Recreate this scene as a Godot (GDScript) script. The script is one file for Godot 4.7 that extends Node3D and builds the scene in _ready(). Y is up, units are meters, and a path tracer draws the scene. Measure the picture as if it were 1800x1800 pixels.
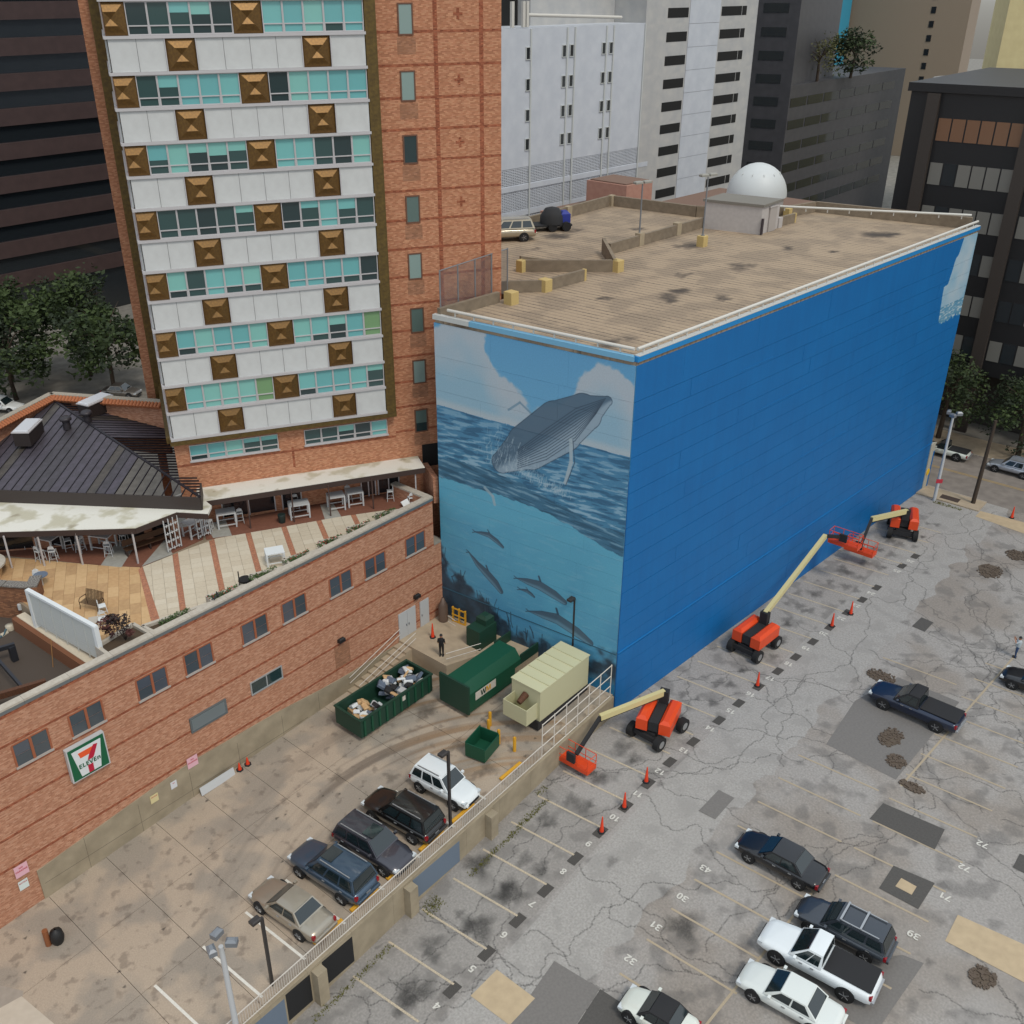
extends Node3D

# ---------------------------------------------------------------- mesh building
class MB:
	var p := PackedVector3Array()
	var n := PackedVector3Array()
	var u := PackedVector2Array()
	var x := Transform3D.IDENTITY
	func at(o: Vector3, yaw := 0.0, pitch := 0.0, roll := 0.0) -> MB:
		x = Transform3D(Basis.from_euler(Vector3(pitch, yaw, roll)), o)
		return self
	func fr(o: Vector3, b: Basis) -> MB:
		x = Transform3D(b, o)
		return self
	func home() -> MB:
		x = Transform3D.IDENTITY
		return self
	static func uvof(q: Vector3, nn: Vector3) -> Vector2:
		var a := nn.abs()
		if a.y >= a.x and a.y >= a.z: return Vector2(q.x, q.z)
		if a.x > a.z: return Vector2(q.z, -q.y)
		return Vector2(q.x, -q.y)
	func tri(a: Vector3, b: Vector3, c: Vector3) -> void:   # counterclockwise from outside
		var nn := (b - a).cross(c - a)
		if nn.length_squared() < 1e-14: return
		nn = nn.normalized()
		var wn := (x.basis * nn).normalized()
		for q in [a, c, b]:
			p.append(x * q); n.append(wn); u.append(uvof(q, nn))
	func quad(a: Vector3, b: Vector3, c: Vector3, d: Vector3) -> void:
		tri(a, b, c); tri(a, c, d)
	func quv(a: Vector3, b: Vector3, c: Vector3, d: Vector3, u0 := 0.0, v0 := 0.0, u1 := 1.0, v1 := 1.0) -> void:  # a lower left, b lower right, c upper right, d upper left
		var wn := (x.basis * (b - a).cross(d - a)).normalized()
		var q := [a, c, b, a, d, c]
		var t := [Vector2(u0, v1), Vector2(u1, v0), Vector2(u1, v1), Vector2(u0, v1), Vector2(u0, v0), Vector2(u1, v0)]
		for i in 6:
			p.append(x * q[i]); n.append(wn); u.append(t[i])
	func tris(a: Vector3, b: Vector3, c: Vector3, na: Vector3, nb: Vector3, nc: Vector3) -> void:  # smooth
		p.append(x * a); p.append(x * c); p.append(x * b)
		n.append((x.basis * na).normalized()); n.append((x.basis * nc).normalized()); n.append((x.basis * nb).normalized())
		u.append(uvof(a, na)); u.append(uvof(c, na)); u.append(uvof(b, na))
	func bx(x0: float, x1: float, y0: float, y1: float, z0: float, z1: float) -> MB:
		var a := Vector3(x0, y0, z0); var b := Vector3(x1, y0, z0); var c := Vector3(x1, y0, z1); var d := Vector3(x0, y0, z1)
		var e := Vector3(x0, y1, z0); var f := Vector3(x1, y1, z0); var g := Vector3(x1, y1, z1); var h := Vector3(x0, y1, z1)
		quad(d, c, g, h); quad(b, a, e, f); quad(c, b, f, g); quad(a, d, h, e); quad(h, g, f, e); quad(a, b, c, d)
		return self
	func box(c: Vector3, s: Vector3) -> MB:
		return bx(c.x - s.x / 2, c.x + s.x / 2, c.y - s.y / 2, c.y + s.y / 2, c.z - s.z / 2, c.z + s.z / 2)
	func cbox(c: Vector3, s: Vector3, k: float) -> MB:   # box with chamfered top edges
		var hx := s.x / 2; var hz := s.z / 2; var y0 := c.y - s.y / 2; var y1 := c.y + s.y / 2
		var r0 := rect(c.x, c.z, hx, hz, y0); var r1 := rect(c.x, c.z, hx, hz, y1 - k); var r2 := rect(c.x, c.z, hx - k, hz - k, y1)
		for i in 4:
			var j := (i + 1) % 4
			quad(r0[i], r0[j], r1[j], r1[i]); quad(r1[i], r1[j], r2[j], r2[i])
		quad(r2[0], r2[1], r2[2], r2[3]); quad(r0[3], r0[2], r0[1], r0[0])
		return self
	static func rect(cx: float, cz: float, hx: float, hz: float, y: float) -> Array:
		return [Vector3(cx - hx, y, cz + hz), Vector3(cx + hx, y, cz + hz), Vector3(cx + hx, y, cz - hz), Vector3(cx - hx, y, cz - hz)]
	func wall(a: Vector2, b: Vector2, th: float, y0: float, y1: float, y0b := INF, y1b := INF) -> MB:  # vertical slab between two plan points (x, z)
		var d := (b - a).normalized(); var q := Vector2(-d.y, d.x) * th / 2
		if y0b == INF: y0b = y0
		if y1b == INF: y1b = y1
		var A0 := Vector3(a.x + q.x, y0, a.y + q.y); var B0 := Vector3(b.x + q.x, y0b, b.y + q.y)
		var A1 := Vector3(a.x - q.x, y0, a.y - q.y); var B1 := Vector3(b.x - q.x, y0b, b.y - q.y)
		var a0 := Vector3(A0.x, y1, A0.z); var b0 := Vector3(B0.x, y1b, B0.z); var a1 := Vector3(A1.x, y1, A1.z); var b1 := Vector3(B1.x, y1b, B1.z)
		quad(A0, B0, b0, a0); quad(B1, A1, a1, b1); quad(B0, B1, b1, b0); quad(A1, A0, a0, a1); quad(a0, b0, b1, a1); quad(A0, A1, B1, B0)
		return self
	func poly(pts: PackedVector2Array, y0: float, y1: float) -> MB:   # plan polygon (x, z) pulled up from y0 to y1
		var t := Geometry2D.triangulate_polygon(pts)
		for i in range(0, t.size(), 3):
			var a := pts[t[i]]; var b := pts[t[i + 1]]; var c := pts[t[i + 2]]
			if (b - a).cross(c - a) > 0:
				var k := b; b = c; c = k
			tri(Vector3(a.x, y1, a.y), Vector3(b.x, y1, b.y), Vector3(c.x, y1, c.y))
			tri(Vector3(a.x, y0, a.y), Vector3(c.x, y0, c.y), Vector3(b.x, y0, b.y))
		var cw := Geometry2D.is_polygon_clockwise(pts)
		for i in pts.size():
			var a := pts[i]; var b := pts[(i + 1) % pts.size()]
			if not cw:
				var k := a; a = b; b = k
			quad(Vector3(a.x, y0, a.y), Vector3(b.x, y0, b.y), Vector3(b.x, y1, b.y), Vector3(a.x, y1, a.y))
		return self
	func face(pts: PackedVector2Array, z0: float, z1: float) -> MB:   # upright polygon (x, y) from z0 to z1
		var t := Geometry2D.triangulate_polygon(pts)
		for i in range(0, t.size(), 3):
			var a := pts[t[i]]; var b := pts[t[i + 1]]; var c := pts[t[i + 2]]
			if (b - a).cross(c - a) < 0:
				var k := b; b = c; c = k
			tri(Vector3(a.x, a.y, z1), Vector3(b.x, b.y, z1), Vector3(c.x, c.y, z1))
			tri(Vector3(a.x, a.y, z0), Vector3(c.x, c.y, z0), Vector3(b.x, b.y, z0))
		var cw := Geometry2D.is_polygon_clockwise(pts)
		for i in pts.size():
			var a := pts[i]; var b := pts[(i + 1) % pts.size()]
			if cw:
				var k := a; a = b; b = k
			quad(Vector3(a.x, a.y, z1), Vector3(a.x, a.y, z0), Vector3(b.x, b.y, z0), Vector3(b.x, b.y, z1))
		return self
	func cyl(a: Vector3, b: Vector3, r0: float, r1 := -1.0, seg := 10, caps := true) -> MB:
		if r1 < 0: r1 = r0
		var ax := (b - a).normalized()
		var s := ax.cross(Vector3.UP if absf(ax.y) < 0.9 else Vector3.RIGHT).normalized(); var t := ax.cross(s)
		for i in seg:
			var f0 := TAU * i / seg; var f1 := TAU * (i + 1) / seg
			var d0 := s * cos(f0) + t * sin(f0); var d1 := s * cos(f1) + t * sin(f1)
			var p0 := a + d0 * r0; var p1 := a + d1 * r0; var q0 := b + d0 * r1; var q1 := b + d1 * r1
			tris(p0, p1, q1, d0, d1, d1); tris(p0, q1, q0, d0, d1, d0)
			if caps:
				tri(b, q0, q1); tri(a, p1, p0)
		return self
	func tube(pts: Array, r: float, seg := 6) -> MB:
		for i in pts.size() - 1:
			cyl(pts[i], pts[i + 1], r, r, seg)
		return self
	func bar(a: Vector3, b: Vector3, w: float, h := -1.0) -> MB:   # square bar
		if h < 0: h = w
		var ax := (b - a).normalized(); var s := ax.cross(Vector3.UP if absf(ax.y) < 0.95 else Vector3.RIGHT).normalized() * w / 2; var t := s.normalized().cross(ax) * h / 2
		var k := [a - s - t, a + s - t, a + s + t, a - s + t]; var m := [b - s - t, b + s - t, b + s + t, b - s + t]
		for i in 4:
			var j := (i + 1) % 4
			quad(k[j], k[i], m[i], m[j])
		quad(k[0], k[1], k[2], k[3]); quad(m[3], m[2], m[1], m[0])
		return self
	func lathe(pr: Array, seg := 16, o := Vector3.ZERO, ax := Basis.IDENTITY) -> MB:   # profile of Vector2(radius, height)
		var m := pr.size()
		var nr := []
		for i in m:
			var d: Vector2 = (pr[mini(i + 1, m - 1)] - pr[maxi(i - 1, 0)])
			nr.append(Vector2(d.y, -d.x).normalized())
		for i in m - 1:
			for j in seg:
				var f0 := TAU * j / seg; var f1 := TAU * (j + 1) / seg
				var c0 := Vector3(cos(f0), 0, -sin(f0)); var c1 := Vector3(cos(f1), 0, -sin(f1))
				var P := func(k: int, c: Vector3) -> Vector3: return o + ax * (c * pr[k].x + Vector3.UP * pr[k].y)
				var N := func(k: int, c: Vector3) -> Vector3: return ax * (c * nr[k].x + Vector3.UP * nr[k].y)
				tris(P.call(i, c0), P.call(i, c1), P.call(i + 1, c1), N.call(i, c0), N.call(i, c1), N.call(i + 1, c1))
				tris(P.call(i, c0), P.call(i + 1, c1), P.call(i + 1, c0), N.call(i, c0), N.call(i + 1, c1), N.call(i + 1, c0))
		return self
	func loft(rings: Array, closed := true, flip := false) -> MB:   # smooth skin over rings with equally many points
		var R := rings.size(); var C: int = rings[0].size()
		var nn := []
		for i in R:
			var row := PackedVector3Array()
			for j in C:
				var a: Vector3 = rings[mini(i + 1, R - 1)][j] - rings[maxi(i - 1, 0)][j]
				var b: Vector3 = rings[i][(j + 1) % C if closed else mini(j + 1, C - 1)] - rings[i][(j - 1 + C) % C if closed else maxi(j - 1, 0)]
				var q := b.cross(a)
				row.append(q.normalized() * (-1.0 if flip else 1.0) if q.length() > 1e-9 else Vector3.ZERO)
			nn.append(row)
		for i in R:
			for j in C:
				if nn[i][j] == Vector3.ZERO:
					nn[i][j] = nn[mini(i + 1, R - 1)][j] + nn[maxi(i - 1, 0)][j] + Vector3(0, 1e-4, 0)
		for i in R - 1:
			for j in (C if closed else C - 1):
				var k := (j + 1) % C
				var a: Vector3 = rings[i][j]; var b: Vector3 = rings[i][k]; var c: Vector3 = rings[i + 1][k]; var d: Vector3 = rings[i + 1][j]
				if flip:
					tris(a, c, b, nn[i][j], nn[i + 1][k], nn[i][k]); tris(a, d, c, nn[i][j], nn[i + 1][j], nn[i + 1][k])
				else:
					tris(a, b, c, nn[i][j], nn[i][k], nn[i + 1][k]); tris(a, c, d, nn[i][j], nn[i + 1][k], nn[i + 1][j])
		return self
	func mesh(m: Material) -> ArrayMesh:
		var o := ArrayMesh.new()
		if p.is_empty(): return o
		var A := []; A.resize(Mesh.ARRAY_MAX)
		A[Mesh.ARRAY_VERTEX] = p; A[Mesh.ARRAY_NORMAL] = n; A[Mesh.ARRAY_TEX_UV] = u
		o.add_surface_from_arrays(Mesh.PRIMITIVE_TRIANGLES, A)
		o.surface_set_material(0, m)
		return o

var T := {}       # materials
var names := {}
var cache := {}
var rng := RandomNumberGenerator.new()

func nm(s: String, parent: Node) -> String:
	var k := "%d/%s" % [parent.get_instance_id(), s]
	var c: int = names.get(k, 0); names[k] = c + 1
	return s if c == 0 else "%s_%03d" % [s, c]
func thing(called: String, label: String, cat: String, at := Vector3.ZERO, yaw := 0.0, group := "") -> Node3D:
	var o := Node3D.new(); o.name = nm(called, self); add_child(o, true)
	o.position = at; o.rotation.y = yaw
	o.set_meta("label", label); o.set_meta("category", cat)
	if group: o.set_meta("group", group)
	return o
func put(o: Node3D, called: String, b: MB, m: Material, at := Vector3.ZERO) -> MeshInstance3D:
	return putm(o, called, b.mesh(m), at)
func putm(o: Node3D, called: String, me: Mesh, at := Vector3.ZERO) -> MeshInstance3D:
	var k := MeshInstance3D.new(); k.mesh = me; k.name = nm(called, o); o.add_child(k, true); k.position = at
	return k
func setting(called: String, b: MB, m: Material) -> MeshInstance3D:
	var k := put(self, called, b, m); k.set_meta("kind", "structure"); return k
func lone(called: String, label: String, cat: String, b: MB, m: Material, at := Vector3.ZERO, yaw := 0.0, group := "") -> MeshInstance3D:
	var k := put(self, called, b, m, at); k.rotation.y = yaw
	k.set_meta("label", label); k.set_meta("category", cat)
	if group: k.set_meta("group", group)
	return k
func stuff(k: Node, ) -> void: k.set_meta("kind", "stuff")
func bxm(s: Vector3, m: Material) -> ArrayMesh:   # shared box mesh
	var k := "%.3f,%.3f,%.3f,%d" % [s.x, s.y, s.z, m.get_instance_id()]
	if not cache.has(k): cache[k] = MB.new().box(Vector3.ZERO, s).mesh(m)
	return cache[k]
func twin(o: Node3D, at: Vector3, yaw: float, label: String) -> Node3D:
	var d: Node3D = o.duplicate(); d.name = nm(String(o.name).rstrip("0123456789").trim_suffix("_"), self); add_child(d, true)
	d.position = at; d.rotation.y = yaw; d.set_meta("label", label); return d
func text(o: Node3D, called: String, s: String, size: float, m: Material, b: Basis, at: Vector3, depth := 0.01, font := "Droid Sans", bold := true) -> MeshInstance3D:
	var t := TextMesh.new(); var f := SystemFont.new(); f.font_names = PackedStringArray([font]); f.font_weight = 700 if bold else 400
	t.font = f; t.text = s; t.font_size = 64; t.pixel_size = size / 46.0; t.depth = depth; t.material = m
	var k := putm(o, called, t, at); k.basis = b; return k
# cuts a flat polygon (in the plane x, z of o's own axes) into laid pieces, each a mesh of its own
func lay(o: Node3D, called: String, poly: PackedVector2Array, step: Vector2, gap: float, y0: float, y1: float, mats: Array, turn := 0.0, off := Vector2.ZERO, stagger := 0.0, wob := 0.0, par: Transform3D = Transform3D.IDENTITY) -> void:
	var lo := Vector2(INF, INF); var hi := -lo
	var rp := PackedVector2Array()
	for q in poly:
		var r := (q - off).rotated(-turn); rp.append(r); lo = lo.min(r); hi = hi.max(r)
	for i in range(floori(lo.x / step.x) - 1, ceili(hi.x / step.x) + 1):
		for j in range(floori(lo.y / step.y) - 1, ceili(hi.y / step.y) + 1):
			var sh := stagger * step.x * absf(j % 2)
			var a := Vector2(i * step.x + gap / 2 + sh, j * step.y + gap / 2); var b := a + step - Vector2(gap, gap)
			var cell := PackedVector2Array([a, Vector2(b.x, a.y), b, Vector2(a.x, b.y)])
			for piece in Geometry2D.intersect_polygons(rp, cell):
				if piece.size() < 3: continue
				var c := Vector2.ZERO
				for q in piece: c += q / piece.size()
				var out := PackedVector2Array(); var w := Vector2.ZERO
				for q in piece: out.append(q.rotated(turn) + off)
				var area := 0.0
				for k in range(1, out.size() - 1): area += absf((out[k] - out[0]).cross(out[k + 1] - out[0])) / 2
				if area < 0.02 * step.x * step.y: continue
				var mb := MB.new(); mb.x = par
				mb.poly(out, y0, y1 + rng.randf_range(-wob, wob))
				put(o, called, mb, mats[rng.randi() % mats.size()])

# ---------------------------------------------------------------- materials
func C(hex: String) -> Color: return Color.from_string(hex, Color.WHITE)
func M(key: String, col: Color, rough := 0.8, metal := 0.0, tex: Texture2D = null, per := 1.0) -> StandardMaterial3D:
	var m := StandardMaterial3D.new(); m.resource_name = key; m.albedo_color = col; m.roughness = rough; m.metallic = metal
	if tex:
		m.albedo_texture = tex; m.uv1_scale = Vector3(1.0 / per, 1.0 / per, 1)
	T[key] = m; return m
func tri3(m: StandardMaterial3D, per: float) -> StandardMaterial3D:   # world triplanar instead of the pieces' own coordinates
	m.uv1_triplanar = true; m.uv1_world_triplanar = true; m.uv1_scale = Vector3.ONE / per; return m
func glass(key: String, col: Color, rough := 0.06) -> StandardMaterial3D:
	var m := M(key, col, rough, 0.0); m.metallic_specular = 0.7; return m
func paint(key: String, col: Color, metal := 0.0) -> StandardMaterial3D:
	var m := M(key, col, 0.35, metal); m.clearcoat_enabled = true; m.clearcoat = 0.9; m.clearcoat_roughness = 0.06; return m
func noise(w: int, h: int, freq: float, oct: int, sd: int, kind := FastNoiseLite.TYPE_SIMPLEX_SMOOTH) -> PackedByteArray:
	var f := FastNoiseLite.new(); f.seed = sd; f.noise_type = kind; f.frequency = freq; f.fractal_octaves = oct
	var im := f.get_seamless_image(w, h); im.convert(Image.FORMAT_L8); return im.get_data()
func grain(w: int, lo: Color, hi: Color, freq: float, oct: int, sd: int, spots := 0.0, spotcol := Color.BLACK) -> ImageTexture:   # mottled surface
	var a := noise(w, w, freq, oct, sd); var b := noise(w, w, 0.35, 2, sd + 7)
	var im := Image.create_empty(w, w, false, Image.FORMAT_RGB8)
	for y in w:
		for x in w:
			var i := y * w + x
			var t := clampf(a[i] / 255.0 * 0.72 + b[i] / 255.0 * 0.28, 0, 1)
			var c := lo.lerp(hi, t)
			if spots > 0 and b[i] < spots * 255: c = c.lerp(spotcol, 0.6)
			im.set_pixel(x, y, c)
	return ImageTexture.create_from_image(im)
func bricks(cols: Array, mortar: Color, sd: int, tonal := 0.07) -> ImageTexture:   # 3.2 m x 3.2 m of brick courses
	var im := Image.create_empty(640, 640, false, Image.FORMAT_RGB8); im.fill(mortar)
	var g := RandomNumberGenerator.new(); g.seed = sd
	for r in 40:
		var y := r * 16
		var tone := g.randf_range(-0.02, 0.02)
		for k in 16:
			var c: Color = cols[g.randi() % cols.size()]
			var v := 1.0 + tone + g.randf_range(-tonal, tonal)
			var bx := k * 40 + (20 if r % 2 else 0)
			var q := Color(c.r * v, c.g * v, c.b * v)
			im.fill_rect(Rect2i(bx, y, 38, 13), q)
			if bx + 38 > 640: im.fill_rect(Rect2i(0, y, bx + 38 - 640, 13), q)
	return ImageTexture.create_from_image(im)
# ---------------------------------------------------------------- the place's own grid: s runs along the brick podium, t away from it
const P0 := Vector3(-3.381, 0, -61.114)
var YB := Basis(Vector3.UP, deg_to_rad(48.8))
func at(s: float, t: float, y := 0.0) -> Vector3: return P0 + YB * Vector3(-s, y, t)
func yaw_of(az: float) -> float: return deg_to_rad(90.0 - az)   # turns an object's own +x to a compass heading
func lot_y(s: float) -> float:
	if s < -1: return 0.0
	if s < 5: return -(s + 1) * (s + 1) * 0.0075
	return -0.27 - 0.09 * (minf(s, 42.0) - 5)
func yard_y(s: float) -> float: return -0.14 + (33.0 - s) * 0.049
func ground_mesh(s0: float, s1: float, t0: float, t1: float, dy: float, n: int, f: Callable) -> MB:
	var b := MB.new()
	for i in n:
		var a: float = lerpf(s0, s1, float(i) / n); var c: float = lerpf(s0, s1, float(i + 1) / n)
		var ya: float = f.call(a) + dy; var yc: float = f.call(c) + dy
		var q := [Vector3(-a, ya, t0), Vector3(-a, ya, t1), Vector3(-c, yc, t1), Vector3(-c, yc, t0)]
		b.x = Transform3D(YB, P0)
		b.quad(q[3], q[2], q[1], q[0])
		for k in 6:
			var m := b.p.size() - 6 + k
			var lp := YB.inverse() * (b.p[m] - P0)
			b.u[m] = Vector2((-lp.x - s0) / (s1 - s0), (lp.z - t0) / (t1 - t0))
	return b
# a thin sheet painted or laid on the lot, given by corners (s, t)
func sheet(c: Array, dy: float, f: Callable) -> MB:
	var b := MB.new(); var q := []
	for k in c: q.append(at(k.x, k.y, f.call(k.x) + dy))
	for i in range(1, q.size() - 1):
		var nn: Vector3 = (q[i] - q[0]).cross(q[i + 1] - q[0])
		if nn.y > 0: b.tri(q[0], q[i], q[i + 1])
		else: b.tri(q[0], q[i + 1], q[i])
	return b

func lot_picture() -> ImageTexture:   # stains, wear and cracks of the old asphalt, s 48..-50 and t 13..63
	var W := 1568; var H := 800; var k := 16.0   # pixels per metre
	var big := noise(W, H, 0.006, 4, 11); var mid := noise(W, H, 0.03, 4, 12); var fine := noise(W, H, 0.4, 2, 13); var veil := noise(W, H, 0.012, 3, 14); var cell := noise(W, H, 0.05, 2, 15, FastNoiseLite.TYPE_CELLULAR)
	var im := Image.create_empty(W, H, false, Image.FORMAT_RGB8)
	var lane := Color(0.655, 0.64, 0.62); var old := Color(0.63, 0.61, 0.59); var dark := Color(0.36, 0.35, 0.34); var warm := Color(0.52, 0.47, 0.42)
	for y in H:
		var t := y / k + 13.0
		for x in W:
			var s := x / k - 50.0
			var i := y * W + x
			var g := big[i] / 255.0; var m := mid[i] / 255.0; var f := fine[i] / 255.0; var v := veil[i] / 255.0
			var seam := 24.6 + (v - 0.5) * 1.6 - s * 0.01
			var c := lane if t > 20.2 and t < seam and s < 40 else old
			if t > seam: c = old.lerp(warm, smoothstep(0.35, 0.7, g) * 0.6)
			c = c.lerp(lane, clampf((g - 0.45) * 1.5, 0, 0.7) if t < 20.2 else 0.25)
			var worn := smoothstep(0.5, 0.72, m) * (0.5 if t < 20.2 or t > seam else 0.16)
			c = c.lerp(dark, worn * (0.35 + 0.65 * smoothstep(0.42, 0.6, f)))
			if s > 6 and t < 20: c = c.lerp(Color(0.5, 0.48, 0.455), 0.3)
			if cell[i] > 214 and m > 0.44 and (t > seam or (t < 20.0 and s > 8)): c = c.lerp(dark, 0.35)
			c = c * (0.88 + f * 0.24)
			im.set_pixel(x, y, c)
	var g2 := RandomNumberGenerator.new(); g2.seed = 5
	for q in range(26):                                              # oil where engines stand in each stall
		var s := 21.6 - q * 2.53; var t := 15.6 + (maxf(0, -s) * 0.065)
		for e in 3:
			blot(im, Vector2((s + 50.0 + g2.randf_range(-0.4, 0.4)) * k, (t + g2.randf_range(0.6, 3.0) - 13.0) * k), g2.randf_range(3, 11), Color(0.16, 0.155, 0.15), g2, 0.4)
	for e in 60: blot(im, Vector2(g2.randf_range(100, W - 40), g2.randf_range(40, H - 200)), g2.randf_range(1.5, 9), Color(0.2, 0.19, 0.185), g2, 0.35)
	for e in [Vector2(13.9, 18.1), Vector2(16.6, 18.2), Vector2(13.6, 15.4), Vector2(21.6, 18.0), Vector2(7.6, 34.0), Vector2(9.9, 26.5)]: blot(im, (e + Vector2(50, -13)) * k, 17, Color(0.13, 0.125, 0.12), g2, 0.55)
	for e in 22:                                                     # cracks wander
		var p := Vector2(g2.randf_range(60, W - 60), g2.randf_range(20, 560)); var d := Vector2.RIGHT.rotated([0.0, PI / 2, 0.4, 1.9][e % 4] + g2.randf_range(-0.3, 0.3))
		crack(im, p, d, g2.randi_range(60, 330), g2, 0)
	for e in [Vector2(24.6, 0), Vector2(20.4, 0)]:
		var p := Vector2(30, (e.x - 13) * k)
		crack(im, p, Vector2.RIGHT, 1450, g2, 0)
	return ImageTexture.create_from_image(im)
func blot(im: Image, c: Vector2, r: float, col: Color, g: RandomNumberGenerator, a: float) -> void:
	var e := g.randf_range(0.6, 1.0); var ph := g.randf() * TAU
	for y in range(int(c.y - r * 1.3), int(c.y + r * 1.3) + 1):
		for x in range(int(c.x - r * 1.3), int(c.x + r * 1.3) + 1):
			if x < 0 or y < 0 or x >= im.get_width() or y >= im.get_height(): continue
			var d := Vector2(x, y) - c; d.x *= e
			var w := r * (1.0 + 0.25 * sin(3 * d.angle() + ph) + 0.12 * sin(7 * d.angle()))
			var k := smoothstep(w, w * 0.25, d.length()) * a * g.randf_range(0.55, 1.0)
			if k > 0: im.set_pixel(x, y, im.get_pixel(x, y).lerp(col, k))
func crack(im: Image, p: Vector2, d: Vector2, n: int, g: RandomNumberGenerator, depth: int) -> void:
	var a := d.angle(); var a0 := a
	for i in n:
		p += Vector2.RIGHT.rotated(a)
		a = lerpf(a, a0, 0.08) + g.randf_range(-0.45, 0.45)
		if p.x < 1 or p.y < 1 or p.x > im.get_width() - 2 or p.y > im.get_height() - 2: return
		im.set_pixelv(p, im.get_pixelv(p).lerp(Color(0.17, 0.165, 0.16), g.randf_range(0.15, 0.5)))
		if depth < 2 and g.randf() < 0.008: crack(im, p, d.rotated(g.randf_range(0.5, 1.4) * (1 if g.randf() < 0.5 else -1)), n / 3, g, depth + 1)
func yard_picture() -> ImageTexture:   # warm old concrete with tyre sweeps, s 36..4 and t 0..14.3
	var W := 1024; var H := 448; var k := 30.0
	var big := noise(W, H, 0.008, 4, 21); var mid := noise(W, H, 0.03, 4, 22); var fine := noise(W, H, 0.35, 2, 23)
	var sweep := FastNoiseLite.new(); sweep.seed = 24; sweep.frequency = 0.06; sweep.fractal_octaves = 3
	var im := Image.create_empty(W, H, false, Image.FORMAT_RGB8)
	var a := Color(0.66, 0.6, 0.53); var b := Color(0.58, 0.54, 0.49); var d := Color(0.34, 0.3, 0.265); var rust := Color(0.56, 0.42, 0.28)
	for y in H:
		var t := y / k
		for x in W:
			var s := x / k + 3.0
			var i := y * W + x
			var c := a.lerp(b, smoothstep(0.35, 0.68, big[i] / 255.0))
			var rc := Vector2(s - 16.0, t - 21.0).length()
			var sw := sweep.get_noise_2d(rc * 16.0, atan2(t - 21.0, s - 16.0) * 9.0) * 0.5 + 0.5
			var path := exp(-pow((t - 5.5 - (s - 10.0) * 0.12) / 3.2, 2)) * smoothstep(30.0, 12.0, s)
			c = c.lerp(d, path * smoothstep(0.42, 0.75, sw) * 0.62)
			if s < 13: c = c.lerp(rust, smoothstep(0.5, 0.75, sw) * smoothstep(13.0, 9.0, s) * 0.45)
			c = c.lerp(d, smoothstep(0.6, 0.8, mid[i] / 255.0) * 0.32)
			c = c * (0.93 + fine[i] / 255.0 * 0.14)
			im.set_pixel(x, y, c)
	var g := RandomNumberGenerator.new(); g.seed = 9
	for e in 70: blot(im, Vector2(g.randf_range(20, W - 20), g.randf_range(10, H - 10)), g.randf_range(1, 3.4), Color(0.2, 0.18, 0.16), g, 0.8)
	for e in 9: blot(im, Vector2(g.randf_range(60, 420), g.randf_range(90, 400)), g.randf_range(8, 26), Color(0.26, 0.23, 0.2), g, 0.5)
	return ImageTexture.create_from_image(im)

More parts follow.
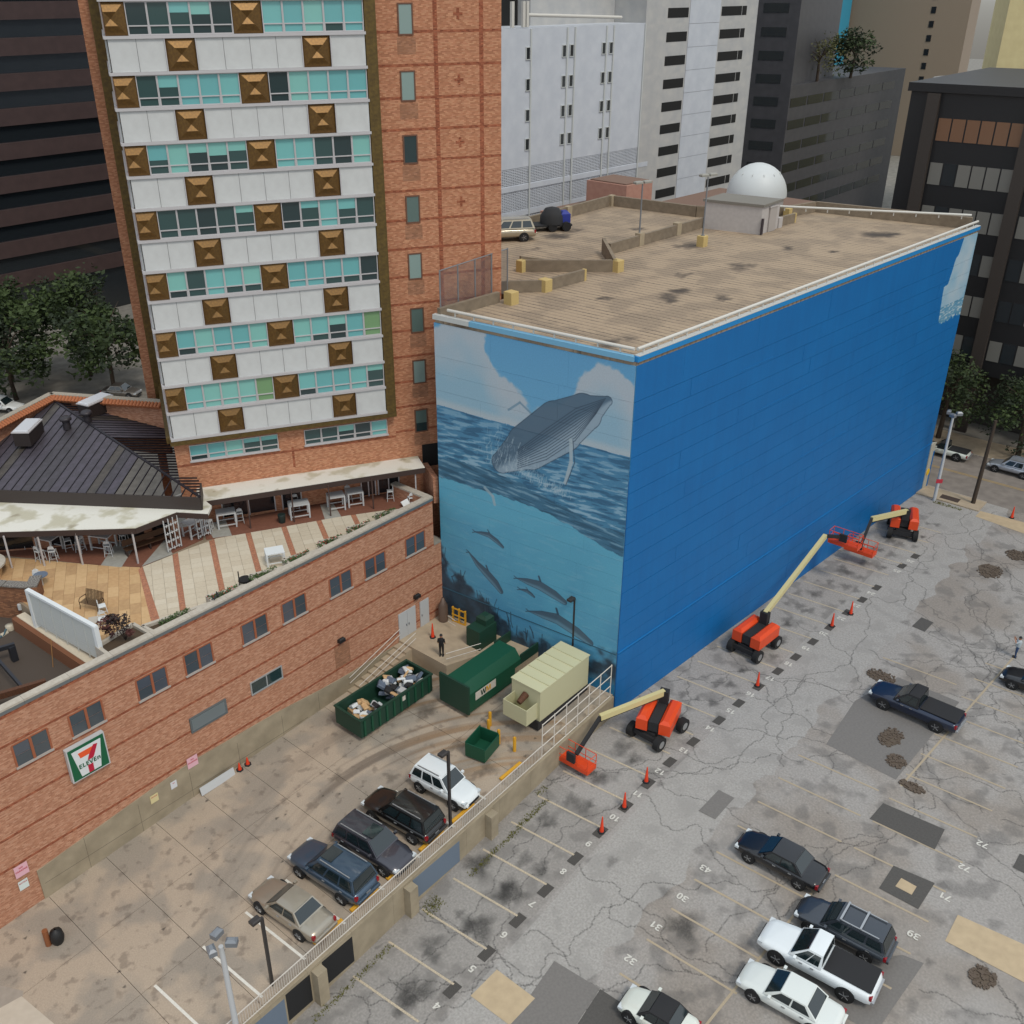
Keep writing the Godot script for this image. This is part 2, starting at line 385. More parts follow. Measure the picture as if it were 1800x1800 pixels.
func make_ground() -> void:
	var LOT := func(s: float) -> float: return lot_y(s)
	var YARD := func(s: float) -> float: return yard_y(s)
	var FLAT := func(_s: float) -> float: return 0.0
	var gr := grain(256, C("6a665f"), C("8b877f"), 0.02, 4, 31)
	M("ground", Color.WHITE, 0.95, 0, gr, 9.0); tri3(T.ground, 9.0)
	var asph := M("lot", Color.WHITE, 0.92, 0, lot_picture(), 1.0)
	asph.detail_enabled = true; asph.detail_blend_mode = BaseMaterial3D.BLEND_MODE_MUL; asph.detail_albedo = grain(256, Color(0.88, 0.88, 0.88), Color(1, 1, 1), 0.3, 2, 33); asph.detail_uv_layer = BaseMaterial3D.DETAIL_UV_2; asph.uv2_triplanar = true; asph.uv2_world_triplanar = true; asph.uv2_scale = Vector3.ONE / 2.7
	# the sheet under everything
	var b := ground_mesh(-700, -1, -700, 300, -0.06, 1, LOT)
	for k in [[-1.0, 42.0, 22], [42.0, 600.0, 1]]:
		var e := ground_mesh(k[0], k[1], -700, 300, -0.06, k[2], LOT)
		b.p.append_array(e.p); b.n.append_array(e.n); b.u.append_array(e.u)
	setting("ground", b, T.ground)
	# the parking lot, with what is painted on it
	var lot := setting("parking_lot", ground_mesh(-50, 48, 13, 63, 0, 49, LOT), asph)
	var line := M("line", Color.WHITE, 0.9, 0, grain(128, C("8f867a"), C("d6c4a4"), 0.12, 3, 35), 1.4)
	var faint := M("faint", Color.WHITE, 0.9, 0, grain(128, C("8a8378"), C("c4ae8c"), 0.16, 3, 36), 0.9)
	for k in 26:
		var s := 22.75 - 2.522 * k; var t0 := 14.95 + maxf(0.0, -s) * 0.062; var t1 := 19.32 + maxf(0.0, -s) * 0.068
		put(lot, "stall_line", sheet([Vector2(s + 0.06, t0), Vector2(s - 0.06, t0), Vector2(s - 0.36 - 0.06, t1), Vector2(s - 0.36 + 0.06, t1)], 0.012, LOT), line)
	for s in [-19.1, -5.5, -2.8, -0.15, 2.3, 4.7, 7.05, 9.4, 11.75, 14.2]:
		put(lot, "stall_line", sheet([Vector2(s + 0.06, 25.5), Vector2(s - 0.06, 25.5), Vector2(s - 0.26, 30.6), Vector2(s - 0.14, 30.6)], 0.012, LOT), faint)
	for s in [-23.2, -20.8, -18.2, -15.7, -13.1, -10.65, -8.2, -5.5, -3.05, -0.4, 2.1, 4.5, 6.9]:
		put(lot, "stall_line", sheet([Vector2(s + 0.06, 31.3), Vector2(s - 0.06, 31.3), Vector2(s - 0.26, 36.3), Vector2(s - 0.14, 36.3)], 0.012, LOT), faint)
	for k in [[14.5, 30.15, 4.0, 30.8], [4.0, 30.8, -8.0, 31.45], [-8.0, 31.45, -26.0, 32.6]]:
		put(lot, "stall_line", sheet([Vector2(k[0], k[1]), Vector2(k[0], k[1] + 0.13), Vector2(k[2], k[3] + 0.13), Vector2(k[2], k[3])], 0.016, LOT), faint)
	var num := M("number", C("c9c6bd"), 0.9)
	var blk := M("tar", Color.WHITE, 0.95, 0, grain(128, C("343230"), C("5d5954"), 0.2, 3, 37), 1.1)
	for e in [["4", 21.2, 19.45], ["5", 18.6, 19.48], ["6", 16.1, 19.5], ["7", 13.7, 19.5], ["8", 11.0, 19.52], ["9", 8.6, 19.52], ["10", 6.15, 19.62], ["11", 3.8, 19.66], ["12", 1.4, 19.7], ["13", -1.2, 19.83], ["14", -4.15, 20.03], ["15", -6.6, 20.15], ["16", -9.1, 20.3], ["17", -11.6, 20.5], ["18", -14.0, 20.7], ["19", -16.6, 20.8], ["20", -19.2, 20.95], ["22", -22.0, 21.1], ["23", -24.5, 21.25], ["24", -27.0, 21.4], ["25", -31.7, 21.65], ["26", -34.0, 21.9], ["30", 8.4, 25.6], ["31", 10.75, 25.44], ["32", 13.2, 25.5], ["43", 6.05, 25.62], ["39", 3.1, 36.0], ["71", -0.3, 36.4], ["72", -3.0, 36.5], ["72", -5.4, 36.7]]:
		text(lot, "stall_number", e[0], 0.42, num, YB * Basis(Vector3.UP, PI / 2) * Basis(Vector3.RIGHT, -PI / 2), at(e[1] + 0.05, e[2], lot_y(e[1]) + 0.014), 0.006)
		if e[2] < 22.5: put(lot, "tar_patch", sheet([Vector2(e[1] - 0.62, e[2] - 0.28), Vector2(e[1] - 0.62, e[2] + 0.26), Vector2(e[1] - 1.5, e[2] + 0.3), Vector2(e[1] - 1.5, e[2] - 0.25)], 0.01, LOT), blk)
	var tan := M("tan_slab", Color.WHITE, 0.9, 0, grain(128, C("ab987c"), C("bda98a"), 0.03, 3, 38), 3.0)
	put(lot, "concrete_patch", sheet([Vector2(17.9, 20.5), Vector2(19.8, 20.4), Vector2(19.75, 22.9), Vector2(17.9, 23.0)], 0.016, LOT), tan)
	put(lot, "concrete_patch", sheet([Vector2(0.5, 37.3), Vector2(2.5, 37.35), Vector2(2.4, 42.6), Vector2(0.0, 42.4)], 0.016, LOT), tan)
	var dk := M("dark_patch", Color.WHITE, 0.94, 0, grain(128, C("4a4845"), C("595653"), 0.1, 3, 39), 2.0)
	var mid := M("mid_patch", Color.WHITE, 0.94, 0, grain(128, C("6b6865"), C("7c7874"), 0.08, 3, 40), 2.0)
	put(lot, "asphalt_patch", sheet([Vector2(15.7, 22.5), Vector2(15.5, 25.2), Vector2(17.7, 25.4), Vector2(21.0, 25.6), Vector2(20.9, 23.0)], 0.014, LOT), mid)
	put(lot, "asphalt_patch", sheet([Vector2(15.5, 25.24), Vector2(15.3, 30.3), Vector2(19.3, 30.6), Vector2(19.6, 25.6)], 0.014, LOT), dk)
	put(lot, "asphalt_patch", sheet([Vector2(0.5, 23.25), Vector2(0.5, 24.3), Vector2(2.7, 24.27), Vector2(2.74, 23.18)], 0.014, LOT), mid)
	put(lot, "asphalt_patch", sheet([Vector2(-26.1, 25.7), Vector2(-26.0, 26.65), Vector2(-24.3, 26.6), Vector2(-24.4, 25.6)], 0.014, LOT), dk)
	put(lot, "asphalt_patch", sheet([Vector2(-4.85, 31.2), Vector2(-5.1, 34.7), Vector2(-3.2, 34.8), Vector2(-3.1, 31.1)], 0.02, LOT), dk)
	put(lot, "asphalt_patch", sheet([Vector2(-0.55, 33.5), Vector2(-0.8, 35.65), Vector2(1.45, 35.6), Vector2(1.45, 33.5)], 0.02, LOT), dk)
	put(lot, "concrete_patch", sheet([Vector2(0.03, 34.15), Vector2(0.07, 35.0), Vector2(0.78, 35.0), Vector2(0.78, 34.12)], 0.026, LOT), tan)
	put(lot, "asphalt_patch", sheet([Vector2(-6.0, 38.5), Vector2(-6.0, 40.4), Vector2(-4.6, 40.4), Vector2(-4.7, 38.5)], 0.02, LOT), dk)
	put(lot, "asphalt_patch", sheet([Vector2(-7.6, 26.4), Vector2(-7.3, 31.0), Vector2(-17.5, 31.4), Vector2(-17.5, 27.2), Vector2(-13.0, 26.0)], 0.008, LOT), mid)
	put(lot, "asphalt_patch", sheet([Vector2(9.6, 31.4), Vector2(9.4, 36.6), Vector2(4.4, 37.0), Vector2(4.6, 36.0)], 0.008, LOT), mid)
	put(lot, "drive_slab", sheet([Vector2(-47.2, 23.4), Vector2(-47.6, 29.5), Vector2(-45.0, 29.5), Vector2(-45.8, 23.4)], 0.014, LOT), tan)
	# broken asphalt: loose crumbs in the potholes
	var crumb := M("crumb", C("5c5045"), 0.95); var soil := M("soil", Color.WHITE, 0.95, 0, grain(128, C("3f362e"), C("7a6c5c"), 0.15, 3, 41), 1.0)
	var heaps := [[-16.8, 26.3, 1.3, 0.8], [-10.9, 29.3, 2.0, 0.55], [-8.9, 30.4, 1.2, 0.5], [-7.3, 32.0, 0.7, 0.6], [-36.6, 27.5, 2.3, 0.8], [-40.8, 28.4, 1.8, 0.7], [3.4, 39.5, 1.2, 0.5]]
	for h in heaps:
		var pc := []
		for i in 18:
			var r := rng.randf_range(0.75, 1.1)
			pc.append(Vector2(h[0] + cos(TAU * i / 18) * h[2] * r * 0.5, h[1] + sin(TAU * i / 18) * h[3] * r * 1.2))
		put(lot, "pothole", sheet(pc, 0.024, LOT), soil)
	var cb := MB.new()
	for h in heaps:
		for i in 120:
			var r := sqrt(rng.randf()); var f := rng.randf() * TAU; var s: float = h[0] + cos(f) * r * h[2] * 0.55; var t: float = h[1] + sin(f) * r * h[3] * 1.25
			var z := rng.randf_range(0.03, 0.1)
			cb.at(at(s, t, lot_y(s) + 0.02), rng.randf() * TAU).bx(-z, z, 0, z * 0.7, -z * 0.6, z * 0.6)
	stuff(put(lot, "rubble", cb, crumb))
	# weeds in the joint along the retaining wall
	var weed := M("weed", C("6b6a2c"), 0.9); var wb := MB.new()
	for e in [[11.0, 15.6, 7.0, 500], [23.0, 15.2, 5.5, 300], [17.2, 15.3, 1.2, 200], [4.2, 14.9, 0.8, 80], [7.2, 14.9, 0.8, 50], [-44.0, 19.5, 5.0, 200]]:
		for i in e[3]:
			var s: float = e[0] + rng.randf_range(-0.5, 0.5) * e[2]; var t: float = e[1] + rng.randfn(0.0, 0.1 if e[0] != 17.2 else 0.3)
			if e[0] < -40: t = e[1] + (s - e[0]) * 0.05 + rng.randf_range(0, 2.5); s = -46.3 + rng.randf_range(-0.25, 0.25)
			var o := at(s, t, lot_y(s)); var h := rng.randf_range(0.04, 0.14); var d := Vector3(rng.randf_range(-1, 1), 0, rng.randf_range(-1, 1)) * 0.06
			wb.tri(o - d * 0.5, o + d * 0.5, o + Vector3(d.z, h, d.x)); wb.tri(o + d.rotated(Vector3.UP, 1.5) * 0.5, o - d.rotated(Vector3.UP, 1.5) * 0.5, o + Vector3(-d.x, h, d.z))
	wb.home()
	var wo := put(self, "weeds", wb, weed); wo.set_meta("label", "dry yellowish weeds growing along the foot of the wall"); wo.set_meta("category", "weeds"); stuff(wo)
	# the loading yard: concrete slabs, each a piece of its own
	var cy := M("yard", Color.WHITE, 0.88, 0, yard_picture(), 1.0)
	var yard := Node3D.new(); yard.name = "yard_pavement"; yard.set_meta("kind", "structure"); add_child(yard, true)
	var tcut := [0.0, 4.55, 9.05, 14.2]
	var scut := [58.0, 44.0, 36.0, 31.0, 27.6, 24.4, 21.4, 18.4, 15.2, 11.6, 8.4, 4.6]
	for j in 3:
		for i in scut.size() - 1:
			var s1: float = scut[i] - 0.012; var s0: float = scut[i + 1] + 0.012
			var t0: float = tcut[j] + 0.012; var t1: float = tcut[j + 1] - 0.012
			if j > 0 and i == scut.size() - 2: s0 = -1.5 if j == 2 else -0.4
			var sl := MB.new(); sl.x = Transform3D(YB, P0)
			var q := [Vector3(-s1, yard_y(s1), t1), Vector3(-s0, yard_y(s0), t1), Vector3(-s0, yard_y(s0), t0), Vector3(-s1, yard_y(s1), t0)]
			sl.quad(q[0], q[1], q[2], q[3])
			for k in 4:
				var m := (k + 1) % 4
				sl.quad(q[k] + Vector3(0, -0.12, 0), q[m] + Vector3(0, -0.12, 0), q[m], q[k])
			for k in sl.p.size():
				var lp := YB.inverse() * (sl.p[k] - P0); sl.u[k] = Vector2((-lp.x - 3.0) * 30.0 / 1024.0, lp.z * 30.0 / 448.0)
			put(yard, "concrete_slab", sl, cy)
	var under := ground_mesh(58, -1.5, 0, 14.25, -0.05, 1, YARD)
	put(yard, "joint_bed", under, M("joint", C("4a4038"), 0.95))
	var white := M("white_line", Color.WHITE, 0.8, 0, grain(64, C("c9c5ba"), C("dedbd2"), 0.1, 2, 43), 1.0)
	for s in [30.3, 27.5, 24.85, 22.2, 19.45, 16.7, 13.9, 11.2]:
		put(yard, "bay_line", sheet([Vector2(s + 0.07, 9.15), Vector2(s - 0.07, 9.15), Vector2(s - 0.25, 13.75), Vector2(s - 0.11, 13.75)], 0.008, YARD), white)
	put(yard, "pale_patch", sheet([Vector2(37.5, 4.0), Vector2(34.8, 4.6), Vector2(34.4, 8.0), Vector2(37.2, 8.2)], 0.006, YARD), M("pale", Color.WHITE, 0.9, 0, grain(64, C("b5aa9a"), C("bfb4a4"), 0.05, 2, 44), 2.0))
	put(yard, "grey_patch", sheet([Vector2(44.0, 0.5), Vector2(36.2, 1.2), Vector2(34.6, 4.4), Vector2(38.0, 9.0), Vector2(46.0, 12.0)], 0.003, YARD), M("greyp", Color.WHITE, 0.9, 0, grain(64, C("8f867b"), C("a0968a"), 0.05, 2, 45), 2.0))
	# streets: beyond the lot, and behind the pavilion
	var road := M("road", Color.WHITE, 0.92, 0, grain(256, C("6f6862"), C("8d857d"), 0.02, 4, 46), 8.0)
	var walk := M("walk", Color.WHITE, 0.9, 0, grain(256, C("9c8d78"), C("b5a48c"), 0.02, 4, 47), 5.0)
	var yel := M("yellow_line", C("a58a52"), 0.9)
	var st := setting("street", ground_mesh(-59.5, -49.3, -120, 120, 0.004, 1, FLAT), road)
	T.road.uv1_scale = Vector3(1.3, 30, 1)
	for d in [0.0, 0.25]: put(st, "centre_line", sheet([Vector2(-54.2 - d, -100), Vector2(-54.1 - d, -100), Vector2(-54.1 - d, 100), Vector2(-54.2 - d, 100)], 0.012, FLAT), yel)
	var curb := M("curb", Color.WHITE, 0.9, 0, grain(64, C("9a9083"), C("aaa094"), 0.1, 2, 48), 2.0)
	for e in [["pavement", -49.15, -46.9], ["pavement", -64.0, -59.65]]:
		var pv := MB.new(); pv.x = Transform3D(YB, P0); pv.bx(-e[2], -e[1], -0.05, 0.12, -120, 23.3 if e[1] > -50 else 120.0)
		tri3(T.walk, 5.0)
		var po := setting(e[0], pv, walk)
		var kb := MB.new(); kb.x = Transform3D(YB, P0); var ks: float = e[1] if e[1] > -50 else e[2]
		kb.bx(-ks - 0.002, -ks + 0.15, -0.05, 0.13, -120, 23.3) if e[1] > -50 else kb.bx(-ks - 0.15, -ks + 0.002, -0.05, 0.13, -120, 120)
		put(po, "kerb", kb, curb)
		if e[1] > -50:
			var gt := MB.new(); gt.x = Transform3D(YB, P0); gt.bx(47.3, 48.2, 0.12, 0.128, 19.6, 21.3); put(po, "drain_grate", gt, M("grate", C("4d413b"), 0.8, 0.3))
	var back := MB.new(); back.x = Transform3D(YB, P0); back.bx(-120, 46, -0.5, 0.03, -60, -33.5)
	tri3(M("back_road", Color.WHITE, 0.92, 0, grain(128, C("6e675f"), C("8a8278"), 0.03, 3, 49), 6.0), 6.0)
	var br := setting("back_street", back, T.back_road)
	put(br, "edge_line", MB.new().fr(P0, YB).bx(-120, 30, 0.03, 0.036, -36.0, -35.8), M("wl2", C("b8b1a6"), 0.9))
# ---------------------------------------------------------------- the parking garage with the painted walls
func soft(d: float, w: float) -> float: return clampf(0.5 - d / w, 0.0, 1.0)
func seg_d(p: Vector2, a: Vector2, b: Vector2) -> float:
	var ab := b - a; var t := clampf((p - a).dot(ab) / ab.length_squared(), 0, 1)
	return (p - a - ab * t).length()
func ink(im: Image, pts: Array, w: float, col: Color, al := 1.0) -> void:   # a brush stroke through points, in pixels
	for i in pts.size() - 1:
		var a: Vector2 = pts[i]; var b: Vector2 = pts[i + 1]
		for y in range(maxi(0, int(minf(a.y, b.y) - w - 1)), mini(im.get_height(), int(maxf(a.y, b.y) + w + 2))):
			for x in range(maxi(0, int(minf(a.x, b.x) - w - 1)), mini(im.get_width(), int(maxf(a.x, b.x) + w + 2))):
				var k := soft(seg_d(Vector2(x, y), a, b) - w * 0.5, 1.2) * al
				if k > 0: im.set_pixel(x, y, im.get_pixel(x, y).lerp(col, k))
func blob_body(im: Image, spine: Array, rad: Array, back: Color, belly: Color, edge: Color) -> void:   # a tapering swimmer along a spine
	var lo := Vector2(INF, INF); var hi := -lo
	for i in spine.size():
		lo = lo.min(spine[i] - Vector2(rad[i], rad[i]) * 1.2); hi = hi.max(spine[i] + Vector2(rad[i], rad[i]) * 1.2)
	for y in range(maxi(0, int(lo.y)), mini(im.get_height(), int(hi.y) + 1)):
		for x in range(maxi(0, int(lo.x)), mini(im.get_width(), int(hi.x) + 1)):
			var best := 1e9; var side := 0.0; var p := Vector2(x, y)
			for i in spine.size() - 1:
				var a: Vector2 = spine[i]; var ab: Vector2 = spine[i + 1] - a
				var t := clampf((p - a).dot(ab) / ab.length_squared(), 0, 1)
				var q := a + ab * t; var r: float = lerpf(rad[i], rad[i + 1], t)
				var d := p.distance_to(q) - r
				if d < best:
					best = d; side = ab.normalized().cross(p - q) / maxf(r, 0.5)
			if best < 1.2:
				var c := back.lerp(belly, smoothstep(-0.1, 0.55, side))
				if best > -1.6: c = c.lerp(edge, 0.7)
				im.set_pixel(x, y, im.get_pixel(x, y).lerp(c, soft(best, 1.6) * 0.94))
func sea_picture() -> ImageTexture:   # sky, clouds, waves and deep water as painted on the narrow wall
	var W := 512; var H := 890
	var cl := noise(W, H, 0.007, 5, 61); var st := noise(W, H, 0.02, 3, 62); var fi := noise(W, H, 0.25, 2, 63)
	var wv := FastNoiseLite.new(); wv.seed = 64; wv.frequency = 0.02; wv.fractal_octaves = 4
	var sky := Color(0.36, 0.6, 0.76); var cloud := Color(0.66, 0.71, 0.75); var sea := Color(0.28, 0.5, 0.64); var foam := Color(0.6, 0.72, 0.79)
	var deep := Color(0.25, 0.5, 0.66); var lite := Color(0.36, 0.65, 0.76); var reef := Color(0.15, 0.2, 0.25); var pale := Color(0.5, 0.67, 0.76)
	var im := Image.create_empty(W, H, false, Image.FORMAT_RGB8)
	for y in H:
		var v := float(y) / H
		for x in W:
			var u := float(x) / W; var i := y * W + x
			var n := cl[i] / 255.0 - 0.5; var m := st[i] / 255.0 - 0.5
			var c: Color
			var hor := 0.236 + n * 0.006
			var crest := 0.39 + 0.035 * u - 0.02 * sin(u * 5.0) + m * 0.012
			if v < hor:
				var left := 0.02 + 0.13 * smoothstep(0.02, 0.55, u) - 0.08 * exp(-pow((u - 0.2) / 0.12, 2)); var right := 0.15 - 0.14 * smoothstep(0.62, 0.86, u) + 0.06 * smoothstep(0.9, 1.0, u)
				var edge := (left if u < 0.6 else lerpf(left, right, smoothstep(0.6, 0.68, u))) + n * 0.09
				c = sky.lerp(Color(0.42, 0.65, 0.78), v * 3.0)
				c = c.lerp(cloud.lerp(pale, clampf((v - edge) * 6.0 - 0.25 + n, 0, 0.75)), smoothstep(edge - 0.006, edge + 0.012, v))
				c = c.lerp(Color(0.7, 0.73, 0.75), smoothstep(hor - 0.028, hor - 0.006, v) * 0.7)
			elif v < crest:
				var k := (v - hor) / (crest - hor)
				c = sea.lerp(Color(0.27, 0.5, 0.62), k * 0.6)
				var rip := wv.get_noise_2d(x * 0.55, y * 3.6 + x * 0.25)
				c = c.lerp(foam, smoothstep(0.12, 0.3, rip) * (0.45 + 0.35 * k))
				c = c.lerp(Color(0.14, 0.3, 0.42), smoothstep(0.1, 0.32, -rip) * 0.55)
			elif v < crest + 0.055 + 0.012 * sin(u * 7):
				var rip := wv.get_noise_2d(x * 0.5, y * 4.0 - x * 0.3)
				c = Color(0.24, 0.43, 0.54).lerp(foam, smoothstep(0.15, 0.4, rip) * 0.5).lerp(Color(0.15, 0.29, 0.38), smoothstep(0.1, 0.35, -rip) * 0.6)
			else:
				c = lite.lerp(deep, clampf((v - 0.5) * 1.6 + n * 0.5, 0, 1))
				c = c.lerp(Color(0.34, 0.62, 0.72), exp(-pow((u - 0.75) / 0.3, 2) - pow((v - 0.6) / 0.16, 2)) * 0.5)
				c = c.lerp(Color(0.5, 0.68, 0.76), smoothstep(0.2, 0.42, wv.get_noise_2d(x * 0.7, y * 3.0)) * 0.22)
				var rock := 0.66 + 0.26 * sqrt(maxf(u, 0.0)) + 0.09 * n + 0.05 * m - 0.1 * smoothstep(0.72, 1.0, u)
				var kk := smoothstep(rock - 0.012, rock + 0.03, v)
				if v > 0.935 - 0.05 * u: kk *= smoothstep(0.975 - 0.05 * u, 0.93 - 0.05 * u, v)
				c = c.lerp(reef.lerp(Color(0.22, 0.34, 0.42), clampf(0.5 + 2.5 * m, 0, 1) * (0.35 + 0.65 * u)), kk * 0.9)
				if v > 0.955 - 0.05 * u: c = c.lerp(Color(0.06, 0.42, 0.6), 0.8)
			c = c * (0.965 + 0.07 * fi[i] / 255.0)
			im.set_pixel(x, y, c)
	var P := func(u: float, v: float) -> Vector2: return Vector2(u * W, v * H)
	var g := RandomNumberGenerator.new(); g.seed = 66
	for e in 30:                                                     # weed on the reef
		var u := g.randf_range(0.0, 0.62); var q: Vector2 = P.call(u, 0.68 + 0.26 * sqrt(u) + g.randf_range(-0.02, 0.03))
		ink(im, [q, q + Vector2(g.randf_range(-8, 4), -g.randf_range(8, 26)), q + Vector2(g.randf_range(-14, 6), -g.randf_range(24, 44))], g.randf_range(1.5, 4.0), Color(0.14, 0.22, 0.28), 0.6)
	# a leaping whale, plain and stout, with its flipper, and the spray it throws up
	var inkc := Color(0.15, 0.22, 0.29)
	ink(im, [P.call(0.52, 0.19), P.call(0.46, 0.168), P.call(0.4, 0.196)], 5.0, Color(0.44, 0.56, 0.64), 0.9)
	blob_body(im, [P.call(0.36, 0.35), P.call(0.5, 0.285), P.call(0.66, 0.205), P.call(0.78, 0.15), P.call(0.885, 0.108)], [26.0, 54.0, 60.0, 42.0, 11.0], Color(0.3, 0.4, 0.48), Color(0.55, 0.63, 0.69), inkc)
	for e in 11:
		var o := (e - 2.0) * 0.0085
		ink(im, [P.call(0.875 - e * 0.004, 0.112 + o * 0.5), P.call(0.74, 0.163 + o), P.call(0.6, 0.235 + o), P.call(0.45, 0.31 + o * 0.6)], 1.5, inkc, 0.75)
	ink(im, [P.call(0.72, 0.232), P.call(0.725, 0.29), P.call(0.7, 0.352)], 9.0, Color(0.62, 0.69, 0.73), 0.95)
	ink(im, [P.call(0.73, 0.232), P.call(0.742, 0.29), P.call(0.702, 0.358)], 1.6, inkc, 0.8)
	for e in 420:
		var f := g.randf(); var q: Vector2 = P.call(0.28 + f * 0.42 + g.randfn(0.0, 0.03), 0.365 + f * 0.03 - absf(g.randfn(0.0, 0.055)) * (1.1 - f))
		ink(im, [q, q + Vector2(g.randf_range(-3, 7), -g.randf_range(3, 15))], g.randf_range(0.8, 2.2), Color(0.68, 0.75, 0.79), g.randf_range(0.2, 0.55))
	# a few small swimmers below
	for e in [[0.17, 0.655, 0.28, 0.705, 0.36, 0.745, 12.0], [0.45, 0.683, 0.58, 0.68, 0.715, 0.703, 13.0], [0.52, 0.775, 0.68, 0.765, 0.86, 0.8, 15.0], [0.21, 0.583, 0.29, 0.578, 0.37, 0.6, 7.0], [0.47, 0.715, 0.51, 0.712, 0.55, 0.722, 5.0]]:
		var r: float = e[6]
		blob_body(im, [P.call(e[0], e[1]), P.call(lerpf(e[0], e[2], 0.5), lerpf(e[1], e[3], 0.6)), P.call(e[2], e[3]), P.call(lerpf(e[2], e[4], 0.6), lerpf(e[3], e[5], 0.5)), P.call(e[4], e[5])], [1.2, r * 0.7, r, r * 0.95, r * 0.6], Color(0.26, 0.35, 0.42), Color(0.36, 0.5, 0.58), Color(0.16, 0.24, 0.31))
		ink(im, [P.call(e[2], e[3]) + Vector2(2, -r), P.call(e[2], e[3]) + Vector2(-3, -r * 1.9)], r * 0.4, Color(0.2, 0.29, 0.36), 0.9)
		ink(im, [P.call(e[0], e[1]) + Vector2(-7, -4), P.call(e[0], e[1]) + Vector2(1, 0), P.call(e[0], e[1]) + Vector2(-8, 4)], 2.2, Color(0.2, 0.29, 0.36), 0.9)
	ink(im, [P.call(0.27, 0.437), P.call(0.315, 0.455), P.call(0.325, 0.478)], 8.0, Color(0.6, 0.68, 0.72), 0.8)
	return ImageTexture.create_from_image(im)
func blue_picture() -> ImageTexture:
	var W := 1024; var H := 540
	var a := noise(W, H, 0.01, 4, 71); var f := noise(W, H, 0.2, 2, 72)
	var wv := FastNoiseLite.new(); wv.seed = 73; wv.frequency = 0.03; wv.fractal_octaves = 3
	var edge := [[0.0, 44.3], [0.06, 43.9], [0.072, 43.4], [0.117, 43.1], [0.157, 42.7], [0.16, 42.0], [0.2, 42.1], [0.29, 42.5], [0.3, 43.1]]
	var im := Image.create_empty(W, H, false, Image.FORMAT_RGB8)
	for y in H:
		var v := float(y) / H
		var ex := 60.0
		for k in edge.size() - 1:
			if v >= edge[k][0] and v < edge[k + 1][0]: ex = lerpf(edge[k][1], edge[k + 1][1], (v - edge[k][0]) / (edge[k + 1][0] - edge[k][0]))
		for x in W:
			var X := x * 47.1 / W; var i := y * W + x
			var n := a[i] / 255.0 - 0.5
			var roll := wv.get_noise_2d(x * 2.0, y * 0.15)
			var c := Color(0.0, 0.375, 0.62).lerp(Color(0.0, 0.4, 0.65), clampf(0.5 + n * 0.9 + roll * 0.5, 0, 1))
			if X > ex + roll * 0.12 and v < 0.295 - 0.018 * wv.get_noise_2d(x * 3.0, 9):
				c = Color(0.66, 0.73, 0.77).lerp(Color(0.5, 0.66, 0.75), clampf(0.35 + n * 1.6, 0, 1))
				if v > 0.235: c = Color(0.36, 0.56, 0.67).lerp(Color(0.68, 0.75, 0.78), smoothstep(0.05, 0.3, wv.get_noise_2d(x * 1.4, y * 6.0)))
			c = c * (0.985 + 0.03 * f[i] / 255.0)
			im.set_pixel(x, y, c)
	return ImageTexture.create_from_image(im)
func roof_picture() -> ImageTexture:   # ribbed concrete deck with oil marks, 50 m x 32 m
	var W := 1000; var H := 640; var k := 20.0
	var a := noise(W, H, 0.012, 4, 81); var f := noise(W, H, 0.3, 2, 82); var st := FastNoiseLite.new(); st.seed = 83; st.frequency = 0.02; st.fractal_octaves = 3
	var im := Image.create_empty(W, H, false, Image.FORMAT_RGB8)
	for y in H:
		for x in W:
			var i := y * W + x; var n := a[i] / 255.0
			var c := Color(0.63, 0.555, 0.465).lerp(Color(0.55, 0.485, 0.41), smoothstep(0.35, 0.65, n))
			var row := fposmod(x * 0.995 + y * 0.1, 11.0)
			var dirt := st.get_noise_2d(x * 4.0, y * 0.5) * 0.5 + 0.5
			if row < 2.4: c = c.lerp(Color(0.33, 0.29, 0.25), 0.3 + 0.5 * smoothstep(0.4, 0.75, dirt))
			elif row > 9.0: c = c.lerp(Color(0.66, 0.59, 0.5), 0.5)
			c = c * (0.94 + 0.12 * f[i] / 255.0)
			im.set_pixel(x, y, c)
	var g := RandomNumberGenerator.new(); g.seed = 84
	for e in [[21.4, 23.9, 26], [23.0, 24.6, 14], [39.0, 5.0, 34], [40.5, 4.4, 16], [25.8, 14.6, 22], [22.5, 7.5, 24], [11.7, 6.3, 22], [13.5, 6.9, 18], [2.0, 3.1, 24], [30.0, 8.0, 13], [17.6, 9.2, 14], [31.5, 5.0, 10], [8.7, 9.5, 12], [27.5, 21.0, 14], [16.0, 22.5, 10], [14.2, 4.0, 16]]:
		for q in 6:
			blot(im, Vector2(e[0] * k + g.randfn(0, e[2] * 0.5), e[1] * k + g.randfn(0, e[2] * 0.35)), e[2] * g.randf_range(0.35, 0.9), Color(0.2, 0.175, 0.16), g, 0.42)
	return ImageTexture.create_from_image(im)

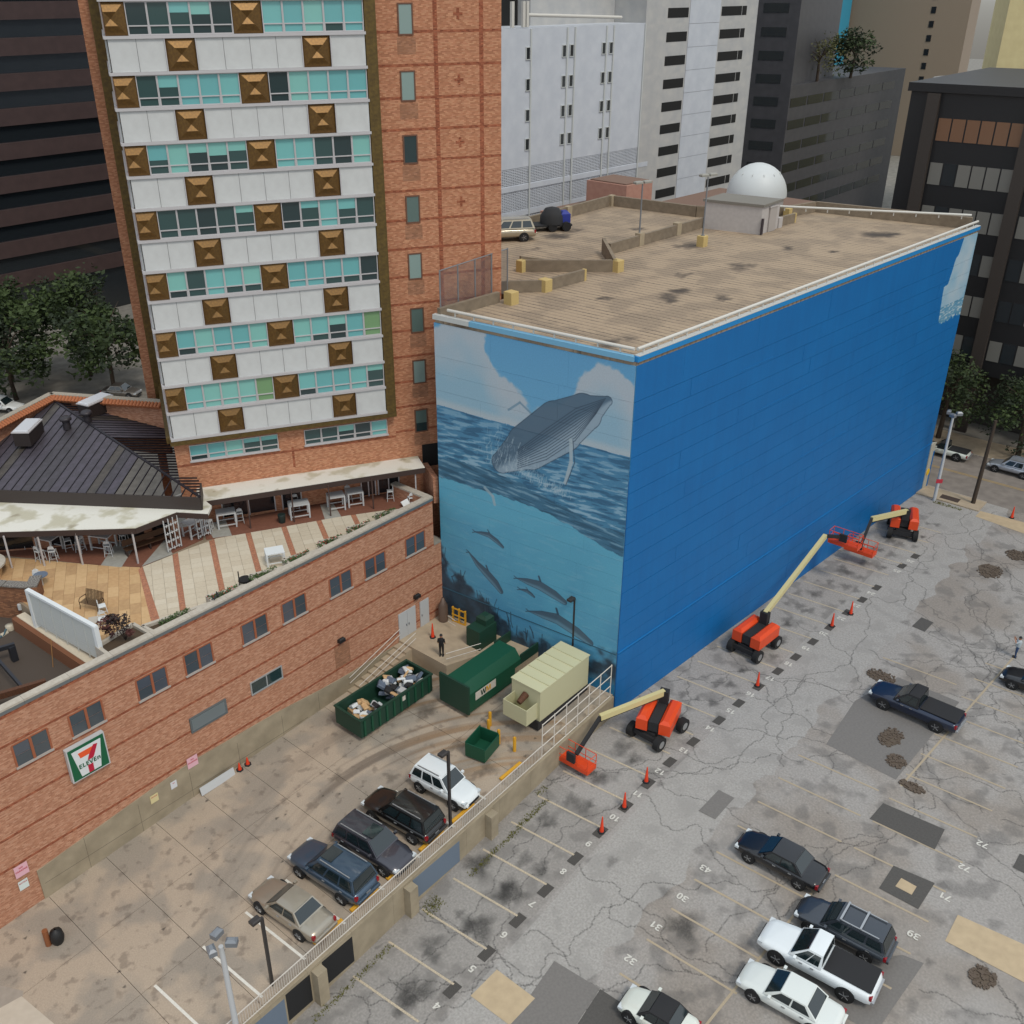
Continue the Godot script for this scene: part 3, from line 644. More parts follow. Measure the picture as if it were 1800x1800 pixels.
const G0 := Vector3(8.209, 0, -52.686)
var GB := Basis(Vector3.UP, deg_to_rad(44.78))
func gat(x: float, z: float, y: float) -> Vector3: return G0 + GB * Vector3(x, y, z)   # the garage's own axes: x along the blue wall, z out of it
func make_garage() -> void:
	var g := thing("parking_garage", "broad parking garage with a bright blue long wall and a sea painting", "parking garage", G0, deg_to_rad(44.78))
	var conc := M("gconc", Color.WHITE, 0.9, 0, grain(128, C("6d6152"), C("8b7d6a"), 0.03, 4, 85), 3.0)
	var conl := M("gconl", Color.WHITE, 0.9, 0, grain(128, C("93866f"), C("a99a82"), 0.03, 4, 86), 3.0)
	var plan := PackedVector2Array([Vector2(0, 0), Vector2(47.05, 0), Vector2(44.6, -13.9), Vector2(40.2, -14.6), Vector2(35.2, -20.5), Vector2(34.0, -29.4), Vector2(10.6, -27.2), Vector2(4.5, -14.2), Vector2(-2.25, -14.1)])
	put(g, "structure_block", MB.new().poly(plan, -0.4, 24.3), conc)
	var dk := MB.new().poly(plan, 24.3, 24.55)
	for i in dk.p.size(): dk.u[i] = Vector2(dk.p[i].x / 50.0, -dk.p[i].z / 32.0)
	var deck := M("deck", Color.WHITE, 0.9, 0, roof_picture(), 1.0)
	put(g, "roof_deck", dk, deck)
	# wall panels in courses, joints recessed
	var blue := M("blue", Color.WHITE, 0.55, 0, blue_picture(), 1.0)
	var sea := M("sea", Color.WHITE, 0.6, 0, sea_picture(), 1.0)
	var rows := [0.0]; var y := 1.245
	while y < 24.5:
		rows.append(y); y += 1.163
	rows[rows.size() - 1] = 24.35
	for j in rows.size() - 1:
		var cuts := [0.0]; var c := rng.randf_range(3.0, 8.0)
		while c < 44.0:
			cuts.append(c); c += rng.randf_range(6.5, 9.5)
		cuts.append(47.1)
		for i in cuts.size() - 1:
			var pr := 0.05 + rng.randf_range(0.0, 0.016) + (0.02 if rows[j] < 4.6 else 0.0)
			var b := MB.new().bx(cuts[i] + 0.006, cuts[i + 1] - 0.006, rows[j] + 0.012, rows[j + 1] - 0.012, 0.0, pr)
			for q in b.p.size(): b.u[q] = Vector2(b.p[q].x / 47.1, 1.0 - b.p[q].y / 24.6)
			put(g, "blue_panel", b, blue)
	var wb := Basis(Vector3.UP, deg_to_rad(-36.03 - 44.78)); var wo := wb * Vector3(-14.33, 0, 0)
	for j in rows.size() - 1:
		var cuts := [0.0, rng.randf_range(3.5, 7.0), rng.randf_range(8.5, 12.0), 14.33]
		for i in 3:
			var pr := 0.05 + rng.randf_range(0.0, 0.008)
			var b := MB.new().bx(cuts[i] + 0.003, cuts[i + 1] - 0.003, rows[j] + 0.005, rows[j + 1] - 0.005, 0.0, pr)
			for q in b.p.size(): b.u[q] = Vector2(b.p[q].x / 14.33, 1.0 - b.p[q].y / 24.6)
			for q in b.p.size():
				b.p[q] = wo + wb * b.p[q]; b.n[q] = wb * b.n[q]
			put(g, "mural_panel", b, sea)
	var lip := M("blue_lip", C("1470ae"), 0.5)
	put(g, "wall_ledge", MB.new().bx(0, 47.1, 4.88, 4.93, 0.0, 0.12), lip)
	put(g, "wall_ledge", MB.new().fr(wo, wb).bx(0, 14.3, 4.72, 4.78, 0.0, 0.085), M("sea_lip", C("2c5568"), 0.6))
	for e in [[2.6, 0.5, 3.5], [21.0, 11.9, 7.0], [30.5, 15.4, 5.0], [14.0, 17.7, 6.5], [36.5, 10.7, 5.0], [40.0, 7.2, 4.5], [8.0, 14.2, 5.5], [27.0, 20.1, 6.0], [18.0, 8.4, 5.0], [33.0, 6.1, 6.0], [11.0, 21.2, 4.0], [24.0, 3.7, 7.0]]:
		put(g, "joint_lip", MB.new().bx(e[0], e[0] + e[2], e[1], e[1] + 0.022, 0.05, 0.085), lip)
	var cop := M("coping", C("b9bcba"), 0.6); var copb := M("coping_blue", C("1c7fbd"), 0.5); var cops := M("coping_sea", C("6da6c6"), 0.5)
	put(g, "coping", MB.new().bx(0, 47.2, 24.57, 24.88, -0.22, 0.12), copb)
	put(g, "coping", MB.new().fr(wo, wb).bx(2.8, 14.2, 24.57, 24.88, -0.22, 0.12), cops)
	put(g, "coping", MB.new().fr(wo, wb).bx(-0.05, 2.78, 24.57, 24.88, -0.22, 0.12), cop)
	put(g, "coping_cap", MB.new().bx(0.1, 47.2, 24.88, 24.92, -0.24, 0.13), cop)
	# pipe rail round the edge
	var pipe := M("pipe", C("c6c3bb"), 0.5)
	for e in [[Vector3(0.2, 25.25, -0.12), Vector3(47.0, 25.25, -0.12), 34], [wo + wb * Vector3(1.0, 25.25, -0.12), wo + wb * Vector3(14.1, 25.25, -0.12), 9], [Vector3(46.6, 25.75, -0.6), Vector3(36.0, 25.75, -19.6), 12]]:
		put(g, "pipe_rail", MB.new().cyl(e[0], e[1], 0.1, 0.1, 8), pipe)
		for i in e[2]:
			var q: Vector3 = e[0].lerp(e[1], (i + 0.4) / e[2])
			put(g, "rail_post", MB.new().bx(-0.035, 0.035, -0.35, 0, -0.035, 0.035), pipe, q)
	# parapets and ramp walls
	for e in [[47.0, -0.6, 44.5, -13.8, 24.55, 25.5], [44.5, -13.8, 40.2, -14.5, 24.55, 25.5], [40.2, -14.5, 35.2, -20.4, 24.55, 25.5], [35.2, -20.4, 34.0, -29.3, 24.55, 25.5], [34.0, -29.3, 10.6, -27.1, 24.55, 25.5], [-2.1, -13.9, 3.2, -13.9, 24.55, 25.25]]:
		put(g, "parapet", MB.new().wall(Vector2(e[0], e[1]), Vector2(e[2], e[3]), 0.3, e[4], e[5]), conc)
	for e in [[4.6, -15.6, 7.2, -13.5, 25.35, 25.35], [7.2, -13.5, 11.3, -13.4, 25.35, 25.35], [10.1, -18.3, 14.9, -13.3, 25.4, 25.4], [18.6, -17.6, 14.9, -13.3, 25.75, 25.2], [18.6, -17.0, 32.0, -17.4, 25.4, 25.4], [35.9, -12.9, 39.0, -12.8, 25.35, 25.35], [11.2, -19.5, 13.8, -18.4, 25.3, 24.7]]:
		put(g, "ramp_wall", MB.new().wall(Vector2(e[0], e[1]), Vector2(e[2], e[3]), 0.25, 24.55, e[4], 24.55, e[5]), conc)
	for e in [[13.0, -30.2, 26.6], [20.5, -28.6, 25.6], [28.0, -29.1, 25.6]]:
		pass
	for e in [[22.7, -17.2], [28.0, -17.35], [33.9, -29.1], [27.0, -28.55]]:
		put(g, "pilaster", MB.new().bx(e[0] - 0.3, e[0] + 0.3, 24.55, 25.55, e[1] - 0.25, e[1] + 0.25), conl)
	var ylw := M("faded_yellow", Color.WHITE, 0.85, 0, grain(128, C("a78f5a"), C("d0b97e"), 0.12, 3, 87), 1.0)
	for e in [[3.5, -13.0, 0.5, 0.85], [7.35, -13.5, 0.5, 0.85], [14.95, -13.3, 0.5, 0.85], [25.9, -13.4, 0.45, 0.85], [40.0, -14.0, 0.4, 0.95], [10.1, -18.3, 0.42, 0.85]]:
		put(g, "yellow_block", MB.new().cbox(Vector3(e[0], 24.55 + e[3] / 2, e[1]), Vector3(e[2] * 1.4, e[3], e[2] * 1.4), 0.03), ylw)
	for e in [[11.35, -13.4], [39.1, -12.8]]: put(g, "yellow_end", MB.new().bx(e[0] - 0.1, e[0] + 0.1, 24.55, 25.36, e[1] - 0.14, e[1] + 0.14), ylw)
	# stair hut
	var hutw := M("hut_white", Color.WHITE, 0.8, 0, grain(128, C("a9a3a0"), C("b7b2ae"), 0.04, 3, 88), 2.5)
	var hp := PackedVector2Array([Vector2(31.6, -17.2), Vector2(32.7, -12.3), Vector2(36.0, -12.6), Vector2(35.0, -17.5)])
	var hut := put(g, "stair_hut", MB.new().poly(hp, 24.55, 26.8), hutw)
	var hp2 := PackedVector2Array()
	for q in hp: hp2.append((q - Vector2(33.8, -14.9)) * 1.06 + Vector2(33.8, -14.9))
	put(hut, "hut_roof", MB.new().poly(hp2, 26.8, 27.0), M("hut_roof", C("77736b"), 0.8))
	put(hut, "hut_door", MB.new().bx(34.0, 35.1, 24.57, 26.55, -12.5, -12.3), M("hut_door", C("a39c97"), 0.6))
	put(hut, "door_frame", MB.new().bx(33.9, 35.2, 26.57, 26.65, -12.52, -12.25), hutw)
	put(hut, "downpipe", MB.new().bx(32.55, 32.75, 24.6, 25.9, -12.2, -12.05), M("dark_pipe", C("3c3438"), 0.6))
	put(hut, "meter_box", MB.new().bx(36.0, 36.6, 24.55, 25.4, -13.2, -12.5), hutw)
	# mesh fence beside the tower
	var steel := M("steel", C("8d9094"), 0.45, 0.6)
	var fn := thing("roof_fence", "tall mesh fence panel on the garage roof beside the orange brick tower", "fence", gat(0, 0, 0), deg_to_rad(44.78))
	for i in 5:
		var q := Vector2(-1.9, -13.95).lerp(Vector2(5.2, -15.0), i / 4.0)
		put(fn, "post", MB.new().cyl(Vector3(q.x, 24.55, q.y), Vector3(q.x, 27.6, q.y), 0.05), steel)
	put(fn, "rail", MB.new().cyl(Vector3(-1.9, 27.55, -13.95), Vector3(5.2, 27.55, -15.0), 0.04), steel)
	put(fn, "mesh", chain(Vector3(-1.9, 24.6, -13.95), Vector3(5.2, 24.6, -15.0), 2.9, 0.16, 0.006), steel)
	# lamps
	roof_lamp("slim grey twin-headed lamp standing on the ramp wall of the garage roof", gat(22.7, -17.25, 25.4), 4.0)
	roof_lamp("slim grey twin-headed lamp standing on a yellow block on the garage roof", gat(25.9, -13.4, 25.4), 4.6)
	# painted column at the street end
	var cw := lone("painted_column", "white painted column with a yellow disc at the street end of the blue wall", "column", MB.new().bx(-0.5, 0.5, 0.1, 4.7, -0.05, 0.05), M("wcol", C("a8a497"), 0.8), gat(47.45, 0.1, 0), deg_to_rad(44.78))
	put(cw, "yellow_disc", MB.new().cyl(Vector3(0, 1.75, 0.05), Vector3(0, 1.75, 0.09), 0.34, 0.34, 16), M("disc", C("e0b41c"), 0.6))
	put(cw, "blue_band", MB.new().bx(0.3, 0.56, 0.1, 3.8, -0.06, 0.07), blue)
func chain(a: Vector3, b: Vector3, h: float, step: float, r: float) -> MB:   # woven wire
	var m := MB.new(); var L := (b - a).length(); var d := (b - a) / L; var n := int(L / step)
	for i in range(-int(h / step), n + 1):
		for s in [0, 1]:
			var x0 := i * step; var x1 := x0 + h
			var y0 := 0.0; var y1 := h
			if x0 < 0: y0 = -x0; x0 = 0
			if x1 > L: y1 = h - (x1 - L); x1 = L
			if x1 - x0 < 0.02: continue
			var p := a + d * x0 + Vector3.UP * (y0 if s == 0 else h - y0); var q := a + d * x1 + Vector3.UP * (y1 if s == 0 else h - y1)
			m.bar(p, q, r * 2)
	return m
func roof_lamp(label: String, o: Vector3, h: float) -> void:
	var l := thing("roof_lamp", label, "lamp post", o, 0, "lamps on the garage roof")
	var st := M("lamp_grey", C("83878c"), 0.45, 0.4)
	put(l, "pole", MB.new().cyl(Vector3.ZERO, Vector3(0, h, 0), 0.07, 0.055, 8), st)
	put(l, "base_plate", MB.new().cyl(Vector3.ZERO, Vector3(0, 0.06, 0), 0.16, 0.16, 8), st)
	for s in [-1, 1]:
		var k := put(l, "lamp_head", MB.new().cbox(Vector3(s * 0.42, h + 0.05, 0), Vector3(0.7, 0.2, 0.42), 0.07), M("lamp_head", C("8f8d85"), 0.5))
		k.rotation.y = 0.5
# ---------------------------------------------------------------- orange brick tower
const T0 := Vector3(0.9, 0, -65.8)
func window_unit(par: Node3D, x0: float, x1: float, y0: float, y1: float, z: float, low: float, fm: Material, mode: int) -> void:   # a framed light over a short vent light
	var w := x1 - x0; var h := y1 - y0
	var k := "win%.2f,%.2f,%.2f,%d" % [w, h, low, fm.get_instance_id()]
	if not cache.has(k):
		var b := MB.new(); var f := 0.045
		b.bx(0, f, 0, h, -0.1, 0.03).bx(w - f, w, 0, h, -0.1, 0.03).bx(f, w - f, h - f, h, -0.1, 0.025).bx(f, w - f, 0, f * 1.4, -0.1, 0.025).bx(f, w - f, low - 0.03, low + 0.03, -0.1, 0.02)
		b.bx(f, f + 0.03, f * 1.4, low - 0.03, -0.08, 0.0).bx(w - f - 0.03, w - f, f * 1.4, low - 0.03, -0.08, 0.0)
		cache[k] = b.mesh(fm)
	var o := putm(par, "window", cache[k], Vector3(x0, y0, z))
	var hi := h - low - 0.075
	var teal: Material = [T.teal, T.teal2, T.teal3][rng.randi() % 3]; var dark: Material = [T.dkglass, T.dkglass2][rng.randi() % 2]
	var up: Material = teal; var lo: Material = teal; var drawn := 1.0
	if mode == 1: up = dark; lo = dark
	elif mode == 2: lo = dark
	elif mode == 3:
		drawn = rng.randf_range(0.35, 0.8); lo = dark
	elif mode == 4: up = T.teal_green; lo = T.teal_green
	putm(o, "pane", bxm(Vector3(w - 0.09, hi, 0.02), up if drawn == 1.0 else dark), Vector3(w / 2, low + 0.03 + hi / 2, -0.05))
	putm(o, "pane", bxm(Vector3(w - 0.15, low - 0.09, 0.02), lo), Vector3(w / 2, low / 2 + 0.015, -0.06))
	if drawn < 1.0:
		var q := snappedf(hi * drawn, 0.1)
		putm(o, "blind", bxm(Vector3(w - 0.1, q, 0.012), teal), Vector3(w / 2, h - 0.045 - q / 2, -0.03))
func bronze_unit(b: MB, cx: float, cy: float, hx: float, hy: float, d: float, clip := -1e9) -> void:   # a stepped pyramid: slopes rise to a square, inside it a sunken pyramid
	var P := func(x: float, y: float, z: float) -> Vector3: return Vector3(maxf(cx + x, clip), cy + y, z)
	var i := 0.42
	var o4 := [P.call(-hx, -hy, 0.02), P.call(hx, -hy, 0.02), P.call(hx, hy, 0.02), P.call(-hx, hy, 0.02)]
	var m4 := [P.call(-hx * i, -hy * i, d), P.call(hx * i, -hy * i, d), P.call(hx * i, hy * i, d), P.call(-hx * i, hy * i, d)]
	for k in 4:
		var j := (k + 1) % 4
		b.quad(o4[k], o4[j], m4[j], m4[k])
		b.tri(m4[k], m4[j], P.call(0, 0, d * 0.35))
func make_tower() -> void:
	var t := thing("apartment_tower", "tall orange brick tower with white panels, teal windows and stepped bronze squares", "tower", T0, deg_to_rad(19.1))
	var brk := M("brick", Color.WHITE, 0.9, 0, bricks([C("b0785a"), C("b88062"), C("a87052"), C("bc8868"), C("a06a4e")], C("a97a5b"), 91, 0.04), 3.2)
	var band := M("brick_band", Color.WHITE, 0.9, 0, bricks([C("8a4a30"), C("7d4029"), C("96543a"), C("a05f42")], C("8a5a42"), 92), 3.2)
	var patch := M("brick_patch", Color.WHITE, 0.9, 0, bricks([C("94664b"), C("8b6048"), C("9a6d52"), C("a07258")], C("8f6a52"), 93), 3.2)
	var brz := M("bronze", Color.WHITE, 0.42, 0.55, grain(128, C("5a4226"), C("80602f"), 0.06, 3, 94), 1.4)
	var brf := M("bronze_frame", Color.WHITE, 0.55, 0.4, grain(128, C("4d3d22"), C("75602f"), 0.05, 4, 95), 2.2)
	var pan := M("white_panel", Color.WHITE, 0.6, 0, grain(128, C("b9bab9"), C("c8cac9"), 0.025, 3, 96), 3.0)
	var alu := M("alu", C("bcb9ba"), 0.45, 0.2)
	glass("teal", C("6fb0ae"), 0.22); glass("teal2", C("64a6a8"), 0.22); glass("teal3", C("7ab5ad"), 0.22); glass("teal_green", C("6f9468"), 0.25)
	glass("dkglass", C("24373a")); glass("dkglass2", C("2f4a4a"))
	var top := 17.7 + 1.773 * 16
	put(t, "wall", MB.new().bx(-22.3, 0, 0, top, -13.5, 0), brk)
	put(t, "corner_pier", MB.new().bx(-23.55, -22.95, 0, top, -13.4, -11.2), brk)
	put(t, "bronze_trim", MB.new().bx(-22.96, -22.3, 15.5, top, -13.3, -10.6), brf)
	put(t, "bronze_trim", MB.new().bx(-8.38, -7.72, 17.35, top, 0.003, 0.5), brf)
	put(t, "bronze_trim", MB.new().bx(-22.5, -7.72, 17.3, 17.68, 0.003, 0.56), brf)
	put(t, "bronze_trim", MB.new().bx(-22.7, -22.3, 17.3, 17.68, -11.0, 0.003), brf)
	put(t, "curtain_backing", MB.new().bx(-22.25, -8.4, 17.7, top, 0.003, 0.3), M("backing", C("3d4242"), 0.8))
	var bz := MB.new(); bronze_unit(bz, 0, 0, 0.78, 0.8, 0.24); var bzm := bz.mesh(brz)
	var bh := MB.new(); bronze_unit(bh, 0, 0, 0.78, 0.8, 0.24, -0.36); var bhm := bh.mesh(brz)
	var fins := MB.new().bx(-0.025, 0.025, -0.82, 0.82, 0, 0.1).mesh(alu)
	for k in 16:
		var y0 := 17.7 + 1.773 * k; var y1 := y0 + 1.773
		put(t, "sill_band", MB.new().bx(-22.42, -8.36, y0 - 0.075, y0 + 0.075, 0.3, 0.6), alu)
		if k % 2 == 0:
			for e in [[-22.25, -20.82], [-20.82, -19.39], [-17.73, -16.3], [-16.3, -14.87], [-14.87, -13.44], [-13.44, -12.02], [-10.4, -8.42]]:
				putm(t, "white_panel", bxm(Vector3(e[1] - e[0] - 0.02, 1.61, 0.2), pan), Vector3((e[0] + e[1]) / 2, (y0 + y1) / 2, 0.4))
			for x in [-18.56, -11.21]: putm(t, "bronze_square", bzm, Vector3(x, (y0 + y1) / 2, 0.42))
			for x in [-19.37, -17.75, -12.02, -10.4]: putm(t, "panel_fin", fins, Vector3(x, (y0 + y1) / 2, 0.46))
		else:
			putm(t, "bronze_square", bhm, Vector3(-21.92, (y0 + y1) / 2, 0.42))
			putm(t, "bronze_square", bzm, Vector3(-14.87, (y0 + y1) / 2, 0.42))
			var dim: Array = {5: [1, 0], 9: [1, 1]}.get(k, [0, 0])
			for i in 10:
				var x0 := -21.14 + 1.096 * i if i < 5 else -14.06 + 1.128 * (i - 5)
				var w := 1.09 if i < 5 else 1.122
				var r := rng.randf(); var mode := 0
				if r < 0.2: mode = 2
				elif r < 0.34: mode = 3
				elif r < 0.42: mode = 1
				if k == 7 and i < 4: mode = 1
				if k == 13 and i < 5: mode = [1, 1, 3, 3, 1][i]
				if k == 9 and i in [7, 8]: mode = 1
				if k == 3 and i == 9: mode = 4
				if k == 1 and i == 4: mode = 4
				window_unit(t, x0, x0 + w, y0 + 0.08, y1 - 0.08, 0.46, 0.46, alu, mode)
	# side face of the curtain wall
	for k in 16:
		var y0 := 17.7 + 1.773 * k
		put(t, "side_band", MB.new().bx(-22.45, -22.3, y0 - 0.075, y0 + 0.075, -10.5, 0.3), alu)
		for i in 4:
			putm(t, "white_panel", bxm(Vector3(0.1, 1.58, 1.35), pan), Vector3(-22.33, y0 + 0.89, -0.55 - i * 2.6 - (1.3 if k % 2 else 0.0)))
	# brick flank: bands, crosses and tall windows
	for k in range(-1, 17):
		var y := 17.7 + 1.773 * k
		put(t, "brick_band", MB.new().bx(-7.7, -0.0, y - 0.075, y + 0.075, 0, 0.008), band)
	for x in [-4.1, -1.27]: put(t, "brick_band", MB.new().bx(x - 0.13, x + 0.13, 13.9, top, 0.0, 0.006), band)
	for k in range(0, 8):
		var y := 17.7 + 1.773 * (2 * k + 1) + 0.9
		if k >= 3: put(t, "brick_cross", MB.new().bx(-2.98, -2.42, y - 0.08, y + 0.08, 0, 0.012).bx(-2.78, -2.62, y - 0.3, y + 0.3, 0, 0.014), band)
	for e in [[-21.4, 15.75, 13], [-8.0, 15.75, 13]]: pass
	put(t, "brick_band", MB.new().bx(-22.3, -7.7, 15.55, 15.7, 0, 0.008), band)
	var wf := M("brown_frame", C("6a4a3a"), 0.6, 0.2); glass("pale_glass", C("7f948f"), 0.25); glass("mid_glass", C("566a66"), 0.2)
	for k in 9:
		var y0 := 15.7 + 3.552 * k; var h := 1.68
		var w := put(t, "tall_window", MB.new().bx(-6.34, -6.26, y0, y0 + h, 0, 0.06).bx(-5.5, -5.42, y0, y0 + h, 0, 0.06).bx(-6.26, -5.5, y0 + h - 0.08, y0 + h, 0, 0.06).bx(-6.26, -5.5, y0, y0 + 0.08, 0, 0.06), wf)
		putm(w, "pane", bxm(Vector3(0.76, 1.52, 0.03), [T.mid_glass, T.pale_glass, T.mid_glass, T.pale_glass, T.mid_glass, T.dkglass, T.pale_glass, T.pale_glass, T.pale_glass][k]), Vector3(-5.88, y0 + h / 2, 0.016))
		if k in [0, 8]: putm(w, "pane", bxm(Vector3(0.76, 0.6, 0.012), T.dkglass), Vector3(-5.88, y0 + 0.38, 0.038))
		put(t, "brick_patch", MB.new().bx(-6.42, -5.3, y0 - 1.0, y0 - 0.12, 0, 0.005), patch)
	put(t, "dark_opening", MB.new().bx(-5.9, -4.7, 13.0, 14.7, 0, 0.02), M("opening", C("171514"), 0.9))
	# the low band of windows under the curtain wall
	for e in [[-21.4, 1.137], [-13.98, 1.137]]:
		for i in 5: window_unit(t, e[0] + i * e[1], e[0] + (i + 1) * e[1] - 0.01, 15.9, 17.0, 0.06, 0.36, alu, [0, 2, 0, 2, 3, 0][rng.randi() % 6] if e[0] < -20 else [1, 1, 3, 1, 0][i])
		put(t, "window_sill", MB.new().bx(e[0] - 0.06, e[0] + 5.74, 15.82, 15.9, 0, 0.14), alu)
	# soot streak where the wall drips
	put(t, "soot_streak", MB.new().bx(-14.9, -14.75, 14.4, 15.9, 0, 0.004), band)
# ---------------------------------------------------------------- brick podium, its terrace and the pavilion
func pz(s: float, t: float) -> Vector2: return Vector2(-s, t)
func ppoly(a: Array) -> PackedVector2Array:
	var o := PackedVector2Array()
	for k in a: o.append(Vector2(-k[0], k[1]))
	return o
func make_podium() -> void:
	var P := thing("brick_podium", "long low orange brick wing with a paved roof terrace behind its stone parapet", "building", P0, deg_to_rad(48.8))
	var brk := M("pbrick", Color.WHITE, 0.9, 0, bricks([C("ae7c62"), C("b58469"), C("a6745a"), C("bb8c72"), C("a06e55")], C("ad8064"), 101, 0.035), 3.2)
	var band: Material = T.brick_band
	var base := M("pbase", Color.WHITE, 0.9, 0, grain(256, C("857a66"), C("a89b84"), 0.015, 4, 103), 6.0)
	put(P, "wall", MB.new().bx(-58, -0.76, -2.5, 12.0, -0.4, 0).bx(-1.1, -0.76, 8.5, 12.0, -3.2, -0.4), brk)
	put(P, "wall", MB.new().bx(-0.757, 0, 0, 8.5, -4.0, 0), brk)
	put(P, "low_roof", MB.new().bx(-0.757, 0.15, 8.5, 8.62, -4.0, 0.04), M("low_roof", C("8f8a80"), 0.8))
	put(P, "core", MB.new().poly(ppoly([[0.8, -0.42], [57, -0.42], [57, -12], [26, -20], [12.7, -9.6], [0.8, -5.0]]), -2.4, 10.2), T.joint)
	put(P, "concrete_base", MB.new().face(PackedVector2Array([Vector2(-31.2, -0.6), Vector2(-4.6, -0.6), Vector2(-4.6, 2.3), Vector2(-9.2, 2.3), Vector2(-11.7, 2.42), Vector2(-15.4, 2.74), Vector2(-21.5, 2.94), Vector2(-24, 2.75), Vector2(-29.3, 2.2), Vector2(-31.2, 2.0)]), 0.003, 0.07), base)
	for x in [-28.5, -25.2, -21.8, -18.4, -15.0, -12.0]: put(P, "base_joint", MB.new().bx(x - 0.012, x + 0.012, 0, 2.3, 0.07, 0.074), M("base_joint", C("6e6454"), 0.95))
	put(P, "base_joint", MB.new().bx(-31, -13, 0.93, 0.96, 0.07, 0.074), T.base_joint)
	for y in [10.28, 8.56, 6.8, 4.98, 3.12]:
		put(P, "brick_band", MB.new().bx(-58, -0.76, y - 0.07, y + 0.07, 0, 0.01), band)
	for y in [6.8, 4.98, 3.12]: put(P, "brick_band", MB.new().bx(-0.757, 0, y - 0.07, y + 0.07, 0.001, 0.01), band)
	put(P, "soldier_course", MB.new().bx(-58, -0.76, 11.82, 12.0, 0, 0.012), band)
	# windows in pairs along the wall
	glass("smoky", C("4b525c"), 0.12); glass("smoky2", C("434c53"), 0.12)
	var mull := M("mullion", C("96573a"), 0.6); var sill := M("sill", C("a79f98"), 0.7)
	for s in [2.56, 6.3, 9.3, 13.06, 16.03, 19.93, 22.91, 26.78, 29.75, 33.6, 36.6]:
		var w := put(P, "window", MB.new().bx(-s - 0.92, -s + 0.92, 10.06, 10.12, 0, 0.02).bx(-s - 0.07, -s + 0.07, 8.76, 10.06, 0, 0.05).bx(-s - 0.96, -s - 0.86, 8.76, 10.06, 0, 0.03).bx(-s + 0.86, -s + 0.96, 8.76, 10.06, 0, 0.03), mull)
		for k in [-1, 1]:
			for j in 2:
				putm(w, "pane", bxm(Vector3(0.78, 0.63, 0.012), [T.smoky, T.smoky2][rng.randi() % 2]), Vector3(-s + k * 0.465, 9.08 + j * 0.65, 0.008))
		put(w, "sill", MB.new().bx(-s - 0.98, -s + 0.98, 8.66, 8.76, 0, 0.1), sill)
	var lv := put(P, "louvre_vent", MB.new().bx(-21.2, -18.7, 5.78, 5.88, 0, 0.1).bx(-21.2, -18.7, 4.84, 4.94, 0, 0.1).bx(-21.2, -21.1, 4.94, 5.78, 0, 0.1).bx(-18.8, -18.7, 4.94, 5.78, 0, 0.1).bx(-21.1, -18.8, 4.94, 5.78, 0, 0.02), M("louvre", C("6d7679"), 0.5, 0.4))
	for i in 8: putm(lv, "slat", bxm(Vector3(2.28, 0.03, 0.1), M("slat", C("9aa3a6"), 0.45, 0.4) if i == 0 else T.slat), Vector3(-19.95, 5.0 + i * 0.104, 0.06))
	var sw := put(P, "low_window", MB.new().bx(-16.9, -14.5, 5.86, 5.94, 0, 0.06).bx(-16.9, -14.5, 4.98, 5.06, 0, 0.08).bx(-14.58, -14.5, 5.06, 5.86, 0, 0.06).bx(-16.9, -16.82, 5.06, 5.86, 0, 0.06).bx(-15.74, -15.66, 5.06, 5.86, 0, 0.05), M("frame_grey", C("a6a8a8"), 0.5, 0.3))
	for x in [-16.28, -15.12]: putm(sw, "pane", bxm(Vector3(1.08, 0.8, 0.02), T.dkglass), Vector3(x, 5.46, 0.012))
	put(P, "brick_patch", MB.new().bx(-10.3, -9.0, 3.2, 4.95, 0.0, 0.006), T.brick_patch)
	var door := M("door", C("b3b5b6"), 0.6)
	for e in [[-4.53, -3.72], [-3.7, -2.88], [-2.42, -1.55]]:
		var d := putm(P, "door", bxm(Vector3(e[1] - e[0], 2.07, 0.06), door), Vector3((e[0] + e[1]) / 2, 3.56, 0.04))
		put(d, "handle", MB.new().box(Vector3(0.3 if e[0] < -4 else -0.3, -0.1, 0.06), Vector3(0.05, 0.16, 0.06)), T.steel)
	for s in [9.75, 2.75]:
		var wl := lone("wall_lamp", "small black wall lamp over the grey loading doors" if s < 5 else "small black wall lamp above the yard steps", "lamp", MB.new().cbox(Vector3.ZERO, Vector3(0.5, 0.3, 0.26), 0.08), M("black_lamp", C("1d1c1d"), 0.5), at(s, 0.15, 5.35), deg_to_rad(48.8))
		put(wl, "lamp_lens", MB.new().box(Vector3(0, -0.16, 0.03), Vector3(0.4, 0.03, 0.16)), T.pale_glass)
	# parapet
	var stone := M("stone_cap", Color.WHITE, 0.85, 0, grain(128, C("a69d90"), C("bcb4a7"), 0.04, 4, 104), 2.0)
	var flash := M("flashing", C("7c8284"), 0.4, 0.5)
	for i in 24:
		var x1 := -0.72 - i * 2.4; putm(P, "parapet_cap", bxm(Vector3(2.385, 0.12, 0.46), stone), Vector3(x1 - 1.2, 12.26, -0.2))
		putm(P, "cap_flashing", bxm(Vector3(2.39, 0.18, 0.03), flash), Vector3(x1 - 1.2, 12.1, 0.02))
	put(P, "parapet", MB.new().bx(-58, -0.76, 10.4, 12.2, -0.4, -0.003), brk)
	put(P, "parapet_cap", MB.new().wall(Vector2(-0.95, -0.1), Vector2(-0.95, -3.6), 0.5, 12.2, 12.33), stone)
	put(P, "corner_parapet", MB.new().wall(Vector2(-0.95, -0.4), Vector2(-0.95, -3.4), 0.4, 8.5, 12.2), brk)
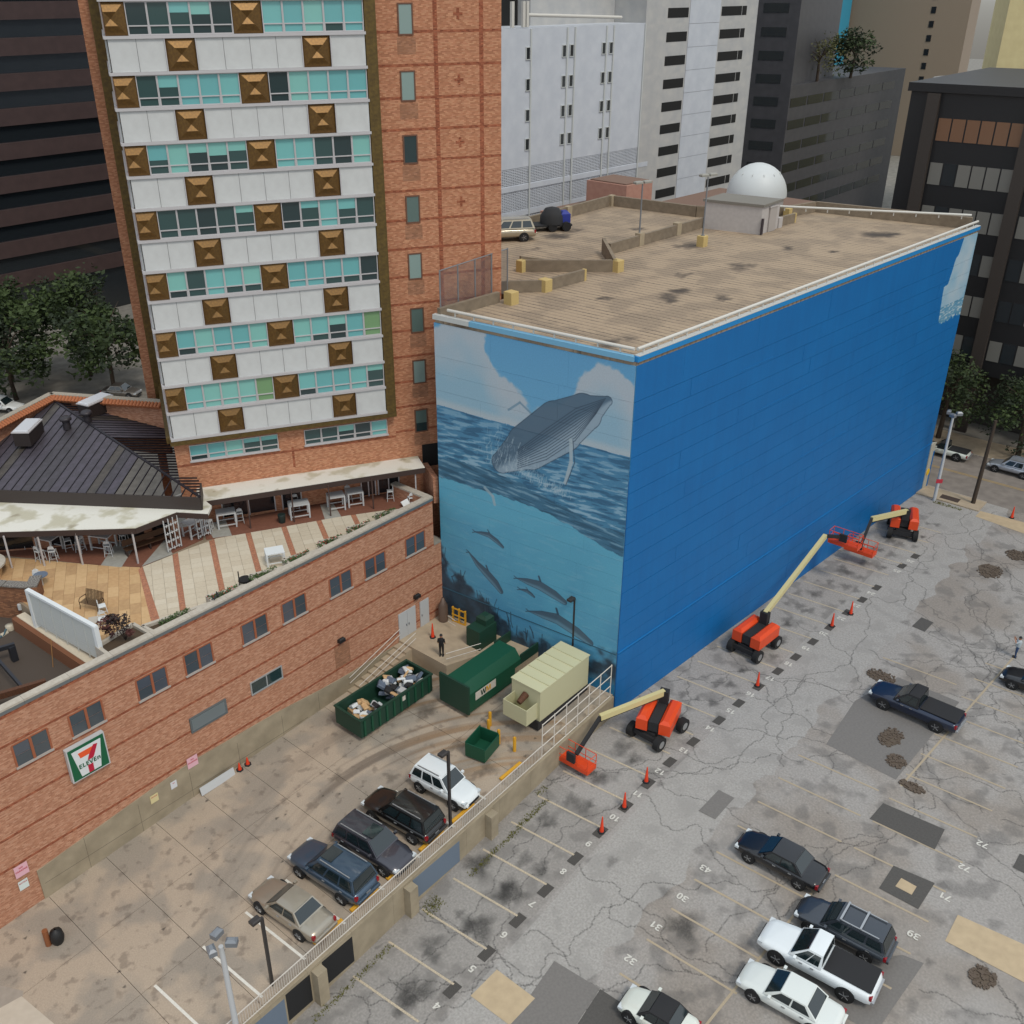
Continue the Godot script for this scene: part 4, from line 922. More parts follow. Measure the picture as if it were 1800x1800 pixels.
	# terrace floor
	var fl := put(P, "terrace_floor", MB.new().poly(ppoly([[0.9, -0.42], [24.8, -0.42], [25.0, -19.5], [12.4, -10.0], [0.9, -4.4]]), 10.2, 11.34), M("bed", C("8a7a66"), 0.95))
	var beige := ppoly([[18.0, -8.25], [15.6, -8.1], [12.9, -7.8], [10.9, -6.7], [8.3, -5.3], [5.6, -3.9], [2.6, -2.0], [1.4, -0.5], [21.4, -0.5]])
	var th := deg_to_rad(29.7)
	var bt := [M("pave1", Color.WHITE, 0.85, 0, grain(64, C("bdb09b"), C("c9bda8"), 0.08, 3, 105), 1.2), M("pave2", Color.WHITE, 0.85, 0, grain(64, C("b8ab96"), C("c6b9a4"), 0.08, 3, 106), 1.2), M("pave3", Color.WHITE, 0.85, 0, grain(64, C("c2b6a1"), C("ccc1ae"), 0.08, 3, 107), 1.2)]
	var redb := M("red_brick_strip", Color.WHITE, 0.9, 0, bricks([C("a4694c"), C("ae7355"), C("97604a")], C("9c7a66"), 108), 2.0)
	for k in range(-4, 12):
		var x0 := -22.6 + k * 2.35
		for e in [[0.0, 0.34], [0.34, 2.35]]:
			var r := PackedVector2Array()
			for q in [Vector2(x0 + e[0], -40), Vector2(x0 + e[1], -40), Vector2(x0 + e[1], 40), Vector2(x0 + e[0], 40)]: r.append(q.rotated(th))
			for piece in Geometry2D.intersect_polygons(beige, r):
				if e[0] == 0.0: put(fl, "brick_strip", MB.new().poly(piece, 11.34, 11.395), redb)
				else: lay(fl, "paving_tile", piece, Vector2(0.67, 0.6), 0.014, 11.34, 11.4, bt, th, Vector2(x0 + 0.34, 0).rotated(th), 0.0, 0.003)
	put(fl, "brick_strip", MB.new().poly(ppoly([[18.0, -8.3], [18.4, -8.1], [22.0, -0.45], [21.4, -0.45]]), 11.34, 11.41), redb)
	var brown := M("brown_floor", Color.WHITE, 0.85, 0, grain(128, C("6d4433"), C("7f5240"), 0.05, 3, 109), 2.0)
	for c in [[[25.0, -17.5], [23.0, -16.4], [19.3, -10.0], [18.05, -8.3], [13.5, -8.4], [12.4, -10.0], [24.9, -19.4]], [[13.4, -8.2], [12.9, -7.85], [10.9, -6.75], [8.3, -5.35], [5.6, -3.95], [2.6, -2.05], [1.0, -0.9], [1.0, -4.4], [12.4, -10.0]]]:
		put(fl, "covered_floor", MB.new().poly(ppoly(c), 11.34, 11.388), brown)
	var gs := M("grey_stone", Color.WHITE, 0.8, 0, grain(64, C("8f8d86"), C("a3a199"), 0.06, 3, 110), 1.5)
	for c in [[[19.6, -10.4], [18.9, -9.2], [16.6, -11.2], [17.3, -12.4]], [[18.0, -8.35], [15.9, -8.2], [15.2, -10.2]], [[13.0, -8.0], [12.0, -7.35], [11.0, -9.4], [12.2, -10.0]], [[6.6, -4.4], [5.6, -3.9], [4.6, -5.9], [5.4, -6.3]]]:
		put(fl, "grey_paving", MB.new().poly(ppoly(c), 11.388, 11.4), gs)
	var sand := []
	for i in 4: sand.append(M("sand%d" % i, Color.WHITE, 0.88, 0, grain(64, [C("b8956a"), C("b28c62"), C("bf9c70"), C("a98660")][i], [C("c6a57b"), C("c29f74"), C("caa97f"), C("bb996f")][i], 0.06, 3, 111 + i), 1.2))
	lay(fl, "sandstone_flag", ppoly([[23.2, -16.2], [19.3, -9.9], [18.1, -8.25], [21.9, -0.45], [24.7, -0.45], [24.8, -16.8]]), Vector2(1.15, 0.62), 0.012, 11.34, 11.395, sand, deg_to_rad(-59), Vector2.ZERO, 0.43, 0.004)
	# planters let into the parapet
	var bedm := M("soil_bed", Color.WHITE, 0.95, 0, grain(64, C("3b2f24"), C("5a4936"), 0.2, 3, 116), 0.8)
	var pl := [[24.8, 22.3, 1.5], [22.1, 18.4, 0.55], [18.2, 15.9, 0.75], [15.2, 13.2, 0.75], [12.7, 10.6, 0.75], [9.9, 8.1, 0.75], [7.5, 5.6, 0.75], [5.0, 3.5, 0.75]]
	for i in pl.size():
		var e: Array = pl[i]; var tri := ppoly([[e[0], -0.42], [e[1], -0.42], [e[0] - 0.1, -0.42 - e[2]]] if i > 0 else [[e[0], -0.42], [e[1], -0.42], [e[1] + 0.1, -1.9], [e[0], -1.5]])
		if i == 1: tri = ppoly([[22.1, -0.42], [18.4, -0.42], [22.2, -1.3]])
		put(P, "planter_bed", MB.new().poly(tri, 11.4, 12.1), bedm)
		for k in tri.size():
			var a := tri[k]; var b := tri[(k + 1) % tri.size()]
			if a.y > -0.5 and b.y > -0.5: continue
			put(P, "planter_edge", MB.new().wall(a, b, 0.2, 11.4, 12.28), stone)
		if i > 0: flowers(at((e[0] + e[1]) / 2 + 0.25, -0.72, 12.1), i)
	# canopies: white roofs on thin posts
	var wr := M("white_roof", Color.WHITE, 0.7, 0, canopy_picture(), 1.0)
	var fas := M("fascia", C("3a2b26"), 0.7)
	var cp := [ppoly([[27.6, -20.8], [23.4, -14.5], [17.8, -8.65], [14.95, -8.55], [13.8, -6.85], [13.0, -7.6], [13.75, -8.3], [21.5, -19.2], [25.6, -25.0]]), ppoly([[13.8, -6.85], [12.85, -8.5], [0.1, -1.25], [-1.25, -3.5], [11.9, -10.6], [13.6, -8.0]])]
	cp[1] = ppoly([[13.0, -7.6], [12.85, -8.45], [0.1, -1.25], [-1.25, -3.5], [12.0, -10.7], [13.7, -8.2]])
	for i in 2:
		var b := MB.new().poly(cp[i], 13.72, 13.9)
		for q in b.p.size(): b.u[q] = Vector2(b.p[q].x / 16.0, b.p[q].z / 16.0)
		var c := put(P, "canopy_roof", b, wr)
		put(c, "canopy_ceiling", MB.new().poly(cp[i], 13.64, 13.715), fas)
		var edges := [[0, 1], [1, 2], [2, 3], [3, 4]] if i == 0 else [[1, 2], [2, 3]]
		for k in edges: put(c, "fascia", MB.new().wall(cp[i][k[0]], cp[i][k[1]], 0.06, 13.5, 13.87), fas)
		if i == 1: put(c, "wall_flashing", MB.new().wall(cp[1][3], cp[1][4], 0.1, 13.9, 14.15), M("grey_flash", C("4e4a4a"), 0.6))
	for e in [[23.35, -14.3], [21.9, -13.0], [20.3, -11.3], [17.95, -8.85]]: put(P, "canopy_post", MB.new().box(Vector3(-e[0], 12.5, e[1]), Vector3(0.09, 2.3, 0.09)), T.alu)
	for e in [[10.6, -7.2], [8.15, -5.7], [6.0, -4.5], [3.4, -3.05], [0.6, -1.7]]: put(P, "canopy_post", MB.new().cyl(Vector3(-e[0], 11.35, e[1]), Vector3(-e[0], 13.7, e[1]), 0.05), M("brown_post", C("4a3833"), 0.6) if e[0] > 9 else (T.brown_post if e[0] > 1 else T.alu))
	# the walls under the canopies, glazed
	var y0 := 11.34; var y1 := 13.64
	put(P, "terrace_wall", MB.new().wall(Vector2(-24.9, -18.6), Vector2(-14.2, -9.9), 0.2, y0, y1), brk)
	var gl := M("black_glass", C("1c2024"), 0.1); gl.metallic_specular = 0.7
	for e in [[23.2, 21.2], [20.4, 18.9], [17.2, 15.9], [15.5, 14.6]]:
		var A := Vector2(-24.9, -18.6).lerp(Vector2(-14.2, -9.9), (24.9 - e[0]) / 10.7); var B := Vector2(-24.9, -18.6).lerp(Vector2(-14.2, -9.9), (24.9 - e[1]) / 10.7)
		put(P, "glazed_door", MB.new().wall(A, B, 0.24, 11.5, 13.3), gl)
	var tb := Transform3D(Basis(Vector3.UP, deg_to_rad(19.1 - 48.8)), YB.inverse() * (T0 - P0))
	for e in [[-19.9, -16.4], [-15.9, -14.6], [-10.4, -9.4], [-9.2, -7.7]]:
		var b := MB.new(); b.x = tb; b.bx(e[0], e[1], 11.5, 13.4, 0.0, 0.06)
		var g := put(P, "glazed_door", b, gl)
		for i in 3:
			var f := MB.new(); f.x = tb; var x: float = lerpf(e[0], e[1], i / 2.0); f.bx(x - 0.04, x + 0.04, 11.4, 13.45, 0.06, 0.1); put(g, "door_frame", f, T.alu)
	var wg := MB.new(); wg.x = tb; wg.bx(-5.9, -5.55, 11.34, 13.3, 0, 2.6); put(P, "wing_wall", wg, brk)
	make_pavilion(P, brk)
	make_terrace_things()
func canopy_picture() -> ImageTexture:
	var a := noise(512, 512, 0.012, 4, 121); var f := noise(512, 512, 0.3, 2, 122)
	var im := Image.create_empty(512, 512, false, Image.FORMAT_RGB8)
	for y in 512:
		for x in 512:
			var i := y * 512 + x
			im.set_pixel(x, y, Color(0.84, 0.83, 0.79).lerp(Color(0.72, 0.7, 0.62), smoothstep(0.48, 0.75, a[i] / 255.0)) * (0.97 + 0.05 * f[i] / 255.0))
	var g := RandomNumberGenerator.new(); g.seed = 123
	for e in 26: blot(im, Vector2(g.randf_range(0, 512), g.randf_range(0, 512)), g.randf_range(4, 13), Color(0.45, 0.4, 0.32), g, 0.5)
	return ImageTexture.create_from_image(im)
func flowers(o: Vector3, sd: int) -> void:
	var g := RandomNumberGenerator.new(); g.seed = 500 + sd
	var where := ["beside the tall bush bed, almost bare", "with dark leaves next to the bare bed", "with red and orange blooms under the black stake", "with a small black edge and thin leaves behind the white table", "with one red cluster past the white table", "with bright red blooms below the last tables", "with many red blooms near the brick corner wall", "of green leaves alone beside the corner wall"]
	var o3 := thing("planter_flowers", "low planting " + where[sd], "flowers", o, deg_to_rad(48.8), "flower beds along the stone parapet")
	var lf := MB.new(); var rd := MB.new()
	for i in 260:
		var x := g.randf_range(-0.95, 0.95); var z := g.randf_range(-0.28, 0.22) * (0.5 + 0.5 * (x * -1 + 0.95) / 1.9)
		var h := g.randf_range(0.05, 0.26); var s := g.randf_range(0.05, 0.1); var d := Vector3(g.randf_range(-1, 1), g.randf_range(-0.3, 0.6), g.randf_range(-1, 1)).normalized() * s
		var c := Vector3(x, h, z); var e := d.cross(Vector3(0.3, 1, 0.2)).normalized() * s * 0.5
		if g.randf() < [0.0, 0.0, 0.14, 0.02, 0.12, 0.2, 0.24, 0.02][sd] and h > 0.1:
			rd.quad(c - e + Vector3(0, 0.06, 0), c + d * 0.4 + Vector3(0, 0.06, 0), c + e + Vector3(0, 0.08, 0), c - d * 0.4 + Vector3(0, 0.08, 0))
		else: lf.quad(c - d - e * 0.3, c + e, c + d, c - e)
	if sd == 0 or sd == 1: pass
	stuff(put(o3, "leaves", lf, M("bed_leaf", C("41552a"), 0.8) if not T.has("bed_leaf") else T.bed_leaf))
	if rd.p.size(): stuff(put(o3, "blooms", rd, M("bloom", C("b3262a"), 0.7) if not T.has("bloom") else T.bloom))
func plane_strips(o: Node3D, called: String, a: Vector3, b: Vector3, up: Vector3, pts: Array, w: float, m: Array, seam: Material) -> void:   # standing seam sheets: a-b is the eave, up a point higher on the plane
	var ex := (b - a).normalized(); var n := ex.cross(up - a).normalized()
	if n.y < 0: n = -n
	var ez := ex.cross(n)
	var tr := Transform3D(Basis(ex, n, ez), a)
	var poly := PackedVector2Array()
	for q in pts:
		var l: Vector3 = tr.affine_inverse() * q; poly.append(Vector2(l.x, l.z))
	lay(o, called, poly, Vector2(w, 200.0), 0.02, -0.06, 0.0, m, 0, Vector2(0, -100), 0, 0.004, tr)
	var lo := 1e9; var hi := -1e9
	for q in poly:
		lo = minf(lo, q.x); hi = maxf(hi, q.x)
	for i in range(floori(lo / w), ceili(hi / w) + 1):
		var cell := PackedVector2Array([Vector2(i * w - 0.02, -200), Vector2(i * w + 0.02, -200), Vector2(i * w + 0.02, 200), Vector2(i * w - 0.02, 200)])
		for piece in Geometry2D.intersect_polygons(poly, cell):
			var mb := MB.new(); mb.x = tr; mb.poly(piece, -0.05, 0.045); put(o, "seam", mb, seam)
func make_pavilion(P: Node3D, brk: Material) -> void:
	var o := thing("pavilion_roof", "dark standing seam hipped roof behind the white canopies", "roof", P0, deg_to_rad(48.8))
	var m := []
	for i in 3: m.append(M("seam_sheet%d" % i, Color.WHITE, 0.5, 0.35, grain(128, [C("3f3c3e"), C("454146"), C("413d3a")][i], [C("565159"), C("5b5560"), C("5d564f")][i], 0.03, 3, 131 + i), 2.6))
	var sm := M("seam", C("26232a"), 0.5, 0.3)
	var C0 := Vector3(-13.75, 14.8, -7.55); var A := Vector3(-13.56, 16.65, -25.4); var e := Vector3(-7.68, 0, -10.7).normalized(); var E := C0 + e * 19.0
	var L := Vector3(-24.6, 16.65, -20.9)
	plane_strips(o, "roof_sheet", C0, E, A, [C0, E, L + Vector3(-3.0, 0, 0.8), A], 0.62, m, sm)
	var D := Vector3(-8.2, 15.05, -20.9); var pp := Vector3(-12.5, 14.85, -9.3)
	var pl := Plane(C0, A, D)
	pp.y = (pl.d - pl.normal.x * pp.x - pl.normal.z * pp.z) / pl.normal.y
	plane_strips(o, "roof_sheet", pp, D, A, [C0, pp, D, A], 0.46, m, sm)
	put(o, "hip_cap", MB.new().bar(C0 + Vector3(0, 0.03, 0), A + Vector3(0, 0.03, 0), 0.16, 0.08), sm)
	put(o, "eave_fascia", MB.new().wall(Vector2(C0.x, C0.z), Vector2(E.x, E.z), 0.12, 13.9, 14.78), M("eave", C("38302d"), 0.6))
	put(o, "eave_fascia", MB.new().wall(Vector2(C0.x, C0.z), Vector2(pp.x, pp.z), 0.12, 13.9, 14.78), T.eave)
	var tile := M("roof_tile", C("a1623f"), 0.85); var pc := M("par_cap", Color.WHITE, 0.85, 0, grain(64, C("8d8577"), C("a79e90"), 0.1, 3, 135), 1.5)
	for k in [[Vector2(-13.4, -26.0), Vector2(-9.0, -18.4)], [Vector2(-27.0, -20.0), Vector2(-13.4, -26.0)]]:
		put(o, "parapet", MB.new().wall(k[0], k[1], 0.35, 13.0, 17.0), brk)
		put(o, "parapet_cap", MB.new().wall(k[0], k[1], 0.5, 17.0, 17.1), pc)
		var q := Vector2(k[1] - k[0]).orthogonal().normalized(); var c: Vector2 = (k[0] + k[1]) / 2
		if (Vector2(-16, -17) - c).dot(q) < 0: q = -q
		var n := int((k[1] - k[0]).length() / 0.26)
		for i in n:
			var a: Vector2 = k[0].lerp(k[1], (i + 0.5) / n) + q * 0.18; var b := a + q * 0.42
			put(o, "clay_tile", MB.new().cyl(Vector3(a.x, 16.98, a.y), Vector3(b.x, 16.74, b.y), 0.13, 0.13, 8), tile)
	# things on the roof
	var dkm := M("dark_curb", C("2c2524"), 0.6)
	for k in [[17.3, -21.95, 16.35, 0.72, "long raised rooflight with a white pane beside the roof's tiled parapet"], [11.9, -22.6, 16.5, 0.25, "raised rooflight with a domed white pane close to the back parapet"]]:
		var s := thing("rooflight", k[4], "rooflight", at(k[0], k[1], k[2]), deg_to_rad(48.8) + k[3])
		put(s, "curb", MB.new().bx(-1.15, 1.15, -0.5, 0.45, -0.55, 0.55), dkm)
		put(s, "frame", MB.new().bx(-1.2, 1.2, 0.45, 0.52, -0.6, 0.6), T.alu)
		put(s, "pane", MB.new().cbox(Vector3(0, 0.57, 0), Vector3(2.2, 0.1, 1.0), 0.04), M("roof_pane", C("c9cbd0"), 0.25))
	for k in [[14.9, -21.3, "squat dark roof vent left of the hip line"], [13.4, -21.2, "squat dark roof vent just beyond the hip line"]]:
		var v := thing("roof_vent", k[2], "vent", at(k[0], k[1], 16.05), 0, "vents on the dark roof")
		put(v, "stack", MB.new().cyl(Vector3.ZERO, Vector3(0, 0.75, 0), 0.27, 0.25, 12), M("vent_metal", C("39363a"), 0.5, 0.3))
		put(v, "cowl", MB.new().lathe([Vector2(0.3, 0.62), Vector2(0.4, 0.66), Vector2(0.4, 0.8), Vector2(0.3, 0.9), Vector2(0.0, 0.94)], 14), T.vent_metal)
func bar_table(o: Node3D, w: float, d: float, h: float, m: Material) -> void:
	put(o, "table_top", MB.new().bx(-w / 2, w / 2, h - 0.07, h, -d / 2, d / 2), m)
	for x in [-1, 1]:
		for z in [-1, 1]: putm(o, "leg", bxm(Vector3(0.1, h - 0.07, 0.1), m), Vector3(x * (w / 2 - 0.05), (h - 0.07) / 2, z * (d / 2 - 0.05)))
	for z in [-1, 1]: putm(o, "stretcher", bxm(Vector3(w - 0.2, 0.06, 0.05), m), Vector3(0, 0.22, z * (d / 2 - 0.05)))
func stool(o: Node3D, m: Material, seat := 0.74) -> void:
	put(o, "seat", MB.new().cbox(Vector3(0, seat, 0), Vector3(0.42, 0.05, 0.42), 0.015), m)
	for x in [-1, 1]:
		for z in [-1, 1]: put(o, "leg", MB.new().bar(Vector3(x * 0.23, 0, z * 0.23), Vector3(x * 0.18, seat, z * 0.18), 0.035), m)
	var r := MB.new()
	for e in [[-0.22, -0.22, 0.22, -0.22], [0.22, -0.22, 0.22, 0.22], [0.22, 0.22, -0.22, 0.22], [-0.22, 0.22, -0.22, -0.22]]: r.bar(Vector3(e[0], seat * 0.35, e[1]) * 0.95, Vector3(e[2], seat * 0.35, e[3]) * 0.95, 0.025)
	put(o, "foot_rail", r, m)
	var pts := []
	for i in 9: pts.append(Vector3(cos(PI * i / 8.0) * 0.2, seat + 0.06 + sin(PI * i / 8.0) * 0.36, -0.2))
	put(o, "back_frame", MB.new().tube(pts, 0.02), m)
	put(o, "backrest", MB.new().bx(-0.17, 0.17, seat + 0.2, seat + 0.36, -0.215, -0.195), m)
func make_terrace_things() -> void:
	var F := 11.4
	var wt := M("furniture", C("b9bbbc"), 0.5); var wt2 := M("furniture_bright", C("d3d7d8"), 0.5)
	var ty := deg_to_rad(19.1)
	for e in [[20.7, -14.5, deg_to_rad(-20.0), 1.25, 1.0, "grey-white bar table with stools round it, the one by the second canopy post"], [18.3, -12.2, deg_to_rad(-14.0), 1.35, 0.95, "grey-white bar table beside the third canopy post with an open side"], [13.6, -9.3, deg_to_rad(55.0), 1.1, 0.9, "bar table standing aslant between the two white trellis screens"], [11.35, -8.75, ty, 1.25, 0.95, "bar table half on grey stone beside the right trellis screen"], [7.4, -6.05, ty, 1.35, 0.9, "bar table with a chair behind it beside the dark green bin"], [5.0, -5.05, ty, 1.15, 0.95, "bar table left of the slim brown post before the dark glazed doors"], [3.75, -4.55, ty, 1.1, 0.95, "bar table nearest the brick wing wall with a stool under it"]]:
		var o := thing("bar_table", e[5], "table", at(e[0], e[1], F), e[2], "bar tables under the canopies"); bar_table(o, e[3], e[4], 1.06, wt)
	var o2 := thing("white_table", "bright white square table alone in the open on the pale paving", "table", at(12.35, -2.35, F), ty); bar_table(o2, 1.15, 0.95, 0.92, wt2)
	var first: Node3D = null
	for e in [[21.75, -13.7, 150.0, "white bar stool at the front corner of the table by the second post"], [21.2, -13.1, 190.0, "white bar stool pulled furthest out towards the sandstone paving"], [19.9, -13.7, 120.0, "white bar stool tucked at the side of the table by the second post"], [21.4, -15.9, 10.0, "white bar stool behind the table by the second post, its rounded back showing"], [20.2, -15.5, 20.0, "white bar stool behind the same table close to the second post"], [19.5, -12.9, 250.0, "white bar stool beside the table at the third post, with a crossed base"], [18.6, -11.1, 190.0, "white bar stool in front of the table at the third post"], [19.2, -13.6, 300.0, "white bar stool with a rounded back between the two left tables"], [17.2, -11.6, 90.0, "white bar stool at the far side of the table with the open side"], [12.55, -9.0, 90.0, "ladder-backed white stool just right of the right trellis screen"], [10.55, -8.4, 200.0, "white stool at the right end of the table on grey stone"], [7.0, -6.9, 19.0, "white chair behind the table next to the dark green bin"], [3.75, -5.2, 19.0, "white stool under the table nearest the brick wing wall"], [1.75, -3.1, 280.0, "tall white stool behind the brick wing wall in the corner"]]:
		if first == null:
			first = thing("bar_stool", e[3], "stool", at(e[0], e[1], F), deg_to_rad(e[2]), "white stools of the terrace"); stool(first, wt)
		else: twin(first, at(e[0], e[1], F), deg_to_rad(e[2]), e[3])
	var second: Node3D = null
	for e in [[23.0, -11.7, 200.0, "white round-backed chair beside the round blue table"], [22.3, -5.45, 120.0, "bright white chair between the brown bench and the dark bush"], [23.0, -4.2, 20.0, "white chair close behind the white screen beside the dark bush"], [1.1, -1.7, 200.0, "bright white round-backed chair in the corner of the parapet"]]:
		if second == null:
			second = thing("white_chair", e[3], "chair", at(e[0], e[1], F), deg_to_rad(e[2]), "white chairs of the terrace"); stool(second, wt2, 0.46)
		else: twin(second, at(e[0], e[1], F), deg_to_rad(e[2]), e[3])
	var fc := thing("fallen_chair", "white chair lying tipped over beside the corner chair", "chair", at(1.75, -1.55, F + 0.22), 0.6)
	put(fc, "backrest", MB.new().fr(Vector3.ZERO, Basis.from_euler(Vector3(0.9, 0.3, 0.4))).bx(-0.26, 0.26, -0.02, 0.02, -0.3, 0.3), wt2)
	for s in [-1, 1]: put(fc, "leg", MB.new().bar(Vector3(s * 0.2, -0.2, 0.2), Vector3(s * 0.22, 0.05, -0.35), 0.035), wt2)
	var rt := thing("round_table", "small round table with a blue-grey top beside the brick wall end", "table", at(23.1, -10.9, F)); put(rt, "table_top", MB.new().cyl(Vector3(0, 0.7, 0), Vector3(0, 0.74, 0), 0.42, 0.42, 18), M("blue_top", C("5d6878"), 0.5)); put(rt, "leg", MB.new().cyl(Vector3.ZERO, Vector3(0, 0.7, 0), 0.05), wt)
	var bin := lone("bin", "small dark green bin beside the bar table with a chair behind it", "bin", MB.new().lathe([Vector2(0.22, 0), Vector2(0.27, 0.55), Vector2(0.24, 0.6), Vector2(0.0, 0.6)], 12), M("bin_dark", C("1c2a28"), 0.5), at(8.7, -6.3, F))
	# trellis screens
	for e in [[16.0, -8.5, 15.0, -8.55, 2.3, "left white trellis screen with star-shaped crossings, hanging under the canopy corner"], [13.75, -8.5, 12.85, -8.5, 2.1, "right white trellis screen with star-shaped crossings next to the canopy gap"]]:
		var a := at(e[0], e[1], F); var b := at(e[2], e[3], F); var d := (b - a); var L := d.length()
		var tr := thing("trellis", e[5], "trellis", a, atan2(-d.z, d.x), "white trellis screens")
		for k in 4: put(tr, "upright", MB.new().bx(k * L / 3 - 0.03, k * L / 3 + 0.03, 0.05 if k in [0, 3] else 0.2, e[4], -0.03, 0.03), T.furniture)
		for y in [0.2, 0.75, 1.3, 1.85]:
			put(tr, "rail", MB.new().bx(0, L, y - 0.02, y + 0.02, -0.02, 0.02), T.furniture)
			for k in 3:
				var cx := (k + 0.5) * L / 3
				put(tr, "star", MB.new().face(PackedVector2Array([Vector2(cx, y + 0.13), Vector2(cx - 0.035, y + 0.035), Vector2(cx - 0.11, y), Vector2(cx - 0.035, y - 0.035), Vector2(cx, y - 0.13), Vector2(cx + 0.035, y - 0.035), Vector2(cx + 0.11, y), Vector2(cx + 0.035, y + 0.035)]), -0.025, 0.025), T.furniture)
	# long bench in the shade, and the metal seat in the open
	var wood := M("bench_wood", C("4e3420"), 0.7)
	var lb := thing("long_bench", "long dark wooden bench in the shade under the canopy corner", "bench", at(16.4, -10.0, F), deg_to_rad(40.0))
	put(lb, "seat", MB.new().bx(-1.6, 1.6, 0.42, 0.47, -0.25, 0.25), wood); put(lb, "backrest", MB.new().bx(-1.6, 1.6, 0.55, 0.95, -0.3, -0.25), wood)
	for x in [-1.5, 0, 1.5]: put(lb, "leg", MB.new().bx(x - 0.04, x + 0.04, 0, 0.42, -0.22, 0.22), T.fascia if T.has("fascia") else wood)
	var mm := M("mesh_brown", C("54402e"), 0.6, 0.3)
	var gb := thing("mesh_bench", "brown metal mesh garden seat with curled arms on the sandstone paving", "bench", at(22.45, -6.3, F), deg_to_rad(-20.0))
	var gs := MB.new(); var gk := MB.new()
	for i in 13: gs.bar(Vector3(-0.6 + i * 0.1, 0.43, -0.25), Vector3(-0.6 + i * 0.1, 0.43, 0.28), 0.035, 0.012)
	for i in 7: gs.bar(Vector3(-0.6, 0.43, -0.25 + i * 0.088), Vector3(0.6, 0.43, -0.25 + i * 0.088), 0.035, 0.012)
	for i in 13: gk.bar(Vector3(-0.6 + i * 0.1, 0.45, -0.25), Vector3(-0.6 + i * 0.1, 0.98 + 0.06 * sin(i * PI / 12), -0.42), 0.045, 0.012)
	for i in 7: gk.bar(Vector3(-0.6, 0.5 + i * 0.075, -0.27 - i * 0.024), Vector3(0.6, 0.5 + i * 0.075, -0.27 - i * 0.024), 0.04, 0.012)
	put(gb, "seat", gs, mm); put(gb, "backrest", gk, mm)
	for s in [-1, 1]: put(gb, "armrest", MB.new().tube([Vector3(s * 0.62, 0, -0.3), Vector3(s * 0.62, 0.66, -0.3), Vector3(s * 0.62, 0.68, 0.2), Vector3(s * 0.62, 0.55, 0.3), Vector3(s * 0.62, 0.2, 0.28), Vector3(s * 0.62, 0, 0.34)], 0.022), mm)
	# ladder plant frame, small rug frame
	var gt := MB.new(); gt.bx(-0.5, 0.5, 0, 0.025, -0.35, 0.35)
	lone("floor_mat", "pale grey mat lying before the white chair", "mat", gt, M("mat", C("b4ada3"), 0.9), at(22.9, -5.0, F + 0.01), 0.3)
	# dark red bush
	var sh := thing("red_bush", "dark red-leaved bush in the planter bed beside the white screen", "bush", at(23.4, -1.0, 12.1))
	leafy(sh, Vector3(0, 0.95, 0), Vector3(1.0, 0.85, 0.9), 620, 0.09, [C("402523"), C("55302c"), C("2f2422")], 141, 0.35)
	for i in 5: put(sh, "stem", MB.new().cyl(Vector3.ZERO, Vector3(cos(i * 1.3) * 0.45, 1.0 + 0.15 * i, sin(i * 1.3) * 0.45), 0.03, 0.012, 6), M("bark_red", C("2e221d"), 0.9) if i == 0 else T.bark_red)
	# white slatted screen
	var a := at(25.3, -7.4, F - 0.3); var b := at(24.75, -1.3, F - 0.3); var d := b - a; var L := d.length()
	var sc := thing("white_screen", "white slatted screen of framed panels at the edge of the sandstone terrace", "screen", a, atan2(-d.z, d.x))
	var swm := M("screen_white", C("b9bcb9"), 0.6)
	put(sc, "top_rail", MB.new().bx(-0.1, L + 0.1, 2.35, 2.5, -0.12, 0.12), wt2)
	put(sc, "bottom_rail", MB.new().bx(0, L, 0.25, 0.35, -0.05, 0.05), swm)
	for k in 2: put(sc, "post", MB.new().bx(k * L - 0.12, k * L + 0.12, 0, 2.45, -0.13, 0.13), wt2)
	for i in 24: putm(sc, "slat", bxm(Vector3(L - 0.25, 0.078, 0.05), swm), Vector3(L / 2, 0.42 + i * 0.081, 0.03 if i % 2 else 0.034))
	for k in range(1, 6): put(sc, "batten", MB.new().bx(k * L / 6 - 0.03, k * L / 6 + 0.03, 0.1, 2.35, 0.055, 0.085), swm)
	# brick wall with a weathered stone cap beside the screen, the sunken deck in front of it
	var wl := thing("garden_wall", "brown brick wall with a flaking black and white stone cap left of the white screen", "wall", P0, deg_to_rad(48.8))
	put(wl, "wall", MB.new().wall(pz(30.0, -18.2), pz(24.4, -9.9), 0.45, 8.9, 12.4).wall(pz(24.3, -9.4), pz(23.6, -10.3), 0.5, 8.9, 12.4), M("dull_brick", Color.WHITE, 0.9, 0, bricks([C("84583c"), C("7a5036"), C("8e6144"), C("6c4630")], C("6b5240"), 142), 3.2))
	var cap := M("flaky_cap", Color.WHITE, 0.9, 0, grain(128, C("2c2927"), C("b9b3aa"), 0.1, 3, 143), 1.3)
	for i in 7:
		var q0 := pz(30.0, -18.2).lerp(pz(24.35, -9.8), i / 7.0 + 0.003); var q1 := pz(30.0, -18.2).lerp(pz(24.35, -9.8), (i + 1) / 7.0 - 0.003)
		put(wl, "cap_stone", MB.new().wall(q0, q1, 0.62, 12.4, 12.48), cap)
	put(wl, "cap_stone", MB.new().wall(pz(24.35, -9.45), pz(23.55, -10.4), 0.66, 12.4, 12.49), cap)
	put(wl, "pale_lamp", MB.new().cyl(Vector3(-24.95, 10.9, -10.2), Vector3(-24.95, 11.25, -10.2), 0.12, 0.12, 10), T.furniture)
	var dk := thing("sunken_deck", "sunken pale roof deck with yellow lines below the white screen", "roof deck", P0, deg_to_rad(48.8))
